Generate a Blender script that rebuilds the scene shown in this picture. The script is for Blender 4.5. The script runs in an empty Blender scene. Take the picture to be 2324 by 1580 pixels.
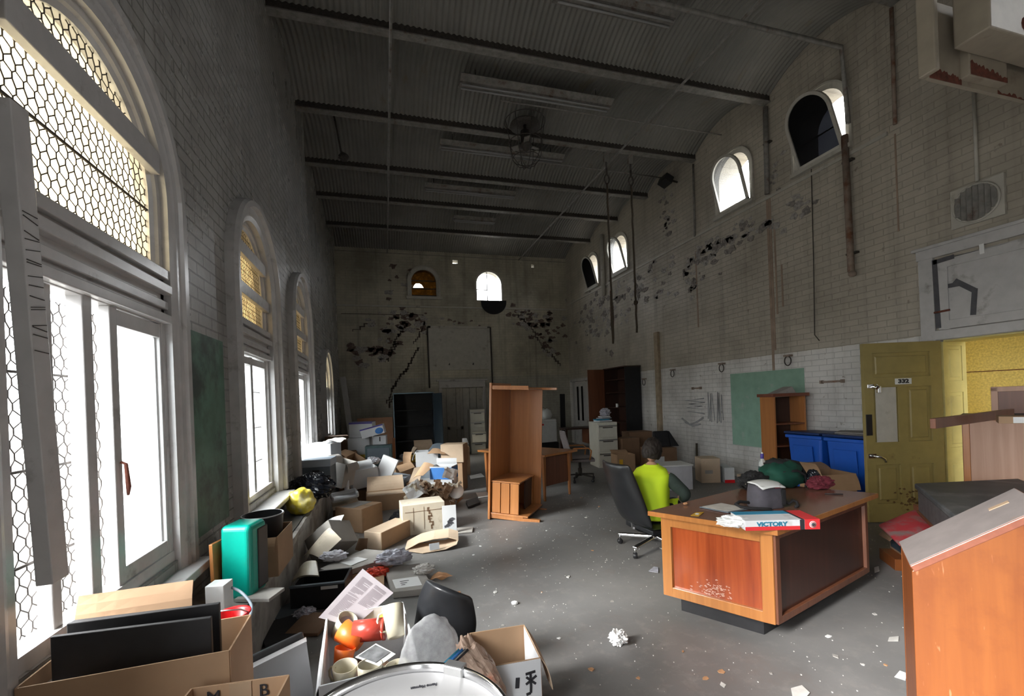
import bpy, bmesh, math, random
from mathutils import Vector, Matrix, Euler, noise as mnoise

scene = bpy.context.scene
col = scene.collection
R = math.radians
PI = math.pi

# ------------------------------------------------------------------ camera
F_PX, CX, CY, YAW, ROLL, EYE = 999.3, 1162.0, 905.0, 0.2814, 0.0387, 1.65
_r = Vector((math.cos(YAW), -math.sin(YAW), 0)); _f = Vector((math.sin(YAW), math.cos(YAW), 0)); _u = Vector((0, 0, 1))
RT = _r * math.cos(ROLL) - _u * math.sin(ROLL)
UP = _u * math.cos(ROLL) + _r * math.sin(ROLL)
cam_d = bpy.data.cameras.new('camera')
cam = bpy.data.objects.new('camera', cam_d); col.objects.link(cam)
cam_d.sensor_fit = 'HORIZONTAL'; cam_d.sensor_width = 36.0
cam_d.lens = F_PX / 2324 * 36.0
cam_d.shift_y = (CY - 790.0) / 2324
cam_d.clip_start = 0.02
m = Matrix.Identity(4)
for i in range(3):
    m[i][0] = RT[i]; m[i][1] = UP[i]; m[i][2] = -_f[i]
m[0][3], m[1][3], m[2][3] = 0, 0, EYE
cam.matrix_world = m
scene.camera = cam

# ------------------------------------------------------------------ light and exposure
scene.view_settings.view_transform = 'Standard'
scene.view_settings.look = 'None'
scene.view_settings.gamma = 1.0
scene.view_settings.exposure = 0.45
scene.view_settings.use_curve_mapping = False
world = bpy.data.worlds.new('overcast_sky'); scene.world = world
world.use_nodes = True
nt = world.node_tree; nt.nodes.clear()
wo = nt.nodes.new('ShaderNodeOutputWorld'); bg = nt.nodes.new('ShaderNodeBackground')
tc = nt.nodes.new('ShaderNodeTexCoord'); sep = nt.nodes.new('ShaderNodeSeparateXYZ'); rmp = nt.nodes.new('ShaderNodeValToRGB')
mr = nt.nodes.new('ShaderNodeMapRange'); mr.inputs[1].default_value = -1; mr.inputs[2].default_value = 1
nt.links.new(tc.outputs['Generated'], sep.inputs[0]); nt.links.new(sep.outputs[2], mr.inputs[0]); nt.links.new(mr.outputs[0], rmp.inputs[0])
e = rmp.color_ramp.elements
e[0].position = 0.0; e[0].color = (0.10, 0.10, 0.095, 1)
e[1].position = 1.0; e[1].color = (1.0, 1.0, 1.0, 1)
k = e.new(0.47); k.color = (0.16, 0.16, 0.15, 1)
k = e.new(0.53); k.color = (0.72, 0.75, 0.78, 1)
nt.links.new(rmp.outputs[0], bg.inputs[0]); nt.links.new(bg.outputs[0], wo.inputs[0])
bg.inputs[1].default_value = 15.0
world.cycles.sampling_method = 'AUTOMATIC'

# low hazy sun on the window side, softened by thin cloud
sun_d = bpy.data.lights.new('hazy_sun', 'SUN'); sun_d.energy = 20.0; sun_d.angle = R(26); sun_d.color = (1.0, 0.985, 0.96)
sun = bpy.data.objects.new('hazy_sun', sun_d); col.objects.link(sun)
sun.rotation_euler = Vector((-1.0, -0.30, 0.62)).to_track_quat('Z', 'Y').to_euler()

def portal(name, loc, rot, sx, sy):
    l = bpy.data.lights.new(name, 'AREA'); l.shape = 'RECTANGLE'; l.size = sx; l.size_y = sy
    l.cycles.is_portal = True
    o = bpy.data.objects.new(name, l); col.objects.link(o); o.location = loc; o.rotation_euler = rot
for yc in (-2.34, 0.05, 2.44, 4.83, 7.22):
    portal('window_daylight', (-1.5, yc, 2.1), (0, R(-90), 0), 2.9, 1.4)
portal('window_daylight', (-1.62, 11.15, 1.9), (0, R(-90), 0), 2.4, 1.5)
for yc in (-0.85, 0.85, 5.0, 6.7, 10.85, 12.52):
    portal('window_daylight', (6.75, yc, 5.52), (0, R(90), 0), 1.2, 0.9)
portal('window_daylight', (3.56, 14.95, 5.5), (R(-90), 0, 0), 1.1, 1.1)
portal('window_daylight', (1.37, 14.95, 5.5), (R(-90), 0, 0), 1.1, 1.1)
portal('corridor_daylight', (7.5, -0.6, 1.6), (R(90), 0, 0), 1.5, 3.0)

# ------------------------------------------------------------------ pixel -> place helpers (photo frame 2324 x 1580)
def ray(px, py): return RT * ((px - CX) / F_PX) - UP * ((py - CY) / F_PX) + _f
def fl(px, py, z=0.0):
    d = ray(px, py); t = (z - EYE) / d.z; return Vector((d.x * t, d.y * t, z))
def wx(px, py, x):
    d = ray(px, py); t = x / d.x; return Vector((x, d.y * t, EYE + d.z * t))
def wy(px, py, y):
    d = ray(px, py); t = y / d.y; return Vector((d.x * t, y, EYE + d.z * t))

# ------------------------------------------------------------------ properties
def tag(o, label=None, cat=None, group=None, kind=None):
    if label: o['label'] = label
    if cat: o['category'] = cat
    if group: o['group'] = group
    if kind: o['kind'] = kind
    return o
def thing(name, label, cat, loc=(0, 0, 0), rot=(0, 0, 0), group=None):
    o = bpy.data.objects.new(name, None); col.objects.link(o)
    o.empty_display_size = 0.05
    o.location = loc
    o.rotation_euler = rot if not isinstance(rot, (int, float)) else (0, 0, rot)
    return tag(o, label, cat, group)

# ------------------------------------------------------------------ mesh builder
class MB:
    def __init__(s): s.v = []; s.f = []; s.mi = []; s.sm = []
    def add(s, vs, fs, mi=0, smooth=False, M=None):
        b = len(s.v)
        s.v += [tuple(M @ Vector(v)) for v in vs] if M is not None else [tuple(v) for v in vs]
        for f in fs:
            s.f.append(tuple(b + i for i in f)); s.mi.append(mi); s.sm.append(smooth)
        return s
    def box(s, c, d, rot=(0, 0, 0), mi=0, taper=None):
        x, y, z = d[0] / 2, d[1] / 2, d[2] / 2
        tx, ty = taper or (1, 1)
        vs = [(-x, -y, -z), (x, -y, -z), (x, y, -z), (-x, y, -z), (-x * tx, -y * ty, z), (x * tx, -y * ty, z), (x * tx, y * ty, z), (-x * tx, y * ty, z)]
        M = Matrix.Translation(c) @ Euler(rot).to_matrix().to_4x4()
        return s.add(vs, [(0, 3, 2, 1), (4, 5, 6, 7), (0, 1, 5, 4), (1, 2, 6, 5), (2, 3, 7, 6), (3, 0, 4, 7)], mi, False, M)
    def bar(s, a, b, w, d, mi=0, up=(0, 0, 1)):
        a, b = Vector(a), Vector(b); t = (b - a); L = t.length; t.normalize()
        u = Vector(up)
        if abs(t.dot(u)) > 0.98: u = Vector((0, 1, 0))
        sd = t.cross(u).normalized(); u2 = sd.cross(t)
        M = Matrix(((sd.x, u2.x, t.x, 0), (sd.y, u2.y, t.y, 0), (sd.z, u2.z, t.z, 0), (0, 0, 0, 1)))
        M = Matrix.Translation((a + b) / 2) @ M
        x, y, z = w / 2, d / 2, L / 2
        vs = [(-x, -y, -z), (x, -y, -z), (x, y, -z), (-x, y, -z), (-x, -y, z), (x, -y, z), (x, y, z), (-x, y, z)]
        return s.add(vs, [(0, 3, 2, 1), (4, 5, 6, 7), (0, 1, 5, 4), (1, 2, 6, 5), (2, 3, 7, 6), (3, 0, 4, 7)], mi, False, M)
    def tube(s, pts, r, n=8, mi=0, caps=True, smooth=True, closed=False):
        pts = [Vector(p) for p in pts]; N = len(pts)
        rs = r if isinstance(r, (list, tuple)) else [r] * N
        vs = []; prev = None
        for i, p in enumerate(pts):
            if closed: t = pts[(i + 1) % N] - pts[i - 1]
            else: t = pts[min(i + 1, N - 1)] - pts[max(i - 1, 0)]
            if t.length < 1e-9: t = Vector((0, 0, 1))
            t.normalize()
            if prev is None:
                a = Vector((0, 0, 1)) if abs(t.z) < 0.9 else Vector((1, 0, 0))
                u = t.cross(a).normalized()
            else:
                u = (prev - t * prev.dot(t))
                u = u.normalized() if u.length > 1e-6 else t.orthogonal().normalized()
            prev = u; w = t.cross(u)
            for k in range(n):
                an = 2 * PI * k / n
                vs.append(p + (u * math.cos(an) + w * math.sin(an)) * rs[i])
        fs = []
        for i in range(N if closed else N - 1):
            j = (i + 1) % N
            for k in range(n):
                k2 = (k + 1) % n
                fs.append((i * n + k, i * n + k2, j * n + k2, j * n + k))
        if caps and not closed:
            fs.append(tuple(range(n - 1, -1, -1))); fs.append(tuple((N - 1) * n + k for k in range(n)))
        return s.add(vs, fs, mi, smooth)
    def lathe(s, prof, c=(0, 0, 0), n=24, mi=0, rot=(0, 0, 0), smooth=True, sx=1, sy=1):
        M = Matrix.Translation(c) @ Euler(rot).to_matrix().to_4x4()
        vs = []; fs = []
        for (r, z) in prof:
            for k in range(n):
                a = 2 * PI * k / n; vs.append((r * math.cos(a) * sx, r * math.sin(a) * sy, z))
        for i in range(len(prof) - 1):
            for k in range(n):
                k2 = (k + 1) % n; fs.append((i * n + k, i * n + k2, (i + 1) * n + k2, (i + 1) * n + k))
        if prof[0][0] > 1e-6: fs.append(tuple(range(n - 1, -1, -1)))
        if prof[-1][0] > 1e-6: fs.append(tuple((len(prof) - 1) * n + k for k in range(n)))
        return s.add(vs, fs, mi, smooth, M)
    def prism(s, poly, h, M=None, mi=0, smooth=False):
        # poly in local xy, extruded along z from 0 to h
        n = len(poly)
        vs = [(p[0], p[1], 0) for p in poly] + [(p[0], p[1], h) for p in poly]
        fs = [tuple(range(n - 1, -1, -1)), tuple(range(n, 2 * n))] + [(i, (i + 1) % n, n + (i + 1) % n, n + i) for i in range(n)]
        return s.add(vs, fs, mi, smooth, M)
    def grid(s, fn, nu, nv, mi=0, smooth=True, M=None):
        vs = [fn(i / nu, j / nv) for j in range(nv + 1) for i in range(nu + 1)]
        fs = [(j * (nu + 1) + i, j * (nu + 1) + i + 1, (j + 1) * (nu + 1) + i + 1, (j + 1) * (nu + 1) + i) for j in range(nv) for i in range(nu)]
        return s.add(vs, fs, mi, smooth, M)
    def blob(s, c, rad, nu=20, nv=12, amp=0.0, freq=3.0, seed=0, mi=0, rot=(0, 0, 0), flat=None, smooth=True, ridge=0.0):
        M = Matrix.Translation(c) @ Euler(rot).to_matrix().to_4x4()
        vs = []; fs = []
        for j in range(nv + 1):
            th = PI * j / nv
            for i in range(nu):
                ph = 2 * PI * i / nu
                d = Vector((math.sin(th) * math.cos(ph), math.sin(th) * math.sin(ph), math.cos(th)))
                k = 1 + amp * mnoise.noise(d * freq + Vector((seed * 7.3, seed * 3.1, seed)))
                k += amp * 0.5 * mnoise.noise(d * freq * 2.3 + Vector((seed, seed * 5.1, 2.0)))
                if ridge:
                    q_ = d * freq * 0.85 + Vector((seed * 2.1, 4.0, seed * 0.7))
                    k += ridge * (abs(mnoise.noise(q_)) - 0.25) + ridge * 0.45 * (abs(mnoise.noise(q_ * 2.1)) - 0.25)
                v = Vector((d.x * rad[0] * k, d.y * rad[1] * k, d.z * rad[2] * k))
                if flat is not None and v.z < flat: v.z = flat
                vs.append(v)
        for j in range(nv):
            for i in range(nu):
                i2 = (i + 1) % nu; fs.append((j * nu + i, (j + 1) * nu + i, (j + 1) * nu + i2, j * nu + i2))
        return s.add(vs, fs, mi, smooth, M)
    def build(s, name, mat, parent=None, bevel=0, solid=0, subsurf=0, loc=None, rot=None, bseg=2, offset=0):
        me = bpy.data.meshes.new(name)
        me.from_pydata(s.v, [], s.f)
        for mm in (mat if isinstance(mat, (list, tuple)) else [mat]): me.materials.append(mm)
        for p, a, b in zip(me.polygons, s.mi, s.sm): p.material_index = a; p.use_smooth = b
        bm = bmesh.new(); bm.from_mesh(me)
        bmesh.ops.remove_doubles(bm, verts=bm.verts, dist=1e-5)
        bmesh.ops.recalc_face_normals(bm, faces=bm.faces)
        bm.to_mesh(me); bm.free(); me.update()
        o = bpy.data.objects.new(name, me); col.objects.link(o)
        if parent is not None: o.parent = parent
        if loc is not None: o.location = loc
        if rot is not None: o.rotation_euler = rot
        if solid:
            md = o.modifiers.new('thickness', 'SOLIDIFY'); md.thickness = solid; md.offset = offset
        if bevel:
            md = o.modifiers.new('edge', 'BEVEL'); md.width = bevel; md.segments = bseg; md.limit_method = 'ANGLE'; md.angle_limit = R(40)
        if subsurf:
            md = o.modifiers.new('smooth', 'SUBSURF'); md.levels = subsurf; md.render_levels = subsurf
        return o
def children(o): return [c for c in bpy.data.objects if c.parent == o]
def copy_tree(o, parent=None):
    c = o.copy(); col.objects.link(c)
    if parent is not None: c.parent = parent
    for ch in children(o): copy_tree(ch, c)
    return c
def struct(o): o['kind'] = 'structure'; return o

# flat plate with holes: loops given in (a,b), mapped by fn(a,b,t) -> xyz, extruded t=0..th
def plate(mb, outer, holes, fn, th, mi=0):
    bm = bmesh.new(); loops = []
    for lp in [outer] + list(holes):
        vs = [bm.verts.new((p[0], p[1], 0)) for p in lp]; loops.append(vs)
        for i in range(len(vs)): bm.edges.new((vs[i], vs[(i + 1) % len(vs)]))
    bmesh.ops.triangle_fill(bm, use_beauty=True, use_dissolve=False, edges=bm.edges[:])
    bm.verts.index_update()
    tri = [tuple(v.index for v in f.verts) for f in bm.faces]
    pts = [(v.co.x, v.co.y) for v in bm.verts]
    idx = [[v.index for v in l] for l in loops]
    n = len(pts)
    vs = [fn(a, b, 0) for a, b in pts] + [fn(a, b, th) for a, b in pts]
    fs = tri + [tuple(n + i for i in reversed(t)) for t in tri]
    for l in idx:
        for i in range(len(l)):
            j = (i + 1) % len(l); fs.append((l[i], l[j], n + l[j], n + l[i]))
    bm.free()
    mb.add(vs, fs, mi)
def arch(c, hw, z0, zs, n=20, rise=None):
    # arch opening polygon: sill z0, spring zs, half-width hw
    rise = hw if rise is None else rise
    pts = [(c - hw, z0), (c + hw, z0)]
    for i in range(n + 1):
        a = PI * i / n; pts.append((c + hw * math.cos(a), zs + rise * math.sin(a)))
    return pts
def arch_path(c, hw, z0, zs, n=20):
    return [(c - hw, z0)] + [(c + hw * math.cos(PI - PI * i / n), zs + hw * math.sin(PI * i / n)) for i in range(n + 1)] + [(c + hw, z0)]
# ------------------------------------------------------------------ materials
MATS = {}
def _new(name):
    mt = bpy.data.materials.new(name); mt.use_nodes = True
    n = mt.node_tree; b = n.nodes['Principled BSDF']
    MATS[name] = mt
    return mt, n, b
def N(n, t, **kw):
    x = n.nodes.new(t)
    for k, v in kw.items(): setattr(x, k, v)
    return x
def c4(c): return (c[0], c[1], c[2], 1)
def ramp(n, fac, stops):
    r = N(n, 'ShaderNodeValToRGB'); n.links.new(fac, r.inputs[0])
    es = r.color_ramp.elements
    es[0].position, es[0].color = stops[0][0], c4(stops[0][1])
    es[1].position, es[1].color = stops[-1][0], c4(stops[-1][1])
    for p, c in stops[1:-1]:
        k = es.new(p); k.color = c4(c)
    return r.outputs[0]
def mixc(n, fac, a, b, mode='MIX'):
    x = N(n, 'ShaderNodeMix', data_type='RGBA', blend_type=mode)
    if isinstance(fac, (int, float)): x.inputs[0].default_value = fac
    else: n.links.new(fac, x.inputs[0])
    for v, i in ((a, 6), (b, 7)):
        if isinstance(v, (tuple, list)): x.inputs[i].default_value = c4(v)
        else: n.links.new(v, x.inputs[i])
    return x.outputs[2]
def math_(n, op, a, b=0.0, clamp=False):
    x = N(n, 'ShaderNodeMath', operation=op, use_clamp=clamp)
    for v, i in ((a, 0), (b, 1)):
        if isinstance(v, (int, float)): x.inputs[i].default_value = v
        else: n.links.new(v, x.inputs[i])
    return x.outputs[0]
def coords(n, kind='Object', scale=(1, 1, 1), rot=(0, 0, 0), loc=(0, 0, 0)):
    t = N(n, 'ShaderNodeTexCoord'); mp = N(n, 'ShaderNodeMapping')
    mp.inputs['Scale'].default_value = scale; mp.inputs['Rotation'].default_value = rot; mp.inputs['Location'].default_value = loc
    n.links.new(t.outputs[kind], mp.inputs[0]); return mp.outputs[0]
def noise(n, vec, scale, detail=4, rough=0.55, dist=0.0):
    x = N(n, 'ShaderNodeTexNoise'); x.inputs['Scale'].default_value = scale; x.inputs['Detail'].default_value = detail
    x.inputs['Roughness'].default_value = rough; x.inputs['Distortion'].default_value = dist
    n.links.new(vec, x.inputs['Vector']); return x.outputs[0]
def bump(n, b, h, strength=0.3, dist=0.01):
    x = N(n, 'ShaderNodeBump'); x.inputs['Strength'].default_value = strength; x.inputs['Distance'].default_value = dist
    n.links.new(h, x.inputs['Height']); n.links.new(x.outputs[0], b.inputs['Normal'])
def plain(name, c, rough=0.5, metal=0.0, var=0.12, scale=12.0, dirt=None, bumps=0.0, spec=0.5, coat=0.0, alpha=1.0, trans=0.0):
    mt, n, b = _new(name)
    v = coords(n)
    f = noise(n, v, scale)
    lo = tuple(x * (1 - var) for x in c); hi = tuple(min(1, x * (1 + var)) for x in c)
    o = ramp(n, f, [(0.3, lo), (0.7, hi)])
    if dirt:
        f2 = noise(n, v, dirt[1], 6, 0.65)
        o = mixc(n, ramp(n, f2, [(dirt[2], (0, 0, 0)), (dirt[2] + 0.15, (1, 1, 1))]), o, dirt[0])
    n.links.new(o, b.inputs['Base Color'])
    b.inputs['Roughness'].default_value = rough; b.inputs['Metallic'].default_value = metal
    b.inputs['Specular IOR Level'].default_value = spec
    if coat: b.inputs['Coat Weight'].default_value = coat; b.inputs['Coat Roughness'].default_value = 0.12
    if trans: b.inputs['Transmission Weight'].default_value = trans
    if alpha < 1: b.inputs['Alpha'].default_value = alpha
    if bumps: bump(n, b, noise(n, v, scale * 6, 3), bumps, 0.004)
    return mt
def wood(name, dark, light, rough=0.35, axis=2, scale=1.0, coat=0.0, scratch=0.0, fleck=None):
    mt, n, b = _new(name)
    sc = [26 * scale] * 3; sc[axis] = 1.1 * scale
    v = coords(n, scale=tuple(sc))
    f = noise(n, v, 1.0, 5, 0.6, 0.6)
    sc2 = [5 * scale] * 3; sc2[axis] = 0.35 * scale
    f2 = noise(n, coords(n, scale=tuple(sc2)), 1.0, 3, 0.5, 0.3)
    fm = math_(n, 'ADD', math_(n, 'MULTIPLY', f, 0.6), math_(n, 'MULTIPLY', f2, 0.4))
    o = ramp(n, fm, [(0.3, dark), (0.52, tuple((a + c) / 2 for a, c in zip(dark, light))), (0.7, light)])
    if scratch:
        s = noise(n, coords(n, scale=(3, 60, 9), rot=(0.4, 0.5, 0.3)), 1.0, 2, 0.5)
        o = mixc(n, ramp(n, s, [(0.70, (0, 0, 0)), (0.76, (scratch,) * 3)]), o, tuple(min(1, x * 1.8 + 0.08) for x in light))
    if fleck:
        s = noise(n, coords(n), 3.0, 6, 0.7)
        o = mixc(n, ramp(n, s, [(0.5, (0, 0, 0)), (0.75, (0.8,) * 3)]), o, fleck)
    n.links.new(o, b.inputs['Base Color'])
    b.inputs['Roughness'].default_value = rough
    if coat: b.inputs['Coat Weight'].default_value = coat; b.inputs['Coat Roughness'].default_value = 0.15
    bump(n, b, f, 0.08, 0.002)
    return mt
def glass(name, tint, see=0.5, stain=None, sc=14.0):
    # dirty pane: part clear, part stained film that lets light through
    mt = bpy.data.materials.new(name); mt.use_nodes = True; n = mt.node_tree; n.nodes.clear(); MATS[name] = mt
    out = N(n, 'ShaderNodeOutputMaterial'); tr = N(n, 'ShaderNodeBsdfTransparent'); tl = N(n, 'ShaderNodeBsdfTranslucent'); gl = N(n, 'ShaderNodeBsdfGlossy')
    mx = N(n, 'ShaderNodeMixShader'); mx2 = N(n, 'ShaderNodeMixShader')
    v = coords(n); f = noise(n, v, sc, 5, 0.65)
    cc = ramp(n, f, [(0.3, stain or tuple(x * 0.5 for x in tint)), (0.7, tint)])
    n.links.new(cc, tr.inputs[0]); n.links.new(cc, tl.inputs[0]); gl.inputs['Roughness'].default_value = 0.1
    mx.inputs[0].default_value = 1 - see; n.links.new(tr.outputs[0], mx.inputs[1]); n.links.new(tl.outputs[0], mx.inputs[2])
    mx2.inputs[0].default_value = 0.05; n.links.new(mx.outputs[0], mx2.inputs[1]); n.links.new(gl.outputs[0], mx2.inputs[2])
    n.links.new(mx2.outputs[0], out.inputs[0]); return mt
def brick_wall(name, plane, paint, under, low=None, lowz=0.0, rough=0.45, grime=0.5, green=None, wet=0.0, bs=0.55, mk=0.78):
    mt, n, b = _new(name)
    g = N(n, 'ShaderNodeNewGeometry'); sp = N(n, 'ShaderNodeSeparateXYZ'); n.links.new(g.outputs['Position'], sp.inputs[0])
    cb = N(n, 'ShaderNodeCombineXYZ')
    n.links.new(sp.outputs[1 if plane == 'x' else 0], cb.inputs[0]); n.links.new(sp.outputs[2], cb.inputs[1])
    v = cb.outputs[0]; P3 = g.outputs['Position']
    br = N(n, 'ShaderNodeTexBrick'); n.links.new(v, br.inputs['Vector'])
    br.inputs['Scale'].default_value = 1.0; br.inputs['Brick Width'].default_value = 0.24; br.inputs['Row Height'].default_value = 0.086
    br.inputs['Mortar Size'].default_value = 0.006; br.inputs['Mortar Smooth'].default_value = 0.35; br.inputs['Bias'].default_value = 0.0
    br.inputs['Color1'].default_value = c4(paint); br.inputs['Color2'].default_value = c4(tuple(x * 0.9 for x in paint)); br.inputs['Mortar'].default_value = c4(tuple(x * mk for x in paint))
    o = br.outputs['Color']
    if low:
        z = math_(n, 'ADD', sp.outputs[2], math_(n, 'MULTIPLY', noise(n, P3, 6, 3), 0.03))
        o = mixc(n, math_(n, 'MULTIPLY', math_(n, 'LESS_THAN', z, lowz), 0.85), o, mixc(n, br.outputs['Fac'], low, tuple(x * 0.8 for x in low)))
    # broad grime, streaks running down, flaked spots
    f1 = noise(n, P3, 0.9, 6, 0.62)
    o = mixc(n, ramp(n, f1, [(0.38, (0, 0, 0)), (0.68, (grime,) * 3)]), o, tuple(x * 0.42 for x in under))
    mp = N(n, 'ShaderNodeMapping'); mp.inputs['Scale'].default_value = (5, 5, 0.22); n.links.new(P3, mp.inputs[0])
    f2 = noise(n, mp.outputs[0], 1.0, 4, 0.6)
    o = mixc(n, ramp(n, f2, [(0.52, (0, 0, 0)), (0.74, (grime * 0.9,) * 3)]), o, tuple(x * 0.5 for x in under))
    f3 = noise(n, P3, 7.0, 8, 0.72)
    o = mixc(n, ramp(n, f3, [(0.63, (0, 0, 0)), (0.67, (0.75,) * 3)]), o, tuple(x * 0.75 for x in under))
    n.links.new(o, b.inputs['Base Color'])
    rr = ramp(n, f1, [(0.3, (rough - 0.12,) * 3), (0.7, (rough + 0.25,) * 3)])
    n.links.new(rr, b.inputs['Roughness'])
    h = math_(n, 'ADD', math_(n, 'MULTIPLY', math_(n, 'SUBTRACT', 1.0, br.outputs['Fac']), 1.0), math_(n, 'MULTIPLY', f3, 0.5))
    bump(n, b, h, bs, 0.010)
    return mt

brick_wall('brick_left', 'x', (0.45, 0.44, 0.42), (0.24, 0.215, 0.19), rough=0.22, grime=0.6, bs=1.0, mk=0.6)
brick_wall('brick_right', 'x', (0.50, 0.455, 0.38), (0.27, 0.225, 0.18), low=(0.78, 0.77, 0.75), lowz=2.24, rough=0.5, grime=0.4)
brick_wall('brick_back', 'y', (0.56, 0.52, 0.41), (0.27, 0.24, 0.19), low=(0.48, 0.465, 0.40), lowz=2.45, rough=0.5, grime=0.55)
plain('green_paint', (0.10, 0.19, 0.14), 0.5, var=0.25, scale=5, dirt=((0.05, 0.07, 0.06), 3.0, 0.5), bumps=0.2)
plain('green_paint_pale', (0.23, 0.38, 0.29), 0.5, var=0.12, scale=6, dirt=((0.33, 0.40, 0.34), 4.0, 0.58), bumps=0.2)
plain('bare_brick', (0.15, 0.11, 0.095), 0.9, var=0.5, scale=18, bumps=0.5)
plain('peeled_grey', (0.33, 0.31, 0.29), 0.9, var=0.45, scale=22, bumps=0.5)
plain('crack_dark', (0.10, 0.085, 0.075), 0.95, var=0.3)
plain('white_trim', (0.50, 0.49, 0.485), 0.24, var=0.08, scale=8, dirt=((0.30, 0.28, 0.26), 5.0, 0.58), bumps=0.1)
plain('cream_trim', (0.47, 0.45, 0.40), 0.5, var=0.1, scale=8, dirt=((0.26, 0.23, 0.19), 4.0, 0.58))
plain('raw_timber', (0.32, 0.25, 0.17), 0.7, var=0.25, scale=9)
plain('iron_dark', (0.045, 0.038, 0.033), 0.6, var=0.4, scale=30)
plain('iron_grey', (0.21, 0.20, 0.185), 0.55, var=0.3, scale=14, dirt=((0.10, 0.06, 0.04), 7.0, 0.55))
plain('rusty_pipe', (0.26, 0.20, 0.16), 0.6, var=0.25, scale=10, dirt=((0.17, 0.075, 0.04), 6.0, 0.5))
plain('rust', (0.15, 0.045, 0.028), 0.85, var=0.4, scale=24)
def floor_mat():
    mt, n, b = _new('dusty_concrete')
    v = coords(n)
    f = noise(n, v, 0.7, 6, 0.6); f2 = noise(n, v, 9.0, 6, 0.7); f3 = noise(n, v, 55.0, 3, 0.6)
    o = ramp(n, f, [(0.3, (0.135, 0.13, 0.126)), (0.55, (0.20, 0.194, 0.19)), (0.75, (0.25, 0.24, 0.232))])
    o = mixc(n, ramp(n, f2, [(0.52, (0, 0, 0)), (0.72, (0.6,) * 3)]), o, (0.26, 0.245, 0.228))
    o = mixc(n, ramp(n, f3, [(0.68, (0, 0, 0)), (0.73, (0.7,) * 3)]), o, (0.27, 0.25, 0.23))
    f4 = noise(n, v, 2.6, 5, 0.7)
    o = mixc(n, ramp(n, f4, [(0.56, (0, 0, 0)), (0.72, (0.35,) * 3)]), o, (0.18, 0.135, 0.115))
    n.links.new(o, b.inputs['Base Color'])
    n.links.new(ramp(n, f, [(0.3, (0.42,) * 3), (0.7, (0.68,) * 3)]), b.inputs['Roughness'])
    bump(n, b, f2, 0.15, 0.01)
floor_mat()
def roof_mat():
    mt, n, b = _new('corrugated_iron')
    v = coords(n)
    f = noise(n, v, 0.8, 5, 0.6)
    o = ramp(n, f, [(0.3, (0.15, 0.146, 0.132)), (0.7, (0.23, 0.222, 0.205))])
    f2 = noise(n, coords(n, scale=(3, 1, 1)), 1.7, 6, 0.7)
    o = mixc(n, ramp(n, f2, [(0.60, (0, 0, 0)), (0.7, (0.5,) * 3)]), o, (0.16, 0.12, 0.07))
    n.links.new(o, b.inputs['Base Color']); b.inputs['Roughness'].default_value = 0.55
roof_mat()
glass('amber_glass_bright', (0.62, 0.54, 0.37), 0.55, (0.30, 0.235, 0.13), 2.2)
glass('amber_glass', (0.15, 0.105, 0.045), 0.3, (0.045, 0.03, 0.012), 12.0)
glass('amber_glass_lit', (0.075, 0.046, 0.014), 0.45, (0.03, 0.018, 0.006), 6.0)
glass('clear_glass', (0.93, 0.95, 0.96), 0.9, (0.8, 0.82, 0.82), 5.0)
glass('dark_glass', (0.0012, 0.0013, 0.0015), 0.95, (0.0006, 0.0006, 0.0008), 5.0)
plain('door_yellow', (0.30, 0.235, 0.085), 0.42, var=0.1, scale=7, dirt=((0.16, 0.11, 0.04), 3.5, 0.62), bumps=0.08)
plain('reveal_yellow', (0.62, 0.53, 0.20), 0.45, var=0.08, scale=7, dirt=((0.45, 0.36, 0.15), 4.0, 0.6))
plain('osb_yellow', (0.86, 0.68, 0.25), 0.6, var=0.22, scale=40, dirt=((0.66, 0.48, 0.14), 9.0, 0.6))
plain('chrome', (0.75, 0.75, 0.76), 0.16, metal=1.0, var=0.03)
plain('steel', (0.45, 0.45, 0.45), 0.35, metal=0.9, var=0.08)
plain('black_plastic', (0.018, 0.018, 0.02), 0.38, var=0.2)
plain('black_matt', (0.012, 0.012, 0.013), 0.75, var=0.3)
plain('tape_grey', (0.075, 0.075, 0.085), 0.5, var=0.2)
plain('white_paper', (0.78, 0.78, 0.77), 0.7, var=0.03)
plain('white_plastic', (0.72, 0.73, 0.72), 0.35, var=0.04)
plain('lamp_tube', (0.30, 0.30, 0.30), 0.3, var=0.03)
plain('rope', (0.06, 0.045, 0.03), 0.9, var=0.3, scale=50)
wood('mahogany_panel', (0.20, 0.032, 0.011), (0.45, 0.095, 0.024), 0.22, axis=2, coat=0.4)
wood('dark_panel', (0.035, 0.010, 0.006), (0.075, 0.022, 0.011), 0.35, axis=2, coat=0.12)
wood('oak_frame', (0.34, 0.12, 0.028), (0.52, 0.22, 0.06), 0.3, axis=2, coat=0.3)
wood('desk_top', (0.15, 0.06, 0.035), (0.27, 0.12, 0.07), 0.26, axis=0, coat=0.35, fleck=(0.22, 0.15, 0.12))
wood('lectern_wood', (0.15, 0.036, 0.006), (0.235, 0.072, 0.014), 0.42, axis=2, scale=0.6, coat=0.06, scratch=0.5, fleck=(0.13, 0.03, 0.006))
wood('orange_wood', (0.36, 0.13, 0.04), (0.56, 0.235, 0.075), 0.32, axis=2, coat=0.3)
wood('brown_wood', (0.13, 0.045, 0.022), (0.24, 0.09, 0.045), 0.4, axis=2)
wood('dark_wood', (0.03, 0.013, 0.008), (0.06, 0.025, 0.015), 0.4, axis=2)
wood('pale_veneer', (0.45, 0.25, 0.16), (0.60, 0.36, 0.25), 0.45, axis=2)
wood('dusty_edge', (0.16, 0.05, 0.03), (0.26, 0.09, 0.05), 0.4, axis=0)
plain('dusty_top', (0.20, 0.172, 0.162), 0.85, var=0.1, scale=9, dirt=((0.24, 0.15, 0.10), 5.0, 0.62))
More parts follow.
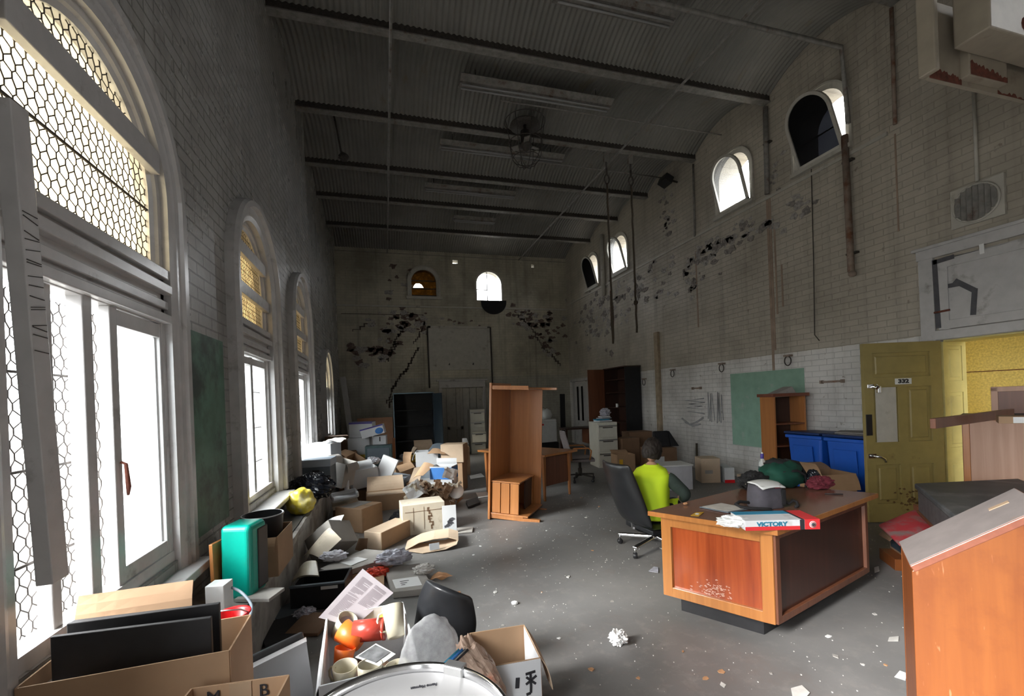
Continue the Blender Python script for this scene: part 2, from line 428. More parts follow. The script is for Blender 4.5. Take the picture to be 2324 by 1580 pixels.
plain('dusty_dark', (0.075, 0.078, 0.08), 0.6, var=0.25, scale=4, dirt=((0.16, 0.16, 0.16), 2.5, 0.55))
plain('dusty_slate', (0.10, 0.09, 0.09), 0.8, var=0.2)
plain('red_dusty', (0.55, 0.045, 0.06), 0.6, var=0.1, scale=4, dirt=((0.30, 0.20, 0.19), 5.0, 0.48))
plain('cream_metal', (0.60, 0.58, 0.50), 0.4, var=0.06, scale=5)
plain('blue_steel', (0.028, 0.042, 0.058), 0.4, var=0.2, scale=4)
plain('blue_steel_edge', (0.22, 0.33, 0.42), 0.4, var=0.1)
plain('bin_blue', (0.012, 0.10, 0.50), 0.42, var=0.1, scale=3)
plain('bin_lid', (0.008, 0.03, 0.12), 0.5, var=0.2)
plain('black_leather', (0.014, 0.015, 0.017), 0.36, var=0.3, scale=6, bumps=0.12)
plain('grey_fabric', (0.22, 0.19, 0.19), 0.95, var=0.2, scale=60)
plain('cardboard', (0.40, 0.255, 0.15), 0.8, var=0.07, scale=5, dirt=((0.30, 0.19, 0.11), 4.0, 0.6))
plain('cardboard_pale', (0.55, 0.42, 0.30), 0.8, var=0.07, scale=5, dirt=((0.38, 0.28, 0.19), 5.0, 0.6))
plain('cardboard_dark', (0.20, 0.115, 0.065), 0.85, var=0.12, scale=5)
plain('cardboard_cream', (0.66, 0.58, 0.46), 0.8, var=0.07, scale=5, dirt=((0.40, 0.31, 0.21), 4.5, 0.57))
plain('cardboard_grey', (0.33, 0.31, 0.285), 0.85, var=0.1, scale=5, dirt=((0.24, 0.22, 0.2), 4.0, 0.6))
plain('white_card', (0.62, 0.63, 0.645), 0.65, var=0.05, scale=4, dirt=((0.46, 0.45, 0.43), 5.0, 0.62))
plain('grey_blue_card', (0.32, 0.37, 0.43), 0.6, var=0.07, scale=4)
plain('dark_blue_card', (0.10, 0.125, 0.15), 0.6, var=0.1, scale=4)
plain('black_card', (0.02, 0.02, 0.022), 0.55, var=0.2)
plain('teal_card', (0.05, 0.09, 0.095), 0.5, var=0.2)
plain('blue_print', (0.05, 0.20, 0.55), 0.5, var=0.06)
plain('indigo_print', (0.05, 0.03, 0.25), 0.5, var=0.06)
plain('purple_print', (0.32, 0.06, 0.30), 0.5)
plain('red_print', (0.60, 0.03, 0.035), 0.45, var=0.05)
plain('yellow_print', (0.75, 0.48, 0.05), 0.5, var=0.1)
plain('orange_plastic', (0.78, 0.16, 0.02), 0.4, var=0.06)
plain('ink', (0.02, 0.02, 0.025), 0.6)
plain('packing_tape', (0.42, 0.30, 0.20), 0.25, var=0.05)
plain('teal_plastic', (0.0, 0.31, 0.235), 0.3, var=0.06, scale=6, bumps=0.1)
plain('cup_cream', (0.54, 0.50, 0.38), 0.35, var=0.05)
plain('red_plastic', (0.36, 0.045, 0.03), 0.25, var=0.06)
plain('bright_red', (0.70, 0.015, 0.02), 0.35, var=0.05)
plain('bag_yellow', (0.66, 0.53, 0.05), 0.4, var=0.15, scale=7, dirt=((0.6, 0.56, 0.38), 5.0, 0.52))
plain('bag_black', (0.012, 0.014, 0.02), 0.18, var=0.2)
plain('bag_white', (0.66, 0.66, 0.72), 0.3, var=0.1, scale=18)
plain('bag_lilac', (0.42, 0.42, 0.48), 0.3, var=0.35, scale=14)
plain('bag_red', (0.60, 0.06, 0.03), 0.3, var=0.25, scale=14)
plain('drum_head', (0.24, 0.24, 0.242), 0.5, var=0.04, scale=5, dirt=((0.19, 0.187, 0.18), 6.0, 0.6))
plain('drum_shell', (0.05, 0.05, 0.055), 0.3)
plain('bubble_wrap', (0.62, 0.63, 0.64), 0.22, var=0.15, scale=40, bumps=0.6, alpha=0.6)
plain('crumpled_brown', (0.42, 0.30, 0.23), 0.4, var=0.3, scale=9, dirt=((0.62, 0.14, 0.05), 3.2, 0.56), bumps=0.3)
plain('folder_grey', (0.30, 0.30, 0.31), 0.4, var=0.06, scale=3, dirt=((0.52, 0.42, 0.37), 5.0, 0.66))
plain('photo_grey', (0.16, 0.165, 0.17), 0.2, var=0.5, scale=14)
plain('amber', (0.72, 0.42, 0.03), 0.3)
plain('bag_fabric', (0.075, 0.07, 0.085), 0.85, var=0.15, scale=20)
plain('green_fabric', (0.004, 0.065, 0.042), 0.8, var=0.25, scale=8)
plain('black_fabric', (0.014, 0.014, 0.016), 0.85, var=0.3)
plain('maroon', (0.16, 0.02, 0.035), 0.85, var=0.2)
plain('hivis', (0.70, 1.0, 0.03), 0.75, var=0.04, scale=4)
plain('sleeve_green', (0.035, 0.055, 0.048), 0.85, var=0.2)
plain('trouser', (0.03, 0.035, 0.05), 0.9, var=0.2)
plain('skin', (0.55, 0.33, 0.23), 0.55, var=0.06)
plain('hair', (0.014, 0.009, 0.007), 0.7, var=0.4, scale=60)
plain('paper_print', (0.44, 0.40, 0.425), 0.75, var=0.04)
plain('print_ink', (0.23, 0.20, 0.215), 0.8, var=0.1)
plain('mid_blue', (0.03, 0.14, 0.38), 0.4)
plain('victory_blue', (0.03, 0.25, 0.42), 0.4, var=0.05)
plain('victory_text', (0.02, 0.18, 0.28), 0.5)
plain('leaf_brown', (0.45, 0.24, 0.12), 0.8, var=0.2)
plain('scrap', (0.60, 0.58, 0.55), 0.8, var=0.15)
mt, n_, b_2 = _new('bottle_plastic')
b_2.inputs['Base Color'].default_value = (0.82, 0.87, 0.9, 1); b_2.inputs['Roughness'].default_value = 0.08; b_2.inputs['Alpha'].default_value = 0.35
plain('tub_plastic', (0.62, 0.62, 0.66), 0.35, var=0.05, alpha=0.8)
plain('worn_brown', (0.13, 0.075, 0.03), 0.8, var=0.4, scale=30)
plain('peeled_shadow', (0.22, 0.20, 0.185), 0.9, var=0.5, scale=22, bumps=0.5)
plain('girder_paint', (0.36, 0.315, 0.25), 0.5, var=0.1, scale=6, dirt=((0.22, 0.17, 0.13), 3.0, 0.6))
plain('scuff', (0.52, 0.30, 0.22), 0.6, var=0.2, scale=30)
# ------------------------------------------------------------------ the room shell
XL, XL2, XR, YB, YF, ZT = -1.2, -1.33, 6.4, 14.6, -3.4, 7.15
BEAMZ = 6.46
struct(MB().box((3.2, 5.4, -0.1), (11.0, 19.0, 0.2)).build('floor', MATS['dusty_concrete']))
# corridor floor beyond the doorway
WIN_L = [(-2.34, 0.61, 0.78, 2.85), (0.05, 0.61, 0.78, 2.85), (2.44, 0.61, 0.78, 2.85), (4.83, 0.61, 0.78, 2.85), (7.22, 0.61, 0.78, 2.85)]  # first two continue the row out of view, added for daylight on the foreground
WIN4 = (11.15, 0.62, 0.98, 2.22)
WIN_R = [-0.85, 0.85, 5.0, 6.7, 10.85, 12.52]  # first pair is out of view, added for the light it lets in
WR_HW, WR_Z0, WR_ZS = 0.37, 5.04, 5.66
# left wall, near stretch (flush) and far stretch set back behind a pilaster
mb = MB()
plate(mb, [(YF, -0.05), (8.46, -0.05), (8.46, ZT), (YF, ZT)], [arch(c, hw, z0, zs) for c, hw, z0, zs in WIN_L], lambda a, b, t: (XL - t, a, b), 0.36)
wl = struct(mb.build('wall_left', MATS['brick_left']))
mb = MB()
plate(mb, [(8.46, -0.05), (YB + 0.3, -0.05), (YB + 0.3, ZT), (8.46, ZT)], [arch(*WIN4)], lambda a, b, t: (XL2 - t, a, b), 0.36)
struct(mb.build('wall_left', MATS['brick_left'])).name = 'wall_left_far'
# right wall with high windows and the doorway
DY0, DY1, DZ = 2.62, 3.64, 2.15
mb = MB()
plate(mb, [(YF, -0.05), (DY0, -0.05), (DY0, DZ), (DY1, DZ), (DY1, -0.05), (YB + 0.3, -0.05), (YB + 0.3, ZT), (YF, ZT)],
      [arch(c, WR_HW, WR_Z0, WR_ZS) for c in WIN_R], lambda a, b, t: (XR + t, a, b), 0.42)
wr = struct(mb.build('wall_right', MATS['brick_right']))
# back wall
BW1, BW2 = (1.37, 0.42, 5.1, 5.58), (3.56, 0.46, 5.03, 5.57)
def sq(x, z, w, h): return [(x - w / 2, z - h / 2), (x + w / 2, z - h / 2), (x + w / 2, z + h / 2), (x - w / 2, z + h / 2)]
mb = MB()
plate(mb, [(XL2 - 0.4, -0.05), (XR + 0.4, -0.05), (XR + 0.4, ZT), (XL2 - 0.4, ZT)],
      [arch(*BW1), arch(*BW2), sq(2.43, 6.29, 0.17, 0.12), sq(5.16, 6.275, 0.1, 0.11)], lambda a, b, t: (a, YB + t, b), 0.34)
wb = struct(mb.build('wall_back', MATS['brick_back']))
struct(MB().box(((XL + XR) / 2, YF - 0.15, ZT / 2), (XR - XL + 1.2, 0.3, ZT + 0.1)).build('wall_front', MATS['brick_left']))
# low course ledges and the moulded band that ran round the room
def trim(n, mb, mat, bevel=0): return struct(mb.build('trim_%d' % n, MATS[mat], bevel=bevel))
trim(1, MB().box((XR - 0.012, 9.3, 4.9), (0.03, 10.4, 0.045)), 'cream_trim')
trim(2, MB().box((2.5, YB - 0.015, 4.76), (7.7, 0.035, 0.05)), 'cream_trim')

# ceiling: iron arches sprung between steel beams
BEAM_Y = [-3.3, -1.7, 0.15, 2.05, 3.94, 5.9, 7.74, 9.47, 10.92, 12.62, 14.66]
mb = MB(); rnd = random.Random(4)
pitch = 0.0762
for b0, b1 in zip(BEAM_Y[:-1], BEAM_Y[1:]):
    nw = int((XR - XL2 + 0.3) / pitch); xs = XL2 - 0.15
    nu = nw * 6; nv = 14; rise = 0.17 * (b1 - b0)
    ph = rnd.random() * 6.28
    def fn(u, v, b0=b0, b1=b1, rise=rise, ph=ph):
        x = xs + u * nw * pitch
        s = 2 * v - 1
        y = (b0 + b1) / 2 + s * (b1 - b0) / 2
        z = BEAMZ + 0.09 + rise * (1 - s * s)
        w = 0.0135 * math.sin(2 * PI * x / pitch + ph)
        return (x, y - w * s * 0.4, z + w)
    mb.grid(fn, nu, nv)
ceil = struct(mb.build('ceiling', MATS['corrugated_iron']))
for i, y in enumerate(BEAM_Y):
    mb = MB()
    mb.box((2.55, y, BEAMZ + 0.008), (8.0, 0.13, 0.016)).box((2.55, y, BEAMZ + 0.09), (8.0, 0.09, 0.148), mi=1)  # web coloured dark to paint in the shadow line above the pale flange
    struct(mb.build('trim_%d' % (3 + i), [MATS['iron_grey'], MATS['iron_dark']]))
# tie rods running the length of the room
for i, (x, z) in enumerate(((0.25, 6.43), (4.62, 6.43))):
    trim(20 + i, MB().tube([(x, -3, z), (x, 14.5, z)], 0.02, 6), 'iron_grey')
# ------------------------------------------------------------------ windows of the left wall
def arch_sweep(mb, c, hw, z0, zs, prof, fn, n=20, mi=0, smooth=False):
    path = arch_path(c, hw, z0, zs, n)
    nrm = [(-1, 0)] + [(math.cos(PI - PI * i / n), math.sin(PI * i / n)) for i in range(n + 1)] + [(1, 0)]
    vs = []
    for (a, b), (na, nb) in zip(path, nrm):
        for dr, t in prof: vs.append(fn(a + na * dr, b + nb * dr, t))
    k = len(prof); fs = []
    for i in range(len(path) - 1):
        for j in range(k):
            j2 = (j + 1) % k; fs.append((i * k + j, i * k + j2, (i + 1) * k + j2, (i + 1) * k + j))
    fs.append(tuple(range(k))); fs.append(tuple((len(path) - 1) * k + j for j in range(k - 1, -1, -1)))
    mb.add(vs, fs, mi, smooth)
def mesh_guard(mb, y0, y1, zlo, zhi, inside, fn, w=0.0016, pitch=0.058, row=0.042):
    # crimped wires: neighbouring wires bow towards and away from each other, making honeycomb cells
    ny = int((y1 - y0) / (pitch / 2)); nz = int((zhi - zlo) / row)
    for i in range(ny + 1):
        yb = y0 + i * pitch / 2; run = []
        for k in range(nz * 4 + 1):
            z = zlo + k * row / 4
            s = math.sin(2 * PI * k / 8 + (PI if i % 2 else 0)); s = max(-0.75, min(0.75, s * 1.3))
            y = yb + s * pitch * 0.25 / 0.75
            if inside(y, z): run.append(fn(y, z, 0.004 * s * (1 if i % 2 else -1)))
            else:
                if len(run) > 2: mb.tube(run, w, 4, caps=False)
                run = []
        if len(run) > 2: mb.tube(run, w, 4, caps=False)
def in_arch(c, hw, z0, zs): return lambda y, z: abs(y - c) < hw and z > z0 and (z < zs or (y - c) ** 2 + (z - zs) ** 2 < hw * hw)

def left_window(n, c, hw, z0, zs, XW, near):
    f3 = lambda a, b, t: (XW + t, a, b)
    # frame inside the opening
    mb = MB()
    arch_sweep(mb, c, hw, z0, zs, [(0.002, -0.13), (0.002, -0.02), (-0.05, -0.02), (-0.06, -0.035), (-0.09, -0.045), (-0.09, -0.13)], f3)
    mb.box((XW - 0.075, c, z0 + 0.03), (0.12, hw * 2, 0.06))
    w = struct(mb.build('window_%d' % n, MATS['white_trim']))
    # moulded casing on the room side
    mb = MB(); d = 0.045 if near else 0.10
    arch_sweep(mb, c, hw, z0 - 0.06, zs, [(-0.012, -0.03), (-0.012, d * 0.35), (0.03, d * 0.5), (0.05, d * 0.62), (0.10, d * 0.62), (0.115, d), (0.165, d), (0.18, d * 0.7), (0.18, -0.03)], f3, n=28)
    mb.build('casing', MATS['white_trim'], w)
    if near: MB().box((XW + 0.03, c, z0 - 0.085), (0.16, hw * 2 + 0.42, 0.05)).build('sill', MATS['white_trim'], w, bevel=0.006)
    else: MB().box((XW + 0.06, c, z0 - 0.085), (0.26, hw * 2 + 0.1, 0.045)).build('sill', MATS['white_trim'], w, bevel=0.006)
    # transom of stepped mouldings between fanlight and casements
    zt0, zt1 = 2.16, 2.48
    mb = MB()
    mb.box((XW - 0.075, c, (zt0 + zt1) / 2), (0.11, hw * 2 - 0.02, zt1 - zt0))
    mb.box((XW - 0.01, c, zt1 - 0.03), (0.04, hw * 2 - 0.02, 0.06)).box((XW - 0.003, c, 2.36), (0.055, hw * 2 - 0.02, 0.055)).box((XW - 0.014, c, 2.27), (0.03, hw * 2 - 0.02, 0.05)).box((XW - 0.006, c, zt0 + 0.03), (0.045, hw * 2 - 0.02, 0.05))
    mb.build('transom', MATS['white_trim'], w, bevel=0.006)
    inr = hw - 0.09
    # boards nailed over the fanlight
    mb = MB()
    ch = lambda z: math.sqrt(max(0, (hw - .01) ** 2 - max(0, z - zs) ** 2))
    if near: mb.box((XW - 0.012, c, 3.075), (0.045, 2 * ch(3.1) - 0.02, 0.13))
    else: mb.box((XW - 0.012, c, 3.13), (0.045, 2 * ch(3.17) - 0.02, 0.12)).box((XW - 0.012, c, 2.755), (0.045, 2 * hw - 0.03, 0.11))
    mb.build('board', MATS['white_trim'], w, bevel=0.004)
    mb = MB(); mesh_guard(mb, c - hw, c + hw, zt1, zs + hw, in_arch(c, inr + 0.01, zt1 - 0.02, zs), lambda y, z, t: (XW - 0.062 + t, y, z), w=0.0029 if near else 0.0022, pitch=0.054 if near else 0.052, row=0.044 if near else 0.042)
    if near: mb.tube([(XW - 0.055, c - inr, 2.80), (XW - 0.055, c + inr, 2.80)], 0.007, 6)
    mb.build('fanlight_mesh', MATS['iron_dark'], w)
    mb = MB(); mb.add([(XW - 0.11, a, b) for a, b in arch(c, hw - 0.04, zt1 - 0.04, zs)], [tuple(range(23))])
    mb.build('fanlight_pane', MATS['amber_glass_bright' if near else 'amber_glass'], w)
    # lower lights
    zb = z0 + 0.06
    if near:
        mb = MB()
        mb.box((XW - 0.06, 2.12, 1.49), (0.05, 0.05, 1.36)).box((XW - 0.05, 2.335, 1.49), (0.06, 0.065, 1.36)).build('post', MATS['white_trim'], w, bevel=0.004)
        mb = MB(); mesh_guard(mb, c - hw + 0.05, 2.56, zb, zt0, lambda y, z: True, lambda y, z, t: (XW - 0.11 + t, y, z), w=0.0028, pitch=0.056, row=0.046)
        for z in (1.1, 1.45, 1.82): mb.tube([(XW - 0.105, c - hw + 0.05, z), (XW - 0.105, 2.5, z)], 0.006, 6)
        mb.build('mesh_guard', MATS['iron_dark'], w)
        s = MB()
        y0, y1 = 2.50, 3.045; x = XW - 0.045
        s.box((x, y0 + 0.03, 1.49), (0.045, 0.06, 1.34)).box((x, y1 - 0.035, 1.49), (0.045, 0.07, 1.34)).box((x, (y0 + y1) / 2, 2.115), (0.04, y1 - y0 - 0.08, 0.078)).box((x, (y0 + y1) / 2, 0.87), (0.04, y1 - y0 - 0.08, 0.09))
        cs = s.build('casement', MATS['white_trim'], w, bevel=0.004)
        MB().box((x, (y0 + y1) / 2, 1.49), (0.004, y1 - y0 - 0.1, 1.3)).build('pane', MATS['clear_glass'], cs)
        MB().tube([(x + 0.03, y0 + 0.03, 1.42), (x + 0.05, y0 + 0.03, 1.41), (x + 0.055, y0 + 0.035, 1.30), (x + 0.045, y0 + 0.05, 1.26)], [0.007, 0.008, 0.011, 0.006], 8).build('handle', MATS['rust'], cs)
        for z in (1.05, 1.98): MB().tube([(x + 0.028, y1 + 0.003, z - 0.05), (x + 0.028, y1 + 0.003, z + 0.05)], 0.009, 8).build('hinge', MATS['iron_dark'], cs)
    else:
        x = XW - 0.06
        s = MB(); s.box((x, c, 1.47), (0.05, 0.07, 1.36))
        s.box((x, c, 2.11), (0.045, hw * 2 - 0.1, 0.07))
        s.build('mullion', MATS['white_trim'], w, bevel=0.004)
        mb = MB(); mesh_guard(mb, c - hw + 0.07, c + hw - 0.07, zb, zt0 - 0.02, lambda y, z: True, lambda y, z, t: (XW - 0.11 + t, y, z), pitch=0.07, row=0.05, w=0.0013)
        for z in (1.1, 1.45, 1.82): mb.tube([(XW - 0.105, c - hw + 0.07, z), (XW - 0.105, c + hw - 0.07, z)], 0.005, 6)
        mb.build('mesh_guard', MATS['iron_dark'], w)
        MB().box((XW - 0.125, c, 1.48), (0.004, hw * 2 - 0.1, 1.36)).build('pane', MATS['clear_glass'], w)
    return w
left_window(1, *WIN_L[2], XL, True)
left_window(2, *WIN_L[3], XL, False)
left_window(3, *WIN_L[4], XL, False)
def left_window_far(n, c, hw, z0, zs, XW):
    f3 = lambda a, b, t: (XW + t, a, b)
    mb = MB(); arch_sweep(mb, c, hw, z0, zs, [(0.002, -0.13), (0.002, -0.02), (-0.07, -0.02), (-0.07, -0.13)], f3)
    w = struct(mb.build('window_%d' % n, MATS['white_trim']))
    mb = MB(); arch_sweep(mb, c, hw, z0 - 0.06, zs, [(-0.01, -0.03), (-0.01, 0.05), (0.05, 0.06), (0.06, 0.11), (0.14, 0.11), (0.14, -0.03)], f3, n=24); mb.build('casing', MATS['white_trim'], w)
    MB().box((XW - 0.05, c, 1.95), (0.1, hw * 2, 0.3)).build('transom', MATS['white_trim'], w, bevel=0.006)
    MB().box((XW - 0.06, c, 1.4), (0.05, 0.07, 0.85)).box((XW - 0.06, c, 2.45), (0.05, 0.05, 0.75)).build('mullion', MATS['white_trim'], w)
    MB().box((XW - 0.1, c, 1.4), (0.004, hw * 2 - 0.05, 0.9)).build('pane', MATS['clear_glass'], w)
    mb = MB(); mb.add([(XW - 0.1, a, b) for a, b in arch(c, hw - 0.04, 2.08, zs)], [tuple(range(23))]); mb.build('fanlight_pane', MATS['amber_glass_bright'], w)
left_window_far(4, *WIN4, XL2)

# ------------------------------------------------------------------ high windows: sashes hinged at the sill and leaning into the room
def high_window(n, c, tilt, dark):
    f3 = lambda a, b, t: (XR - t, a, b)
    mb = MB(); arch_sweep(mb, c, WR_HW, WR_Z0, WR_ZS, [(0.002, -0.2), (0.002, 0.012), (0.07, 0.02), (0.07, 0.035), (0.1, 0.035), (0.1, -0.004), (0.002, -0.004)][1:6], f3)
    mb.box((XR - 0.03, c, WR_Z0 - 0.035), (0.09, 0.95, 0.06))
    w = struct(mb.build('window_%d' % n, MATS['cream_trim']))
    fr = MB(); arch_sweep(fr, 0, 0.355, 0.0, 0.6, [(0, -0.02), (0, 0.02), (-0.045, 0.02), (-0.045, -0.02)], lambda a, b, t: (t, a, b)); fr.box((0, 0, 0.022), (0.04, 0.71, 0.045))
    s = fr.build('sash', MATS['cream_trim'], w, loc=(XR - 0.02, c, WR_Z0 + 0.01), rot=(0, -R(tilt), 0))
    mb = MB(); mb.add([(0.0, a, b) for a, b in arch(0, 0.33, 0.02, 0.6)], [tuple(range(23))])
    if dark:
        bars = MB().box((0.012, 0, 0.31), (0.012, 0.68, 0.02)).box((0.012, 0, 0.62), (0.012, 0.68, 0.02)); bars.build('glazing_bar', MATS['iron_dark'], s)
    mb.build('pane', MATS['dark_glass' if dark else 'clear_glass'], s)
for n, c, t, dk in ((5, 5.0, 21, True), (6, 6.7, 15, False), (7, 10.85, 15, False), (8, 12.52, 15, True)): high_window(n, c, t, dk)

# back wall pair
f3b = lambda a, b, t: (a, YB - t, b)
mb = MB(); arch_sweep(mb, BW1[0], BW1[1], BW1[2], BW1[3], [(-0.02, -0.1), (-0.02, 0.03), (0.07, 0.05), (0.11, 0.05), (0.11, -0.1)], f3b); mb.box((BW1[0], YB - 0.05, BW1[2] - 0.05), (1.15, 0.12, 0.08))
w9 = struct(mb.build('window_9', MATS['cream_trim']))
mb = MB(); plate(mb, arch(BW1[0], BW1[1], BW1[2], BW1[3]), [[(1.03, 5.40), (1.36, 5.40), (1.30, 5.50), (1.22, 5.54), (1.12, 5.53), (1.07, 5.48)]], lambda a, b, t: (a, YB + 0.06 + t, b), 0.003); mb.build('pane', MATS['amber_glass_lit'], w9)
MB().box((BW1[0], YB + 0.04, 5.36), (0.82, 0.03, 0.03)).box((BW1[0], YB + 0.04, 5.62), (0.82, 0.03, 0.03)).box((BW1[0], YB + 0.04, 5.13), (0.82, 0.03, 0.05)).build('glazing_bar', MATS['iron_dark'], w9)
mb = MB(); arch_sweep(mb, BW2[0], BW2[1], BW2[2], BW2[3], [(-0.03, -0.1), (-0.03, 0.01), (0.03, 0.02), (0.03, -0.1)], f3b); w10 = struct(mb.build('window_10', MATS['cream_trim']))
MB().box((BW2[0] - 0.05, YB + 0.08, 5.52), (0.025, 0.02, 1.0)).box((BW2[0] - 0.25, YB + 0.08, 5.4), (0.42, 0.02, 0.025)).build('glazing_bar', MATS['iron_grey'], w10)
mb = MB(); mb.prism([(a, b) for a, b in arch(0, 0.43, 0, 0.05)], 0.035)
mb.build('dropped_sash', MATS['black_plastic'], w10, loc=(BW2[0] + 0.12, YB - 0.09, 5.0), rot=(R(-90 - 12), 0, R(-10)))

# ------------------------------------------------------------------ marks on the walls: painted squares, flaked paint, stepped cracks
MB().box((XL + 0.002, 3.615, 1.5), (0.004, 0.61, 1.36)).build('painted_patch', MATS['green_paint'], wl)
MB().box((XR - 0.002, 6.19, 1.285), (0.004, 1.55, 1.35)).build('painted_patch', MATS['green_paint_pale'], wr)
def flake(mb, ctr, size, fn, rnd, t=0.006, k=11):
    pts = []
    for i in range(k):
        a = 2 * PI * i / k; r = size * (0.45 + 0.75 * rnd.random())
        pts.append((ctr[0] + r * math.cos(a) * 1.25, ctr[1] + r * math.sin(a) * 0.8))
    n = len(pts); vs = [fn(a, b, t) for a, b in pts] + [fn(a, b, 0) for a, b in pts]
    mb.add(vs, [tuple(range(n))] + [(i, (i + 1) % n, n + (i + 1) % n, n + i) for i in range(n)])
rnd = random.Random(21)
fr_ = lambda a, b, t: (XR - t, a, b)
fb_ = lambda a, b, t: (a, YB - t, b)
def patches(name, parent, mats, spots, fn, seed):
    r = random.Random(seed); mbs = [MB() for _ in mats]
    for (a, b, sa, sb, n, size) in spots:
        for i in range(n):
            k = 0 if r.random() < 0.62 else 1
            flake(mbs[k], (r.gauss(a, sa), r.gauss(b, sb)), size * (0.4 + r.random()), fn, r, 0.003 + 0.004 * k)
    for m_, mt in zip(mbs, mats): m_.build(name, MATS[mt], parent)
patches('flaked_paint', wr, ('peeled_grey', 'peeled_shadow'), [(6.9, 4.55, 0.5, 0.14, 36, 0.085), (7.6, 4.3, 0.35, 0.2, 26, 0.075), (6.0, 4.45, 0.25, 0.12, 12, 0.08), (5.35, 4.5, 0.22, 0.13, 8, 0.07),
    (8.75, 5.75, 0.12, 0.3, 22, 0.07), (9.6, 4.35, 0.5, 0.3, 28, 0.075), (10.9, 4.2, 0.5, 0.35, 44, 0.09), (11.9, 3.9, 0.5, 0.45, 46, 0.1), (12.8, 4.2, 0.5, 0.4, 26, 0.09), (7.9, 4.0, 0.12, 0.2, 12, 0.06), (5.8, 5.3, 0.1, 0.15, 8, 0.06)], fr_, 5)
patches('flaked_paint', wb, ('bare_brick', 'peeled_grey'), [(-0.25, 3.35, 0.35, 0.22, 20, 0.13), (0.75, 4.3, 0.42, 0.22, 40, 0.11), (0.25, 3.9, 0.25, 0.2, 14, 0.1), (5.2, 4.15, 0.3, 0.28, 34, 0.1), (5.6, 3.5, 0.2, 0.25, 16, 0.09), (4.7, 4.55, 0.3, 0.12, 18, 0.08), (0.6, 5.5, 0.2, 0.4, 10, 0.1), (2.6, 4.3, 0.3, 0.1, 8, 0.06), (6.0, 4.3, 0.2, 0.3, 12, 0.08)], fb_, 8)
def stepped(mb, pts, fn, w=0.042, seed=1, course=0.086):
    r = random.Random(seed)
    for (a0, b0), (a1, b1) in zip(pts[:-1], pts[1:]):
        n = max(1, int(round(abs(b1 - b0) / course)))
        a, b = a0, b0
        for i in range(n):
            na = a0 + (a1 - a0) * (i + 1) / n + r.uniform(-.03, .03); nb = b0 + (b1 - b0) * (i + 1) / n
            ww = w * (0.5 + r.random())
            for (p, q) in (((a, b), (na, b)), ((na, b), (na, nb))):
                x0, x1 = sorted((p[0], q[0])); z0_, z1_ = sorted((p[1], q[1]))
                x0 -= ww / 2; x1 += ww / 2; z0_ -= ww / 2.6; z1_ += ww / 2.6
                mb.add([fn(x0, z0_, 0.003), fn(x1, z0_, 0.003), fn(x1, z1_, 0.003), fn(x0, z1_, 0.003)], [(0, 1, 2, 3)])
            a, b = na, nb
cr = MB()
bp = lambda px, py: tuple(wy(px, py, YB))[::2]
for sd, pts in enumerate([[(950, 790), (938, 812), (925, 838), (905, 860), (893, 882), (880, 915)], [(905, 780), (890, 800), (880, 820)], [(925, 735), (900, 770), (885, 800), (876, 822)], [(838, 735), (818, 748), (800, 752)], [(965, 740), (950, 765), (940, 780)],
    [(1170, 715), (1195, 735), (1215, 760), (1230, 790), (1250, 805), (1270, 830)], [(893, 900), (884, 925)]]):
    stepped(cr, [bp(*p) for p in pts], fb_, seed=sd)
stepped(cr, [bp(775, 712), bp(960, 720)], fb_, w=0.02, seed=40)
cr.build('crack', MATS['crack_dark'], wb)
# rust stains below the downpipe, grey scribble
st = MB()
for y, z0_, z1_, w_ in ((5.93, 2.3, 4.95, 0.035), (5.98, 0.6, 4.9, 0.05), (5.86, 2.9, 4.4, 0.03), (5.75, 3.0, 3.7, 0.03), (4.02, 3.6, 4.85, 0.02), (7.8, 3.0, 4.6, 0.04)):
    st.box((XR - 0.001, y, (z0_ + z1_) / 2), (0.004, w_, z1_ - z0_))
plain('rust_stain', (0.30, 0.22, 0.165), 0.7, var=0.25, scale=5)
st.build('rust_stain', MATS['rust_stain'], wr)
sc_ = MB(); r = random.Random(3)
for (ya, yb, za, zb_, nn) in ((8.25, 7.75, 1.18, 1.50, 8),):
    sc_.tube([(XR - 0.002, (ya if k % 2 else yb) + r.uniform(-.07, .07), za + (zb_ - za) * k / nn) for k in range(nn + 1)], 0.013, 4)
for y0_ in (7.62, 7.36):
    sc_.tube([(XR - 0.002, y0_ - 0.03 * k + r.uniform(-.015, .015), (1.58 if k % 2 else 1.02) + r.uniform(-.06, .06)) for k in range(7)], 0.011, 4)
sc_.tube([(XR - 0.002, 8.45, 1.06), (XR - 0.002, 8.2, 0.93), (XR - 0.002, 7.95, 1.0), (XR - 0.002, 7.75, 1.1)], 0.02, 4)
sc_.tube([(XR - 0.002, 8.35, 0.98), (XR - 0.002, 8.1, 0.90), (XR - 0.002, 7.85, 0.96)], 0.018, 4)
plain('grey_scribble', (0.36, 0.36, 0.37), 0.7)
sc_.build('scribble', MATS['grey_scribble'], wr)

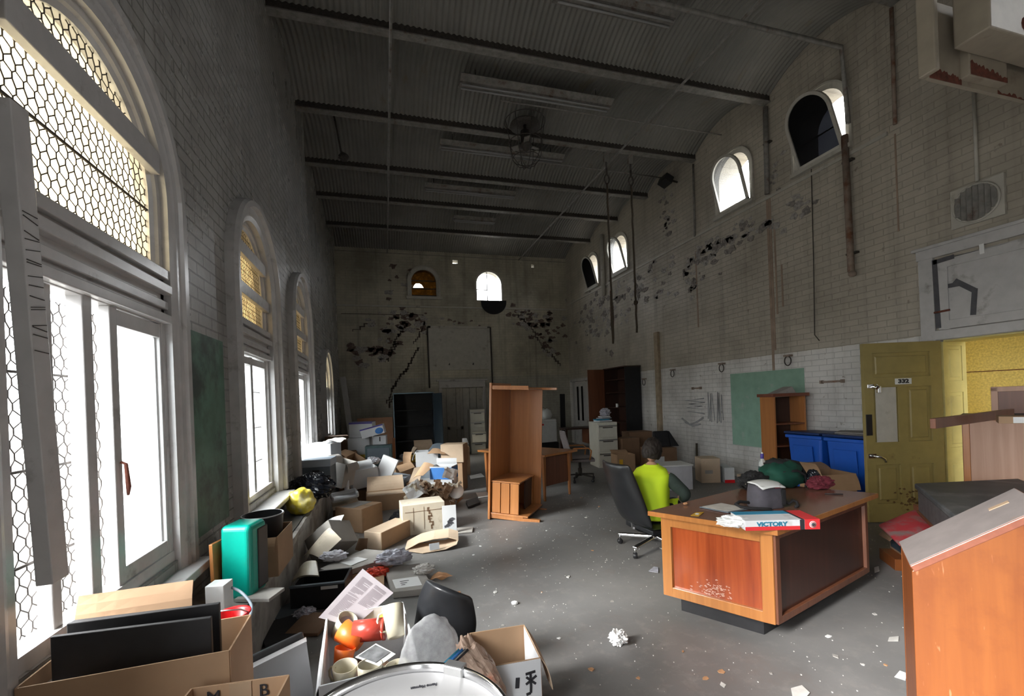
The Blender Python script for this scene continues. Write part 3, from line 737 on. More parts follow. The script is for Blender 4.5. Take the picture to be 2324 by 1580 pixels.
# ------------------------------------------------------------------ doorway, hatch, corridor
mb = MB()
mb.box((XR - 0.01, DY1 + 0.09, 1.62), (0.05, 0.15, 3.24)).box((XR - 0.01, DY0 - 0.09, 1.62), (0.05, 0.15, 3.24)).box((XR - 0.012, (DY0 + DY1) / 2, DZ + 0.06), (0.045, DY1 - DY0 + 0.3, 0.11)).box((XR - 0.015, (DY0 + DY1) / 2, 3.2), (0.06, DY1 - DY0 + 0.36, 0.12))
mb.box((XR - 0.03, (DY0 + DY1) / 2, 3.27), (0.1, DY1 - DY0 + 0.42, 0.035))
struct(mb.build('trim_30', MATS['white_trim'], bevel=0.006))
ht = thing('hatch', 'white panelled hatch over the yellow doorway marked with strips of dark tape', 'hatch', (XR - 0.02, (DY0 + DY1) / 2, 2.68))
W_, H_ = DY1 - DY0 - 0.06, 0.82
MB().box((0, 0, 0), (0.03, W_, H_)).build('panel', MATS['white_trim'], ht, bevel=0.004)
mb = MB()
for s in (-1, 1): mb.box((-0.022, s * (W_ / 2 - 0.05), 0), (0.02, 0.1, H_)).box((-0.022, 0, s * (H_ / 2 - 0.05)), (0.02, W_ - 0.2, 0.1))
mb.build('frame', MATS['white_trim'], ht, bevel=0.005)
def tape(mb, pts, w, x):
    for a, b in zip(pts[:-1], pts[1:]): mb.bar((x, a[0], a[1]), (x, b[0], b[1]), w, 0.003, up=(1, 0, 0))
tp = MB()
hp = lambda px, py: (wx(px, py, XR - 0.05).y - (DY0 + DY1) / 2, wx(px, py, XR - 0.05).z - 2.68)
tape(tp, [hp(2147, 650), hp(2183, 643)], 0.05, -0.02); tape(tp, [hp(2165, 637), hp(2212, 660)], 0.055, -0.0205); tape(tp, [hp(2211, 655), hp(2207, 715)], 0.05, -0.02)
tape(tp, [hp(2118, 597), hp(2166, 582)], 0.05, -0.036); tape(tp, [hp(2121, 590), hp(2131, 745)], 0.05, -0.036)
tp.build('tape', MATS['tape_grey'], ht)
tp = MB(); tape(tp, [hp(2228, 554), hp(2230, 576)], 0.04, -0.036); tp.build('white_tape', MATS['white_paper'], ht)
MB().tube([(-0.04, W_ / 2 + 0.03, -0.2), (-0.05, W_ / 2 - 0.02, -0.2), (-0.045, W_ / 2 - 0.12, -0.195)], 0.012, 8).build('latch', MATS['rust'], ht)
# corridor: timber sheet wall, ceiling, far end
struct(MB().box((8.35, 1.9, 1.6), (0.1, 5.2, 3.3)).build('wall_corridor', MATS['osb_yellow']))
struct(MB().box((7.6, 1.9, 3.2), (1.6, 5.2, 0.1)).build('ceiling_corridor', MATS['white_trim']))
struct(MB().box((7.6, 4.45, 1.6), (1.6, 0.1, 3.3)).build('wall_corridor_end', MATS['osb_yellow']))
MB().box((8.297, 2.2, 1.78), (0.006, 4.4, 0.012)).build('seam', MATS['rust'], bpy.data.objects['wall_corridor'])
def panelled(mb, w, h, th, panels, fn):
    holes = [[(x0, z0), (x1, z0), (x1, z1), (x0, z1)] for x0, x1, z0, z1 in panels]
    plate(mb, [(0, 0), (w, 0), (w, h), (0, h)], holes, lambda a, b, t: fn(a, b, t - th / 2), th)
    for x0, x1, z0, z1 in panels:
        vs = [fn(x0, z0, -0.006), fn(x1, z0, -0.006), fn(x1, z1, -0.006), fn(x0, z1, -0.006), fn(x0, z0, 0.006), fn(x1, z0, 0.006), fn(x1, z1, 0.006), fn(x0, z1, 0.006)]
        mb.add(vs, [(0, 3, 2, 1), (4, 5, 6, 7), (0, 1, 5, 4), (1, 2, 6, 5), (2, 3, 7, 6), (3, 0, 4, 7)])
        i = 0.035
        for s in (-1, 1):
            t0, t1 = s * 0.005, s * 0.014
            vs = [fn(x0 + i, z0 + i, t0), fn(x1 - i, z0 + i, t0), fn(x1 - i, z1 - i, t0), fn(x0 + i, z1 - i, t0), fn(x0 + 2 * i * .7, z0 + 2 * i * .7, t1), fn(x1 - 2 * i * .7, z0 + 2 * i * .7, t1), fn(x1 - 2 * i * .7, z1 - 2 * i * .7, t1), fn(x0 + 2 * i * .7, z1 - 2 * i * .7, t1)]
            mb.add(vs, [(4, 5, 6, 7), (0, 1, 5, 4), (1, 2, 6, 5), (2, 3, 7, 6), (3, 0, 4, 7)])
# panelled linings of the doorway
mb = MB(); panelled(mb, 0.40, 2.13, 0.03, [(0.07, 0.33, 0.12, 0.70), (0.07, 0.33, 0.86, 1.52), (0.07, 0.33, 1.66, 2.08)], lambda a, b, t: (XR + 0.012 + a, DY1 - 0.016 + t, b))
panelled(mb, 0.40, 2.13, 0.03, [(0.07, 0.33, 0.12, 0.70), (0.07, 0.33, 0.86, 1.52), (0.07, 0.33, 1.66, 2.08)], lambda a, b, t: (XR + 0.012 + a, DY0 + 0.016 + t, b))
mb.box((XR + 0.21, (DY0 + DY1) / 2, DZ - 0.012), (0.4, DY1 - DY0 - 0.07, 0.02))
struct(mb.build('trim_31', MATS['reveal_yellow'], bevel=0.003))
# the open door leaf, hinged at the far jamb
hinge = Vector((XR - 0.04, DY1 - 0.02, 0.012)); fre = fl(1976, 1187)
dirv = Vector((fre.x - hinge.x, fre.y - hinge.y, 0)); DW = 0.91; ang = math.atan2(dirv.y, dirv.x)
dr = bpy.data.objects.new('door_1', None); col.objects.link(dr); dr.location = hinge; dr.rotation_euler = (0, 0, ang); struct(dr)
DH = 2.13
mb = MB(); panelled(mb, DW, DH, 0.045, [(0.13, 0.80, 1.72, 2.01), (0.13, 0.41, 0.95, 1.60), (0.52, 0.80, 0.95, 1.60), (0.13, 0.41, 0.22, 0.68), (0.52, 0.80, 0.22, 0.68)], lambda a, b, t: (a, t, b))
mb.build('leaf', MATS['door_yellow'], dr, bevel=0.002)
# face towards the camera is local +y (leaf points away from the hinge towards -x)
FS = 1
MB().box((0.66, FS * 0.018, 1.275), (0.24, 0.006, 0.66)).build('notice_board', MATS['cream_trim'], dr)
sg = MB().box((0.455, FS * 0.0265, 1.665), (0.19, 0.006, 0.07)).build('number_plate', MATS['white_plastic'], dr)
def text(body, size, mat, parent, loc, rot, name='lettering', depth=0.0008, sx=1.0, align='CENTER', bold=0.0):
    cu = bpy.data.curves.new(name, 'FONT'); cu.body = body; cu.size = size; cu.extrude = depth; cu.align_x = align; cu.align_y = 'CENTER'; cu.offset = bold
    o = bpy.data.objects.new(name, cu)
    col.objects.link(o); dg = bpy.context.evaluated_depsgraph_get(); me = bpy.data.meshes.new_from_object(o.evaluated_get(dg))
    bpy.data.objects.remove(o); me.materials.clear(); me.materials.append(MATS[mat])
    o = bpy.data.objects.new(name, me); col.objects.link(o); o.parent = parent; o.location = loc; o.rotation_euler = rot; o.scale = (sx, 1, 1)
    return o
text('332', 0.062, 'black_matt', sg, (0.455, FS * 0.0305, 1.665), (R(90), 0, R(180)), 'number', sx=1.35, bold=0.0035)
mb = MB().box((0.82, FS * 0.03, 1.62), (0.12, 0.02, 0.045)).tube([(0.80, FS * 0.03, 1.62), (0.80, FS * 0.09, 1.60)], 0.026, 12).box((0.78, FS * 0.07, 1.58), (0.035, 0.04, 0.08))
mb.build('lock', MATS['chrome'], dr, bevel=0.004)
MB().box((0.87, FS * 0.026, 1.16), (0.07, 0.008, 0.25)).build('push_plate', MATS['black_plastic'], dr, bevel=0.002)
mb = MB().box((0.85, FS * 0.027, 0.79), (0.09, 0.01, 0.05)).tube([(0.84, FS * 0.03, 0.79), (0.84, FS * 0.075, 0.79), (0.80, FS * 0.085, 0.785), (0.75, FS * 0.085, 0.76), (0.74, FS * 0.085, 0.72)], [0.016, 0.016, 0.015, 0.014, 0.012], 10)
mb.build('handle', MATS['chrome'], dr)
r = random.Random(2); mb = MB()
for i in range(46): flake(mb, (r.gauss(0.38, 0.10), r.gauss(0.27, 0.06)), 0.017, lambda a, b, t: (a, FS * (0.0225 + t * 0.15), b), r)
mb.build('worn_paint', MATS['worn_brown'], dr)

# ------------------------------------------------------------------ wall and ceiling fittings
def pipe(label, pts, rr, mat='rusty_pipe', cat='pipe', brk=None):
    t = thing('wall_pipe', label, cat, pts[0])
    P0 = Vector(pts[0]); MB().tube([Vector(p) - P0 for p in pts], rr, 10).build('pipe', MATS[mat], t)
    for p in (brk or []): MB().box(Vector(p) - P0, (rr * 1.6, rr * 3.4, 0.025)).build('clip', MATS['iron_dark'], t)
    return t
pipe('brown pipe running down past the half-open dark window to an open elbow', [(XR - 0.07, 4.6, 5.16), (XR - 0.07, 4.58, 3.25), (XR - 0.075, 4.55, 3.2), (XR - 0.15, 4.52, 3.19)], 0.042, brk=[(XR - 0.03, 4.59, 4.8), (XR - 0.03, 4.58, 3.5)])
pipe('thin rust-red pipe dropping to the ledge nearest the hanging girder', [(XR - 0.04, 3.98, 6.42), (XR - 0.04, 3.99, 4.95)], 0.022)
pipe('grey pipe in the line between the dark and the white high window', [(XR - 0.05, 5.9, 6.4), (XR - 0.05, 5.93, 4.95)], 0.04, 'iron_grey', brk=[(XR - 0.03, 5.9, 5.8)])
pipe('thin grey pipe falling from a beam left of the wide white high window', [(XR - 0.03, 7.74, 6.4), (XR - 0.03, 7.77, 4.9)], 0.02, 'iron_grey')
pipe('pale pipe beside the far pair of high windows', [(XR - 0.05, 11.75, 6.4), (XR - 0.05, 11.75, 4.6)], 0.06, 'cream_trim')
pipe('long conduit crossing under the ceiling to the brown downpipe', [(-1.15, 4.62, 6.40), (6.33, 4.6, 6.40), (6.34, 4.55, 5.3)], 0.03, 'iron_grey')
pipe('thin conduit crossing the ceiling above the first row of lamps', [(2.0, 6.9, 6.52), (6.35, 6.9, 6.52)], 0.012, 'iron_grey')
pipe('thin conduit crossing the ceiling behind the ropes', [(2.6, 8.5, 6.5), (6.35, 8.55, 6.5)], 0.012, 'iron_grey')
pipe('hanging wire looped down the wall below the dark high window', [(XR - 0.02, 5.15, 5.0), (XR - 0.02, 5.17, 3.6), (XR - 0.02, 5.2, 2.45), (XR - 0.03, 5.12, 2.35)], 0.006, 'iron_dark', 'wire')
pipe('thin conduit rising above the round wall vent', [(XR - 0.03, 3.22, 4.85), (XR - 0.03, 3.22, 3.85)], 0.016, 'cream_trim')
for s, x in (('left', 1.42), ('right', 3.54)):
    pipe('dark upright pipe on the back wall, %s side of the blank white panel' % s, [(x, YB - 0.04, 4.1), (x, YB - 0.04, 2.1)], 0.022, 'iron_dark')
# vent
v = thing('wall_vent', 'round louvred fan vent in a square plate high above the hatch', 'vent', (XR - 0.02, 3.23, 3.62))
MB().box((0, 0, 0), (0.04, 0.46, 0.44)).build('plate', MATS['cream_trim'], v, bevel=0.004)
mb = MB(); mb.tube([(-0.03, 0.2 * math.cos(a * PI / 16), 0.2 * math.sin(a * PI / 16)) for a in range(32)], 0.012, 6, closed=True); mb.build('ring', MATS['cream_trim'], v)
for k in range(-3, 4):
    h = math.sqrt(0.19 ** 2 - (k * 0.052) ** 2)
    MB().box((-0.035, k * 0.052, 0), (0.012, 0.042, 2 * h), rot=(0, 0, R(35))).build('louvre', MATS['iron_grey'], v)
# iron rings
for i, (px, py, lb) in enumerate(((1335, 868, 'beyond the tall dark bookcase'), (1465, 865, 'right of the tall dark bookcase'), (1530, 845, 'just past the timber strip'), (1642, 832, 'left of the pale green patch'), (1793, 815, 'above the pale green patch'))):
    p = wx(px, py, XR)
    t = thing('iron_ring', 'rusty iron ring hanging from a wall bracket ' + lb, 'ring', (XR, p.y, p.z), 0, 'iron rings along the right wall')
    MB().box((-0.04, 0, 0.055), (0.08, 0.11, 0.03)).build('bracket', MATS['rusty_pipe'], t)
    MB().tube([(-0.05, 0.06 * math.cos(a * PI / 10), -0.03 + 0.075 * math.sin(a * PI / 10)) for a in range(20)], 0.009, 6, closed=True).build('ring', MATS['iron_dark'], t)
for (y, z, w_, lb) in ((7.9, 1.72, 0.24, 'left of the pale green patch'), (4.95, 1.72, 0.32, 'beside the open yellow door')):
    t = tag(MB().box((0, 0, 0), (0.03, w_, 0.03)).box((-0.01, -w_ / 2, 0), (0.05, 0.03, 0.05)).box((-0.01, w_ / 2, 0), (0.05, 0.03, 0.05)).build('wall_rail', MATS['rusty_pipe'], loc=(XR - 0.02, y, z)), 'short rusty rail screwed to the white wall ' + lb, 'rail')
tag(MB().box((0, 0, 0), (0.07, 0.15, 2.52)).build('timber_strip', MATS['raw_timber'], loc=(XR - 0.035, 9.24, 1.86), bevel=0.004), 'tall bare timber board fixed upright on the right wall', 'board')
# ceiling lamps
def batten(y, x0, x1, z, lb):
    t = thing('ceiling_lamp', lb, 'lamp', ((x0 + x1) / 2, y, z), 0, 'fluorescent battens under the iron ceiling')
    L = x1 - x0
    MB().box((0, 0, 0.04), (L, 0.10, 0.06)).box((0, -0.11, 0.06), (L, 0.12, 0.012), rot=(R(-22), 0, 0)).box((0, 0.11, 0.06), (L, 0.12, 0.012), rot=(R(22), 0, 0)).build('housing', MATS['iron_grey'], t)
    for s in (-1, 1): MB().tube([(-L / 2 + 0.03, s * 0.045, -0.01), (L / 2 - 0.03, s * 0.045, -0.01)], 0.014, 8).build('tube', MATS['lamp_tube'], t)
    for s in (-1, 1): MB().tube([(s * L * 0.4, 0, 0.06), (s * L * 0.4, 0, 0.35)], 0.008, 6).build('hanger', MATS['iron_dark'], t)
batten(4.95, 2.2, 3.85, 6.52, 'fluorescent lamp with unlit tubes nearest the top of the ceiling')
batten(6.75, 1.3, 3.9, 6.55, 'long fluorescent lamp with unlit tubes in front of the caged fan')
batten(8.5, 1.2, 3.75, 6.55, 'fluorescent lamp with unlit tubes behind the caged fan')
batten(10.15, 1.05, 3.2, 6.5, 'fluorescent lamp in the third bay before the back wall')
batten(11.75, 1.95, 3.1, 6.5, 'short fluorescent lamp in the second bay before the back wall')
# caged fan
t = thing('caged_fan', 'dark ceiling fan hanging in a wire cage', 'fan', (2.56, 7.36, 6.5))
MB().lathe([(0.03, 0), (0.03, -0.12), (0.085, -0.14), (0.09, -0.34), (0.1, -0.36), (0.12, -0.40), (0.06, -0.44), (0.03, -0.5), (0.0, -0.51)], n=16).build('motor', MATS['iron_dark'], t)
MB().lathe([(0.26, -0.02), (0.27, -0.05), (0.1, -0.03)], n=20).build('canopy', MATS['iron_dark'], t)
cg = MB()
for z, rr in ((0.02, 0.36), (-0.35, 0.3), (-0.62, 0.24)): cg.tube([(rr * math.cos(a * PI / 12), rr * math.sin(a * PI / 12), z) for a in range(24)], 0.007, 5, closed=True)
for k in range(8):
    a = k * PI / 4; cg.tube([(rr * math.cos(a), rr * math.sin(a), z) for rr, z in ((0.36, 0.02), (0.31, -0.2), (0.3, -0.35), (0.28, -0.52), (0.24, -0.62), (0.14, -0.74), (0.0, -0.78))], 0.006, 5)
cg.build('cage', MATS['iron_dark'], t)
for k in range(3):
    a = k * 2 * PI / 3 + 0.3
    MB().box((0.17 * math.cos(a), 0.17 * math.sin(a), -0.38), (0.18, 0.1, 0.012), rot=(0.3, 0, a)).build('blade', MATS['iron_grey'], t)
# ropes
for px0, py0, px1, py1, lb, rust in ((1375, 350, 1388, 780, 'rope with a frayed brown end hanging from a ceiling beam, left of two', True), (1430, 355, 1440, 755, 'dark knotted rope hanging from a ceiling beam nearer the right wall', False)):
    top = fl(px0, py0, 6.44); bot = wy(px1, py1, top.y)
    t = thing('hanging_rope', lb, 'rope', top, 0, 'ropes hanging from the ceiling')
    L = top.z - bot.z
    MB().tube([(0, 0, 0), (0, 0, -0.28)], 0.018, 6).tube([(0.05 * math.cos(a * PI / 8), 0, -0.5 + 0.09 * math.sin(a * PI / 8)) for a in range(16)], 0.014, 6, closed=True).tube([(0, 0, -0.28), (0, 0, -0.42)], 0.02, 6).build('hook', MATS['iron_dark'], t)
    MB().box((0, 0, -0.06), (0.1, 0.05, 0.2)).build('clamp', MATS['iron_grey'], t)
    pts = [(0.004 * math.sin(k * 1.7), 0.004 * math.cos(k * 2.1), -0.58 - (L - 0.58) * k / 24) for k in range(25)]
    MB().tube(pts, [0.02 if not rust or k < 16 else 0.02 + 0.012 * math.sin((k - 16) / 8 * PI) for k in range(25)], 8).build('strand', MATS['rope'], t)
    if rust: MB().tube([(0.0, 0.012, -L * 0.72), (0.01, 0.015, -L * 0.87), (0, 0.012, -L * 1.0)], [0.02, 0.036, 0.012], 7).build('frayed_end', MATS['rust'], t)
    else: MB().blob((0, 0, -L * 0.83), (0.045, 0.045, 0.05), 10, 8, 0.3, 3, 4).build('knot', MATS['rope'], t)
p = wx(1500, 390, XR - 0.25)
t = thing('flood_lamp', 'dark flood lamp on a bracket at the top of the right wall', 'lamp', (XR, 8.3, 6.2))
MB().tube([(0, 0, 0.1), (-0.15, 0, 0.12), (-0.25, 0, 0.12)], 0.02, 6).build('bracket', MATS['iron_dark'], t)
MB().box((-0.3, 0, 0.1), (0.2, 0.28, 0.16), rot=(0, R(25), 0)).build('head', MATS['black_plastic'], t, bevel=0.01)
# small drooping fitting on the left of the ceiling
t = thing('hanging_fitting', 'dark lamp holder dangling on a bent stem near the left wall', 'lamp holder', tuple(fl(757, 270, 6.6)))
MB().tube([(0, 0, 0.1), (0.05, 0, -0.2), (0.1, 0, -0.55), (0.16, 0, -0.62)], 0.018, 6).build('stem', MATS['iron_dark'], t)
MB().blob((0.14, 0, -0.64), (0.09, 0.08, 0.07), 10, 8, 0.3, 2, 3).build('holder', MATS['iron_dark'], t)
# steel girder at upper right
t = thing('steel_girder', 'cream-painted steel girder end with rust bleeding along its lower edge', 'girder', (4.17, 2.4, 4.03))
MB().box((1.12, 0, 0.32), (2.19, 0.03, 0.62)).build('web', MATS['girder_paint'], t)
MB().box((0.0, -0.03, 0.5), (0.05, 0.12, 0.96)).build('end_plate', MATS['girder_paint'], t, bevel=0.01)
MB().box((0.62, -0.045, 0.32), (0.46, 0.07, 0.54)).build('stiffener', MATS['girder_paint'], t, bevel=0.012)
FZ0 = wy(2130, 25, 2.1)
MB().box((1.2, -0.19, FZ0.z - 4.03 + 0.20), (2.0, 0.22, 0.40)).build('flange', MATS['girder_paint'], t, bevel=0.012)
r = random.Random(9)
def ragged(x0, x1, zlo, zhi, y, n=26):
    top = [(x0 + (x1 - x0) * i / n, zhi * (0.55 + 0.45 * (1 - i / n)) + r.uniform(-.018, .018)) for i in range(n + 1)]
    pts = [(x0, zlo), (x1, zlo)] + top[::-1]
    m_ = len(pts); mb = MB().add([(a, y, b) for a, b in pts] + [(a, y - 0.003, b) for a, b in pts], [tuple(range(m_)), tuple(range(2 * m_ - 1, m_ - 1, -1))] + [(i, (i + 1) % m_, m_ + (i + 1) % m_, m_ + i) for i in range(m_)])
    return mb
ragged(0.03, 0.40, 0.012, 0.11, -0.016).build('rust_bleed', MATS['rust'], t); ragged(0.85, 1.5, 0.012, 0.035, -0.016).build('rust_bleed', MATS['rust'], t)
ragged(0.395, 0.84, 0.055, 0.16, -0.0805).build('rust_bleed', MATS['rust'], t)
MB().tube([(0.62, -0.29, FZ0.z - 3.93), (0.62, -0.315, FZ0.z - 3.93)], [0.075, 0.04], 10).build('bolt', MATS['rust'], t)
# back wall: blank panel with moulding, boarded doorway
pn = MB(); pn.box((2.48, YB - 0.015, 3.37), (1.93, 0.03, 1.38)); pn = tag(pn.build('wall_panel', MATS['cream_trim']), 'large blank cream panel fixed over the boarded doorway on the back wall', 'panel')
mb = MB()
for s in (-1, 1): mb.box((2.48 + s * 0.99, YB - 0.02, 3.4), (0.08, 0.045, 1.5))
mb.box((2.48, YB - 0.02, 4.1), (2.06, 0.045, 0.07)).box((2.48, YB - 0.035, 2.92), (1.08, 0.02, 0.27)).build('frame', MATS['cream_trim'], pn)
for s in (-1, 1): MB().tube([(2.48 + s * 0.4 - 0.0, YB - 0.05, 2.86), (2.5 + s * 0.4, YB - 0.09, 2.84), (2.5 + s * 0.4, YB - 0.09, 2.9)], 0.014, 6).build('hook', MATS['iron_dark'], pn)
d2 = bpy.data.objects.new('door_2', None); col.objects.link(d2); struct(d2); d2.location = (2.5, YB, 0)
mb = MB()
for k in range(6): mb.box((-0.58 + k * 0.232, -0.025 - 0.006 * (k % 2), 1.03), (0.222, 0.03, 2.06))
mb.build('boards', MATS['cream_trim'], d2, bevel=0.004)
mb = MB()
for k in (-0.5, -0.05, 0.52): mb.box((k, -0.05, 1.05), (0.09, 0.03, 2.05))
mb.box((0, -0.05, 0.75), (1.35, 0.03, 0.1)); mb.build('batten', MATS['cream_trim'], d2)
MB().box((0, -0.045, 2.2), (1.55, 0.09, 0.22)).box((0, -0.07, 2.33), (1.7, 0.14, 0.05)).box((-0.73, -0.04, 1.05), (0.1, 0.08, 2.1)).box((0.73, -0.04, 1.05), (0.1, 0.08, 2.1)).build('door_frame', MATS['white_trim'], d2, bevel=0.005)
# far corner door on the right wall with two dark panes
p = wx(1303, 900, XR); d3 = bpy.data.objects.new('door_3', None); col.objects.link(d3); struct(d3); d3.location = (XR, 13.65, 0)
MB().box((-0.03, 0, 1.05), (0.05, 0.95, 2.1)).build('leaf', MATS['white_trim'], d3, bevel=0.004)
for s in (-1, 1): MB().box((-0.058, s * 0.17, 1.4), (0.012, 0.13, 1.15)).build('pane', MATS['dark_glass'], d3)
MB().box((-0.06, 0, 2.2), (0.14, 1.25, 0.1)).box((-0.03, 0.55, 1.07), (0.07, 0.12, 2.15)).box((-0.03, -0.55, 1.07), (0.07, 0.12, 2.15)).build('door_frame', MATS['white_trim'], d3, bevel=0.004)
# ledge (concrete bench) along the left wall
mb = MB(); y0, y1 = 0.8, 9.6
prof = [(XL - 0.02, 0), (XL + 0.33, 0), (XL + 0.34, 0.40), (XL + 0.37, 0.42), (XL + 0.37, 0.48), (XL - 0.02, 0.48)]
n = 44
rr = random.Random(6); vs = []; fs = []
for i in range(n + 1):
    y = y0 + (y1 - y0) * i / n
    for (x, z) in prof:
        j = 0 if x < XL else rr.uniform(-0.008, 0.008)
        vs.append((x + j, y, max(-0.01, z + (rr.uniform(-0.006, 0.006) if z > 0 and x > XL else 0))))
k = len(prof)
for i in range(n):
    for j in range(k): fs.append((i * k + j, i * k + (j + 1) % k, (i + 1) * k + (j + 1) % k, (i + 1) * k + j))
fs.append(tuple(range(k))); fs.append(tuple(n * k + j for j in range(k)))
mb.add(vs, fs); plain('ledge_plaster', (0.36, 0.345, 0.32), 0.7, var=0.2, scale=7, dirt=((0.17, 0.155, 0.14), 2.2, 0.48), bumps=0.4)
struct(mb.build('trim_32', MATS['ledge_plaster']))
MB().box((XL + 0.17, 5.2, 0.485), (0.32, 2.0, 0.012)).build('dust_sheet', MATS['tape_grey'], bpy.data.objects['trim_32'])
# plank leaning across the near window
a = wx(24, 236, -1.07); b = wx(120, 1318, -1.05)
pl = MB().bar((0, 0, 0), b - a, 0.045, 0.075, up=(0, 1, 0)).build('leaning_plank', MATS['white_trim'], loc=a, bevel=0.003)
tag(pl, 'white plank scored by wires slanting across the big mesh window', 'plank')
mb = MB()
for i in range(16):
    q = (b - a) * (0.22 + 0.3 * (i / 16) + rr.uniform(-.01, .01)); mb.box(q + Vector((0.024, 0, 0)), (0.002, 0.06, 0.0025), rot=(rr.uniform(-.25, .25), 0, 0))
mb.build('score_mark', MATS['iron_dark'], pl)
# ------------------------------------------------------------------ furniture
def obl(o, u, v):
    u = Vector(u); v = Vector(v)
    return Matrix(((u.x, v.x, 0, o[0]), (u.y, v.y, 0, o[1]), (0, 0, 1, o[2]), (0, 0, 0, 1)))
def mapped(mb, M):
    mb.v = [tuple(M @ Vector(p)) for p in mb.v]; return mb
# big desk ----------------------------------------------------------
DZT = 0.76
A_, B_, C_ = fl(1470, 1160, DZT), fl(1764, 1204, DZT), fl(1993, 1120, DZT)
u_ = (C_ - B_); v_ = (A_ - B_); LU, LV = u_.length, v_.length; u_.normalize(); v_.normalize()
desk = thing('desk', 'big wooden pedestal desk with mahogany end panel and black plinth, loaded with bags', 'desk', (B_.x, B_.y, 0))
MD = obl((0, 0, 0), u_, v_)
U0, U1, V0, V1, ZB = 0.055, LU - 0.11, 0.05, LV - 0.07, 0.135
def dpart(mb, name, mat, bevel=0.003, parent=None): return mapped(mb, MD).build(name, MATS[mat], parent or desk, bevel=bevel)
mb = MB().box((LU / 2, LV / 2, DZT - 0.0175), (LU, LV, 0.035)); dpart(mb, 'desk_top', 'desk_top', 0.006)
mb = MB(); mb.box((LU / 2, 0.004, DZT - 0.0175), (LU, 0.01, 0.034)).box((0.004, LV / 2, DZT - 0.0175), (0.01, LV, 0.034)).box((LU - 0.004, LV / 2, DZT - 0.0175), (0.01, LV, 0.034)); dpart(mb, 'top_edging', 'oak_frame', 0)
ZM = (ZB + DZT - 0.035) / 2; ZH = DZT - 0.035 - ZB
mb = MB().box((U0 + 0.02, (V0 + V1) / 2, ZM), (0.02, V1 - V0, ZH)); dpart(mb, 'end_panel', 'mahogany_panel', 0)
mb = MB().box((U1 - 0.02, (V0 + V1) / 2, ZM), (0.02, V1 - V0, ZH)); dpart(mb, 'end_panel', 'dark_panel', 0)
mb = MB().box(((U0 + U1) / 2, V0 + 0.02, ZM), (U1 - U0, 0.02, ZH)); dpart(mb, 'front_panel', 'dark_panel', 0)
def frame(mb, L, fn, w=0.055):
    for c, d in (((w / 2, ZM), (w, ZH)), ((L - w / 2, ZM), (w, ZH)), ((L / 2, ZB + w / 2), (L - 2 * w, w)), ((L / 2, DZT - 0.035 - w / 2), (L - 2 * w, w))): fn(mb, c, d)
mb = MB(); frame(mb, V1 - V0, lambda m_, c, d: m_.box((U0, V0 + c[0], c[1]), (0.026, d[0], d[1])), 0.07); dpart(mb, 'end_frame', 'oak_frame', 0.003)
mb = MB(); frame(mb, U1 - U0, lambda m_, c, d: m_.box((U0 + c[0], V0, c[1]), (d[0], 0.026, d[1])), 0.045); dpart(mb, 'front_frame', 'brown_wood', 0.003)
for k in range(2):
    mb = MB()
    uu = (U0 + 0.25, U1 - 0.25)[k]
    mb.box((uu, V1 - 0.02, ZM), (0.46, 0.03, ZH)); dpart(mb, 'drawer_front', 'oak_frame')
r = random.Random(31); mb = MB()
for i in range(90): flake(mb, (V0 + (V1 - V0) * r.gauss(0.52, 0.08), ZB + 0.075 + abs(r.gauss(0, 0.05))), r.uniform(0.002, 0.009), lambda a, b, q: (U0 + 0.0095 - q * 0.02, a, b), r, k=7)
dpart(mb, 'scuff', 'scuff', 0)
mb = MB().box((LU / 2 - 0.02, LV / 2 + 0.02, ZB / 2), (LU - 0.34, LV - 0.30, ZB)); dpart(mb, 'plinth', 'black_plastic', 0.003)
def on_desk(px, py, dz=0.0): return fl(px, py, DZT + dz)
DANG = math.atan2(u_.y, u_.x)
# lectern-like cabinet in the right foreground ------------------------
zb = 0.85
b_ = fl(2069, 1282, zb); a_ = fl(2044, 1229, zb); ab = a_ - b_; wv = ab.length; ab.normalize()
rv = Vector((ab.y, -ab.x, 0)); RUN, RISE = 0.40, 0.305
lec = thing('lectern', 'orange-brown wooden lectern with a dusty sloping top in the near right corner', 'lectern', (b_.x, b_.y, 0))
ML = obl((0, 0, 0), rv, ab)   # local x along the slope (rising), y across
def lpart(mb, name, mat, bevel=0.003): return mapped(mb, ML).build(name, MATS[mat], lec, bevel=bevel)
def side(y0, y1):
    m_ = MB(); vs = [(0.0, y0, 0), (RUN, y0, 0), (RUN, y0, zb + RISE - 0.03), (0.0, y0, zb - 0.028), (0.0, y1, 0), (RUN, y1, 0), (RUN, y1, zb + RISE - 0.03), (0.0, y1, zb - 0.028)]
    return m_.add(vs, [(0, 1, 2, 3), (7, 6, 5, 4), (0, 4, 5, 1), (1, 5, 6, 2), (2, 6, 7, 3), (3, 7, 4, 0)])
lpart(side(0.0, 0.02), 'side_panel', 'lectern_wood'); lpart(side(wv - 0.02, wv), 'side_panel', 'lectern_wood')
lpart(MB().box((0.01, wv / 2, (zb - 0.03) / 2), (0.018, wv - 0.045, zb - 0.03)), 'front_panel', 'lectern_wood')
lpart(MB().box((RUN - 0.01, wv / 2, (zb + RISE - 0.06) / 2), (0.018, wv - 0.045, zb + RISE - 0.06)), 'back_panel', 'lectern_wood')
th = math.atan2(RISE, RUN); SL = math.hypot(RUN, RISE)
mb = MB().box((SL / 2 - 0.004, wv / 2, -0.016), (SL + 0.012, wv + 0.004, 0.03))
mt_ = mapped(MB().box((0, 0, 0), (1e-4, 1e-4, 1e-4)), Matrix()); 
Mt = Matrix.Translation((0, 0, zb)) @ Euler((0, -th, 0)).to_matrix().to_4x4()
lpart(mapped(mb, Mt), 'sloping_top', 'dusty_edge', 0.004)
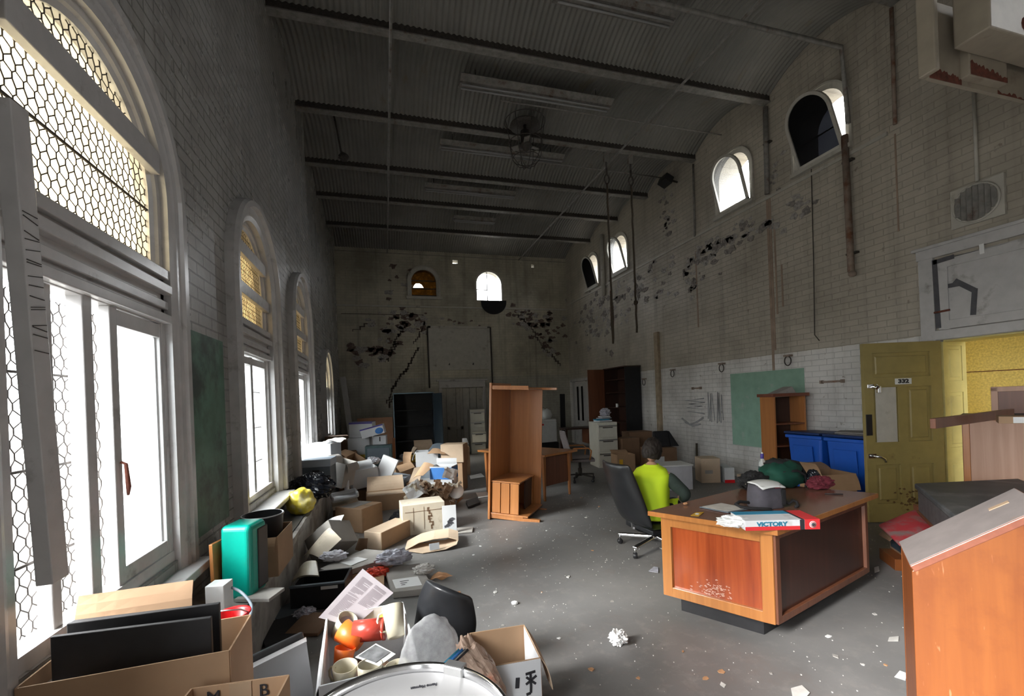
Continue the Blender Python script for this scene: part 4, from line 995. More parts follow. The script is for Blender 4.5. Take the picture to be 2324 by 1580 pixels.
lpart(mapped(MB().box((SL / 2 - 0.004, wv / 2, 0.0005), (SL + 0.004, wv - 0.004, 0.003)), Mt), 'dust_layer', 'dusty_top', 0.0)
mb = MB().box((SL * 0.80, wv * 0.62, 0.0035), (0.075, 0.028, 0.003), rot=(0, 0, R(-8)))
lpart(mapped(mb, Mt), 'sticker', 'packing_tape', 0)
# grey desk chest lying behind it ---------------------------------
def boxq(name, label, cat, corners, z0, z1, mat, parts=None, bevel=0.004):
    o = corners[0]
    t = thing(name, label, cat, (o[0], o[1], z0)); return t
ZC = 0.72
ca, cb_, cc_ = fl(2075, 1097, ZC), fl(2312, 1086, ZC), fl(2180, 1182, ZC)
uc, vc = (cc_ - ca), (cb_ - ca); LC, LV2 = uc.length + 0.12, vc.length; uc.normalize(); vc.normalize()
t = thing('low_table', 'dusty slate-topped low table behind the lectern', 'table', (ca.x, ca.y, 0.0))
MC = obl((0, 0, 0), uc, vc)
def tp(mb, name, mat, bevel=0.004): return mapped(mb, MC).build(name, MATS[mat], t, bevel=bevel)
tp(MB().box((LC / 2, LV2 / 2, ZC - 0.025), (LC, LV2, 0.05)), 'table_top', 'dusty_dark', 0.012)
tp(MB().box((LC / 2, LV2 / 2, ZC - 0.155), (LC - 0.05, LV2 - 0.05, 0.2)), 'body', 'dusty_slate')
tp(MB().box((LC / 2, 0.03, ZC - 0.26), (LC - 0.02, 0.04, 0.025)), 'rail', 'brown_wood')
for x in (0.5, LC - 0.08):
    for y in (0.12, LV2 - 0.1): tp(MB().box((x, y, 0.225), (0.05, 0.05, 0.45)), 'leg', 'brown_wood')
# pale veneer cabinet with a board across the top ----------------------
p0 = Vector((5.54, 2.98, 0))
t = thing('cabinet', 'pale wood cabinet with a loose brown board across its top, by the doorway', 'cabinet', p0, (0, 0, R(-65)))
CHH = 1.30
MB().box((0.45, 0.0, CHH / 2), (0.90, 0.02, CHH - 0.04)).build('front_panel', MATS['pale_veneer'], t)
MB().box((0.02, 0.0, CHH / 2), (0.05, 0.05, CHH)).box((0.46, -0.004, CHH - 0.02), (0.92, 0.035, 0.04)).build('front_frame', MATS['orange_wood'], t, bevel=0.004)
MB().box((0.0, 0.2, CHH / 2), (0.02, 0.38, CHH)).build('side_panel', MATS['brown_wood'], t)
MB().box((0.90, 0.2, CHH / 2), (0.02, 0.38, CHH)).build('side_panel', MATS['brown_wood'], t)
MB().box((0.45, 0.38, CHH / 2), (0.90, 0.02, CHH)).build('back_panel', MATS['brown_wood'], t)
MB().box((0.45, 0.185, CHH + 0.004), (0.94, 0.40, 0.012)).build('top', MATS['dusty_slate'], t)
a1, b1 = fl(2117, 961, 1.35), fl(2296, 937, 1.35)
bd = MB().box((0.0, 0.0, 0), (0.75, 0.035, 0.075)).build('loose_board', MATS['brown_wood'], bevel=0.003, loc=(4.62, 2.80, 1.305), rot=(0, 0, R(17)))
bd.location = ((a1.x + b1.x) / 2, (a1.y + b1.y) / 2, 1.348); bd.rotation_euler = (0, 0, math.atan2(b1.y - a1.y, b1.x - a1.x)); bd.scale = ((b1 - a1).length / 0.75, 1, 1)
tag(bd, 'narrow brown board poking out over the edge of the pale cabinet', 'board')
q = fl(2305, 962, 1.31)
t2 = thing('flat_carton', 'small brown carton with a white sticker lying on the pale cabinet', 'carton', (q.x + 0.02, q.y + 0.0, 1.311), (0, 0, R(-60)))
MB().box((0.06, 0.04, 0.03), (0.32, 0.2, 0.055)).build('box_body', MATS['cardboard'], t2, bevel=0.003)
MB().box((0.02, -0.062, 0.03), (0.09, 0.003, 0.045)).build('sticker', MATS['white_paper'], t2)
q = Vector((6.01, 2.995, 0))
t3 = thing('wood_screen', 'reddish framed wood panel standing behind the pale cabinet', 'panel', (q.x, q.y, 0), (0, 0, R(-65)))
MB().box((0.3, 0, 0.80), (0.52, 0.02, 1.50)).build('panel', MATS['brown_wood'], t3)
MB().box((0.025, -0.005, 0.79), (0.05, 0.04, 1.57)).box((0.575, -0.005, 0.79), (0.05, 0.04, 1.57)).box((0.3, -0.005, 1.555), (0.6, 0.04, 0.05)).build('frame', MATS['pale_veneer'], t3, bevel=0.003)
# red seat and rail, small orange plank and boxes between desk and lectern
q = [fl(1995, 1193, 0.36), fl(2042, 1238, 0.33), fl(2130, 1200, 0.37), fl(2092, 1152, 0.39)]
o_ = q[0]
t = thing('red_cushion', 'dusty red seat panel lying between the desk and the lectern', 'seat', (o_.x, o_.y, 0))
mb = MB()
def rs(u, v):
    p = (q[0] * (1 - u) + q[3] * u) * (1 - v) + (q[1] * (1 - u) + q[2] * u) * v
    rr_ = 0
    return Vector((p.x - o_.x, p.y - o_.y, p.z + 0.03 * math.sin(u * PI) * math.sin(v * PI)))
mb.grid(rs, 12, 8); mb.build('seat', MATS['red_dusty'], t, solid=0.02, bevel=0.004)
e0, e1 = fl(2077, 1150, 0.43), fl(2140, 1188, 0.43)
tag(MB().bar((0, 0, 0), e1 - e0, 0.03, 0.05).build('wood_rail', MATS['brown_wood'], loc=e0, bevel=0.003), 'brown wooden rail lying across the red seat', 'rail')
def carton(label, cat, loc, size, rot=(0, 0, 0), mat='cardboard', inside=None, open_=False, flaps=(), group=None, tape=None, prints=(), name='cardboard_box', fill=None, flapmat=None, th=0.006):
    # size w (local x), d (local y), h ; flaps: (side, angle_deg, [length]) sides n(+y) s(-y) e(+x) w(-x)
    w, d, h = size
    t = thing(name, label, cat, loc, rot, group)
    if not open_:
        MB().box((0, 0, h / 2), (w, d, h)).build('box_body', MATS[mat], t, bevel=0.006)
        if tape: MB().box((0, 0, h + 0.0015), (w + 0.004, 0.05, 0.003)).box((w / 2 + 0.0015, 0, h - 0.04), (0.003, 0.05, 0.08)).box((-w / 2 - 0.0015, 0, h - 0.04), (0.003, 0.05, 0.08)).build('tape', MATS[tape], t)
    else:
        m_ = MB()
        m_.box((0, d / 2, h / 2), (w, th, h)).box((0, -d / 2, h / 2), (w, th, h)).box((w / 2, 0, h / 2), (th, d, h)).box((-w / 2, 0, h / 2), (th, d, h)).box((0, 0, th / 2), (w, d, th))
        m_.build('box_body', MATS[mat], t)
    for fdef in flaps:
        wf, wo = (fdef[3], fdef[4]) if len(fdef) > 4 else (1.0, 0.0); sd, ag = fdef[0], R(fdef[1]); L = fdef[2] if len(fdef) > 2 else (d / 2 if sd in 'ns' else w / 2) * 0.96
        m_ = MB(); W2 = (w if sd in 'ns' else d) - 0.012
        nn = 5
        def fp(u, v, L=L, W2=W2, wf=wf, wo=wo): return Vector(((u - 0.5) * W2 * wf * (1 - 0.04 * v) + wo, v * L, 0.012 * math.sin(v * PI) + 0.01 * math.sin(u * 3 + v * 2) * v))
        m_.grid(fp, 6, nn, smooth=False)
        rz = {'n': 0, 's': PI, 'e': -PI / 2, 'w': PI / 2}[sd]
        px = {'n': (0, d / 2), 's': (0, -d / 2), 'e': (w / 2, 0), 'w': (-w / 2, 0)}[sd]
        f = m_.build('flap', MATS[flapmat or mat], t, solid=0.004)
        f.matrix_local = Matrix.Translation((px[0], px[1], h)) @ Euler((0, 0, rz)).to_matrix().to_4x4() @ Euler((ag, 0, 0)).to_matrix().to_4x4()
    for (face, cx, cz, pw, ph, pm) in prints:
        m_ = MB()
        if face == 's': m_.box((cx * w, -d / 2 - 0.0035, cz * h), (pw * w, 0.003, ph * h))
        if face == 'n': m_.box((cx * w, d / 2 + 0.0035, cz * h), (pw * w, 0.003, ph * h))
        if face == 'e': m_.box((w / 2 + 0.0035, cx * d, cz * h), (0.003, pw * d, ph * h))
        if face == 'w': m_.box((-w / 2 - 0.0035, cx * d, cz * h), (0.003, pw * d, ph * h))
        if face == 't': m_.box((cx * w, cz * d, h + 0.002), (pw * w, ph * d, 0.003))
        m_.build('print', MATS[pm], t)
    if fill:
        r_ = random.Random(hash(label) % 1000); m_ = MB()
        for i in range(9): m_.box((r_.uniform(-w, w) * 0.3, r_.uniform(-d, d) * 0.3, h * 0.75 + i * 0.008), (w * 0.55, d * 0.5, 0.006), rot=(r_.uniform(-.3, .3), r_.uniform(-.3, .3), r_.uniform(0, 3)))
        m_.build('papers', MATS[fill], t)
    return t
p = fl(2050, 1300); carton('small brown open box with a dark blue side under the red seat', 'box', (p.x + 0.32, p.y + 0.06, 0.102), (0.34, 0.26, 0.195), (0, 0, R(-35)), 'cardboard_dark', open_=True, flaps=(('w', -35, 0.12),), prints=(('w', 0, .5, .9, .8, 'blue_steel'), ('s', 0, .4, .9, .5, 'dusty_top')))
tag(MB().box((0, 0, 0), (0.55, 0.3, 0.1)).build('plank', MATS['lectern_wood'], loc=(p.x + 0.3, p.y + 0.02, 0.05), rot=(0, 0, R(-35)), bevel=0.003), 'thick orange plank on the floor under the small brown box', 'plank')
# narrow bookshelf beside the bins ------------------------------------
t = thing('bookshelf', 'tall narrow wooden bookshelf standing before the pale green patch', 'bookshelf', (5.72, 5.36, 0), (0, 0, R(-10)))
for x in (0.0, 0.5): MB().box((x, 0.15, 0.76), (0.025, 0.32, 1.52)).build('side_panel', MATS['orange_wood'], t, bevel=0.002)
MB().box((0.25, 0.305, 0.76), (0.5, 0.015, 1.5)).build('back_panel', MATS['dark_wood'], t)
for z in (0.08, 0.42, 0.76, 1.1): MB().box((0.25, 0.14, z), (0.475, 0.29, 0.022)).build('shelf', MATS['brown_wood'], t)
MB().box((0.25, 0.14, 1.545), (0.60, 0.38, 0.05)).build('top', MATS['dusty_edge'], t, bevel=0.004)
mb = MB().add([(-0.16, -0.1, 0), (0.16, -0.1, 0), (0.16, 0.1, 0), (-0.16, 0.1, 0), (0.1, -0.1, 0.1), (0.1, 0.1, 0.1)], [(0, 3, 2, 1), (0, 1, 4), (3, 5, 2), (0, 4, 5, 3), (1, 2, 5, 4)])
tag(mb.build('wedge_block', MATS['cardboard_grey'], loc=(5.96, 5.44, 1.572), rot=(0, 0, R(-10))), 'grey wedge-shaped block on top of the narrow bookshelf', 'block')
# wheelie bins -----------------------------------------------------------
def bin_(loc, rz, label):
    t = thing('wheelie_bin', label, 'bin', loc, rz, 'blue wheelie bins behind the yellow door')
    MB().box((0, 0, 0.50), (0.44, 0.46, 0.86), taper=(1.2, 1.2)).build('body', MATS['bin_blue'], t, bevel=0.03, bseg=3)
    MB().box((0, 0, 0.94), (0.57, 0.6, 0.05)).build('rim', MATS['bin_blue'], t, bevel=0.012)
    MB().box((0, -0.02, 0.985), (0.56, 0.62, 0.035), rot=(R(-2), 0, 0)).build('lid', MATS['bin_lid'], t, bevel=0.014)
    MB().tube([(-0.22, 0.33, 0.93), (0.22, 0.33, 0.93)], 0.018, 8).build('handle', MATS['bin_lid'], t)
    for s in (-1, 1):
        MB().lathe([(0.1, -0.025), (0.105, 0), (0.1, 0.025)], (s * 0.23, 0.23, 0.105), 18, rot=(0, R(90), 0)).build('wheel', MATS['black_plastic'], t)
    MB().box((0, -0.285, 0.62), (0.3, 0.012, 0.4), rot=(R(5.6), 0, 0)).build('front_panel', MATS['bin_blue'], t, bevel=0.01)
bin_((6.03, 4.92, 0.0), R(-90), 'blue wheelie bin next to the narrow bookshelf')
bin_((5.99, 4.29, 0.0), R(-90), 'blue wheelie bin half hidden by the open yellow door')
bt = MB()
for i, (dx, dy, rz, tl) in enumerate(((0, 0, 0.3, 0.02), (0.05, -0.05, 0.1, 0.06), (-0.06, 0.03, 0.5, 0.1))):
    tag(MB().box((0, 0, 0), (0.42, 0.34, 0.008)).build('cardboard_sheet', MATS['cardboard_grey'], loc=(6.0 + dx, 4.32 + dy, 1.012 + i * 0.012), rot=(0, 0, rz)), 'flattened grey card on the half-hidden bin, %s sheet' % ('lowest', 'middle', 'topmost')[i], 'cardboard', 'cards on the bin lid')
p = fl(1890, 1120)
carton('tan open carton standing on the floor behind the loaded desk, by the bins', 'box', (5.33, 4.25, 0), (0.44, 0.38, 0.57), (0, 0, R(-12)), 'cardboard', open_=True, flaps=(('s', -70, 0.2), ('n', 25, 0.18), ('w', 60, 0.16)))
# the desk stood on its end -----------------------------------------------
hx = R(36)   # heading of its depth
yv = Vector((math.sin(hx), math.cos(hx), 0)); 
t = thing('upended_desk', 'orange wooden desk stood up on one end in the middle of the room', 'desk', (1.325, 5.90, 0.0), (0, R(3.2), -hx))
OW = 'orange_wood'
MB().box((-0.016, 0.38, 0.945), (0.032, 0.78, 1.87)).build('desk_top', MATS[OW], t, bevel=0.004)
MB().box((0.26, 0.735, 0.93), (0.50, 0.015, 1.72)).build('modesty_panel', MATS[OW], t)
MB().box((0.27, 0.36, 0.09), (0.54, 0.70, 0.02)).box((0.35, 0.05, 0.045), (0.70, 0.055, 0.045)).box((0.24, 0.03, 0.082), (0.46, 0.03, 0.03)).build('end_panel', MATS[OW], t, bevel=0.003)
MB().box((0.27, 0.36, 1.80), (0.52, 0.72, 0.022)).box((0.26, 0.02, 1.822), (0.52, 0.03, 0.045)).box((0.36, 0.66, 1.81), (0.78, 0.05, 0.035)).build('end_panel', MATS[OW], t, bevel=0.003)
PW = 0.40
MB().box((PW / 2, 0.34, 0.53), (PW + 0.03, 0.64, 0.02)).box((PW / 2, 0.66, 0.31), (PW, 0.015, 0.42)).build('pedestal', MATS[OW], t, bevel=0.003)
for k in range(3): MB().box((0.018 + PW / 3 * (k + 0.5) - 0.01, 0.035, 0.31), (PW / 3 - 0.012, 0.022, 0.41)).build('drawer_front', MATS[OW], t, bevel=0.003)
MB().box((PW - 0.02, 0.5, 0.31), (0.02, 0.3, 0.41)).build('pedestal_side', MATS['dark_wood'], t)
MB().box((0.30, 0.70, 0.02), (0.62, 0.05, 0.04)).build('runner', MATS[OW], t, bevel=0.003)
# low desk behind it ---------------------------------------------------------
p1, p2, p3 = fl(1237, 1138), fl(1293, 1122), fl(1107, 1116)
uu = Vector((p3.x - p1.x, p3.y - p1.y, 0)); UL = uu.length; uu.normalize(); vv = Vector((p2.x - p1.x, p2.y - p1.y, 0)); VL = vv.length; vv.normalize()
t = thing('low_desk', 'low wooden desk on tapered legs behind the upended desk', 'desk', (p1.x, p1.y, 0))
MT = obl((0, 0, 0), uu, vv)
def tpt(mb, name, mat, bevel=0.003): return mapped(mb, MT).build(name, MATS[mat], t, bevel=bevel)
tpt(MB().box((UL / 2, VL / 2, 0.735), (UL + 0.24, VL + 0.2, 0.035)), 'desk_top', 'oak_frame', 0.005)
for (a, b) in ((0, 0), (UL, 0), (0, VL), (UL, VL)): tpt(MB().box((a, b, 0.36), (0.03, 0.03, 0.72), taper=(1.9, 1.9)), 'leg', 'orange_wood')
tpt(MB().box((0.01, VL / 2, 0.46), (0.02, VL - 0.04, 0.46)), 'end_panel', 'brown_wood'); tpt(MB().box((UL / 2, VL - 0.02, 0.5), (UL - 0.05, 0.02, 0.36)), 'modesty_panel', 'brown_wood')
tpt(MB().box((UL - 0.2, 0.3, 0.52), (0.36, 0.5, 0.36)), 'drawer_unit', 'orange_wood')
# filing cabinets -----------------------------------------------------------
def filing(loc, rz, w, d, h, n, label, open_k=None, pull=0.25):
    t = thing('filing_cabinet', label, 'filing cabinet', loc, rz)
    MB().box((0, d / 2, h / 2), (w, d, h)).build('body', MATS['cream_metal'], t, bevel=0.006)
    dh = (h - 0.08) / n
    for k in range(n):
        z = 0.04 + dh * (k + 0.5); y = -0.012
        if k == open_k:
            y = -pull
            MB().box((0, -pull / 2, z - 0.03), (w - 0.06, pull, dh - 0.1)).build('drawer_tray', MATS['black_plastic'], t)
        dr_ = MB().box((0, y, z), (w - 0.03, 0.024, dh - 0.02)).build('drawer', MATS['cream_metal'], t, bevel=0.004)
        MB().box((0, y - 0.02, z + dh / 2 - 0.045), (w - 0.04, 0.024, 0.028)).build('handle', MATS['steel'], dr_, bevel=0.004)
        MB().box((0, y - 0.018, z + dh / 2 - 0.08), (w * 0.5, 0.012, 0.02)).build('label_slot', MATS['iron_dark'], dr_)
p = wy(1085, 980, 13.35); filing((p.x, 13.35, 0), R(-4), 0.46, 0.62, 1.36, 4, 'four-drawer cream filing cabinet by the boarded doorway, one drawer pulled out', 1, 0.22)
p = fl(1379, 1061); filing((p.x + 0.02, p.y - 0.02, 0), R(-8), 0.47, 0.62, 1.03, 3, 'cream filing cabinet with papers on top in front of the dark bookcase')
FC2 = Vector((p.x + 0.07, p.y + 0.28, 1.03))
# dark steel cupboard against the back wall -----------------------------------------
t = thing('steel_cupboard', 'tall dark blue steel cupboard standing open and empty by the back wall', 'cupboard', (0.24, 13.35, 0), (0, 0, R(-2)))
SW, SD, SH = 1.17, 0.5, 1.94
for x in (0.01, SW - 0.01): MB().box((x, SD / 2, SH / 2), (0.02, SD, SH)).build('side', MATS['blue_steel'], t)
MB().box((SW / 2, SD - 0.01, SH / 2), (SW, 0.02, SH)).build('back', MATS['black_matt'], t)
MB().box((SW / 2, SD / 2, SH - 0.01), (SW, SD + 0.02, 0.025)).box((0.005, 0, SH / 2), (0.02, 0.02, SH)).build('top_edge', MATS['blue_steel_edge'], t)
for z in (0.06, 0.5, 0.95, 1.42): MB().box((SW / 2, SD / 2 + 0.05, z), (SW - 0.04, SD - 0.12, 0.02)).build('shelf', MATS['black_matt'], t)
for hx_, a in ((SW, -78),):
    d_ = MB().box((-0.28 if hx_ else 0.28, 0, 0), (0.56, 0.018, SH - 0.08))
    if hx_ == 0.0: d_ = MB().box((0.28, 0, 0), (0.56, 0.018, SH - 0.08))
    dd = d_.build('door', MATS['blue_steel'], t, loc=(hx_, -0.01, SH / 2), rot=(0, 0, R(110)))
# brown sheet of board leaning beside it
tag(MB().box((0, 0, 0.62), (1.0, 0.02, 1.26)).build('hardboard_sheet', MATS['cardboard'], loc=(-0.30, 13.5, 0), rot=(R(-6), 0, R(-3))), 'large tan board leaning left of the steel cupboard', 'board')
bpy.data.objects['hardboard_sheet'].data.materials[0] = plain('hardboard', (0.30, 0.155, 0.085), 0.7, var=0.1, scale=4)
a = wy(778, 856, 14.1); b = wy(793, 950, 13.9)
tag(MB().bar((0, 0, 0), Vector((b.x + 0.12, 13.6, 0.0)) - a, 0.16, 0.05, up=(0, 1, 0)).build('leaning_plank', MATS['white_trim'], loc=a, bevel=0.004), 'white plank leaning in the far left corner', 'plank')
# tall dark cupboard on the right wall -------------------------------------------------
t = thing('tall_bookcase', 'tall dark bookcase with its brown door swung open, against the right wall', 'bookcase', (5.92, 10.0, 0), (0, 0, 0))
BH = 2.38
MB().box((0.22, 0.01, BH / 2), (0.45, 0.02, BH)).build('side_panel', MATS['black_matt'], t); MB().box((0.22, 1.13, BH / 2), (0.45, 0.02, BH)).build('side_panel', MATS['dark_wood'], t)
MB().box((0.44, 0.57, BH / 2), (0.02, 1.1, BH)).build('back_panel', MATS['dark_wood'], t)
MB().box((0.22, 0.57, BH - 0.01), (0.47, 1.16, 0.025)).build('top', MATS['dark_wood'], t)
for z in (0.06, 0.5, 0.9, 1.3, 1.7, 2.05): MB().box((0.24, 0.57, z), (0.40, 1.1, 0.022)).build('shelf', MATS['dark_wood'], t)
MB().box((-0.25, 1.13, BH / 2), (0.5, 0.022, BH - 0.03)).build('door', MATS['brown_wood'], t, bevel=0.002)
MB().box((0.03, 0.52, 1.36), (0.02, 0.09, 0.1)).build('tag', MATS['white_paper'], t)
# desk chair by the low desk -----------------------------------------------------------
def star_base(t, c, rr, z, mat, n=5, a0=0.0, castermat='black_plastic', w=0.035):
    for k in range(n):
        a = a0 + k * 2 * PI / n
        dx, dy = math.cos(a), math.sin(a)
        leg = MB().bar((c[0] + dx * 0.03, c[1] + dy * 0.03, z + 0.025), (c[0] + dx * rr, c[1] + dy * rr, z), w, 0.028).build('leg', MATS[mat], t, bevel=0.006)
        MB().tube([(c[0] + dx * rr * 0.98, c[1] + dy * rr * 0.98, z), (c[0] + dx * rr * 0.98, c[1] + dy * rr * 0.98, 0.05)], 0.011, 8).build('stem', MATS[mat], leg)
        MB().lathe([(0.0, -0.022), (0.024, -0.022), (0.03, -0.014), (0.03, 0.014), (0.024, 0.022), (0, 0.022)], (c[0] + dx * rr * 0.98 - dy * 0.0, c[1] + dy * rr * 0.98, 0.031), 16, rot=(R(90), 0, a + 0.6)).build('caster', MATS[castermat], leg)
def office_chair(loc, rz, label, seatmat, mat, cat='chair', back_h=0.52, back_w=0.46, recl=12, seat_z=0.46, arms=False, a0=0.0, name='office_chair', base_w=0.035, back_off=0.23, base_r=0.31, back_t=0.035):
    # local: faces +x
    t = thing(name, label, cat, loc, rz)
    star_base(t, (0, 0), base_r, 0.105, mat, a0=a0, w=base_w)
    MB().tube([(0, 0, 0.1), (0, 0, seat_z - 0.06)], 0.028, 10).tube([(0, 0, 0.1), (0, 0, 0.25)], 0.04, 10).build('column', MATS[mat], t)
    def seatf(u, v, top):
        x = (u - 0.5); y = (v - 0.5); rr_ = 1 - 0.12 * (4 * y * y)
        return Vector((x * 0.50 * rr_, y * 0.50, (0.045 * (1 - (2 * x) ** 4) * (1 - (2 * y) ** 4) + 0.02 * (2 * y) ** 2) if top else -0.045))
    m_ = MB(); m_.grid(lambda u, v: seatf(u, v, True) + Vector((0.02, 0, seat_z - 0.02)), 12, 12); m_.grid(lambda u, v: seatf(u, v, False) + Vector((0.02, 0, seat_z - 0.02)), 12, 12)
    e_ = [(0.02, 0, 0)]
    m_.box((0.02, 0, seat_z - 0.04), (0.47, 0.46, 0.05)); m_.build('seat', MATS[seatmat], t, bevel=0.008)
    m_ = MB()
    def bk(u, v, side):
        y = (u - 0.5) * back_w * (1 - 0.18 * v * v - 0.1 * (1 - v) ** 2); z = v * back_h
        cx = -back_off - math.tan(R(recl)) * z + 0.10 * ((2 * (u - 0.5)) ** 2) * 0.6
        edge = (1 - (2 * u - 1) ** 6) * (1 - (2 * v - 1) ** 6)
        return Vector((cx + side * back_t * (0.25 + 0.75 * edge), y, seat_z + 0.02 + z))
    n1, n2 = 14, 14
    vs = []; 
    for side in (1, -1):
        for j in range(n2 + 1):
            for i in range(n1 + 1): vs.append(bk(i / n1, j / n2, side))
    S_ = (n1 + 1) * (n2 + 1); fs = []
    for s_ in (0, 1):
        for j in range(n2):
            for i in range(n1):
                a = s_ * S_ + j * (n1 + 1) + i; fs.append((a, a + 1, a + n1 + 2, a + n1 + 1))
    for i in range(n1):
        fs.append((i, i + 1, S_ + i + 1, S_ + i)); b = n2 * (n1 + 1); fs.append((b + i, b + i + 1, S_ + b + i + 1, S_ + b + i))
    for j in range(n2):
        a = j * (n1 + 1); fs.append((a, a + n1 + 1, S_ + a + n1 + 1, S_ + a)); a += n1; fs.append((a, a + n1 + 1, S_ + a + n1 + 1, S_ + a))
    m_.add(vs, fs, 0, True); m_.build('backrest', MATS[seatmat], t, subsurf=1)
    MB().bar((-0.1, 0, seat_z - 0.06), (-0.28, 0, seat_z - 0.03), 0.05, 0.02).bar((-0.27, 0, seat_z - 0.04), (-0.29, 0, seat_z + 0.18), 0.05, 0.02).build('back_support', MATS[mat], t)
    if arms:
        for s in (-1, 1):
            MB().tube([(-0.2, s * 0.27, seat_z - 0.03), (-0.2, s * 0.28, seat_z + 0.17), (-0.15, s * 0.28, seat_z + 0.2), (0.13, s * 0.28, seat_z + 0.2), (0.18, s * 0.28, seat_z + 0.15), (0.15, s * 0.27, seat_z - 0.03)], 0.014, 8).build('armrest', MATS['oak_frame'], t)
    return t
p = fl(1322, 1092)
office_chair((p.x - 0.02, p.y + 0.05, 0), R(-15), 'grey upholstered office chair with wooden arms beside the low desk', 'grey_fabric', 'iron_dark', recl=14, arms=True, a0=0.4)
# photocopier and dark table at the back right ---------------------------------------------
t = thing('photocopier', 'pale grey office machine on a dark stand near the back right corner', 'machine', (4.55, 12.5, 0.0), (0, 0, R(8)))
MB().box((0, 0, 0.62), (0.62, 0.6, 0.6)).build('body', MATS['white_plastic'], t, bevel=0.02)
MB().box((0.0, -0.05, 0.96), (0.60, 0.5, 0.08)).build('lid', MATS['white_plastic'], t, bevel=0.015)
MB().box((-0.2, -0.31, 0.85), (0.12, 0.02, 0.05)).build('red_panel', MATS['red_print'], t)
MB().box((0, 0, 0.15), (0.7, 0.6, 0.30)).build('stand', MATS['black_matt'], t)
tag(MB().blob((0, 0, 0.14), (0.20, 0.15, 0.17), 14, 10, 0.35, 3, 5, flat=-0.14).build('plastic_bag', MATS['white_plastic'], loc=(4.60, 12.4, 1.003)), 'crumpled white plastic bag on the pale office machine', 'bag')
t = thing('dark_table', 'low dark table in the gloom in front of the corner door', 'table', (5.5, 11.7, 0), (0, 0, R(-6)))
MB().box((0, 0, 0.73), (1.3, 0.65, 0.04)).build('table_top', MATS['dark_wood'], t, bevel=0.004)
for x in (-0.6, 0.6):
    for y in (-0.28, 0.28): MB().box((x, y, 0.355), (0.05, 0.05, 0.71)).build('leg', MATS['dark_wood'], t)
MB().box((0.3, 0, 0.5), (0.5, 0.55, 0.42)).build('drawer_unit', MATS['brown_wood'], t)
a = wy(1283, 890, 12.9)
tag(MB().box((0, 0, 0.87), (0.16, 0.04, 1.74)).build('dark_post', MATS['black_matt'], loc=(5.38, 12.95, 0), rot=(R(-3), R(2), 0)), 'dark narrow post leaning beside the corner door', 'post')
# ------------------------------------------------------------------ clutter helpers
def slab(name, label, cat, pxs, z_top, th, mat, bevel=0.003, group=None, sag=0.0):
    pts = [fl(px, py, z_top) for px, py in pxs]
    c = sum(pts, Vector()) / len(pts)
    if sum(a.x * b.y - b.x * a.y for a, b in zip(pts, pts[1:] + pts[:1])) < 0: pts = pts[::-1]
    mb = MB().prism([(p.x - c.x, p.y - c.y) for p in pts], th)
    return tag(mb.build(name, MATS[mat], loc=(c.x, c.y, z_top - th), bevel=bevel), label, cat, group)
def sheet_mesh(pts, bend=0.0, nu=10, nv=10, wob=0.0, seed=0):
    a, b, c, d = [Vector(p) for p in pts]
    nrm = (b - a).cross(d - a).normalized()
    mb = MB()
    def fn(u, v):
        p = (a * (1 - u) + b * u) * (1 - v) + (d * (1 - u) + c * u) * v
        k = bend * math.sin(PI * u) + wob * mnoise.noise(Vector((u * 3 + seed, v * 3, seed * 1.7)))
        return p + nrm * k
    mb.grid(fn, nu, nv, smooth=False); return mb
def sheet(name, label, cat, pts, mat, th=0.004, bend=0.0, wob=0.0, seed=0, group=None, parent=None, nu=10):
    o0 = Vector(pts[0]) if parent is None else Vector((0, 0, 0))
    mb = sheet_mesh([Vector(p) - o0 for p in pts], bend, nu, nu, wob, seed)
    o = mb.build(name, MATS[mat], parent, solid=th, loc=o0)
    if parent is None: tag(o, label, cat, group)
    return o
def crumple(name, label, cat, loc, rad, mat, amp=0.5, freq=3.0, seed=1, flat=None, rot=(0, 0, 0), group=None, parent=None, nu=22, nv=14):
    small = max(rad) < 0.03
    mb = MB().blob((0, 0, 0), rad, nu if small else max(nu, 48), nv if small else max(nv, 30), amp * 0.55, freq, seed, flat=flat, smooth=False, ridge=amp * 0.6)
    o = mb.build(name, MATS[mat], parent, loc=loc, rot=rot)
    if parent is None: tag(o, label, cat, group)
    return o
def cart(label, px, py, z0, size, rz, anchor='s', mat='cardboard', Y=None, cat='box', tilt=(0, 0), **kw):
    p = wy(px, py, Y) if Y is not None else fl(px, py, z0)
    w, d, h = size
    ax = {'e': w / 2, 'w': -w / 2}.get(anchor[-1], 0) if len(anchor) > 1 or anchor in 'ew' else 0
    ay = -d / 2 if 's' in anchor else (d / 2 if 'n' in anchor else 0)
    a = R(rz)
    loc = (p.x - (ax * math.cos(a) - ay * math.sin(a)), p.y - (ax * math.sin(a) + ay * math.cos(a)), z0)
    return carton(label, cat, loc, size, (R(tilt[0]), R(tilt[1]), a), mat, **kw)

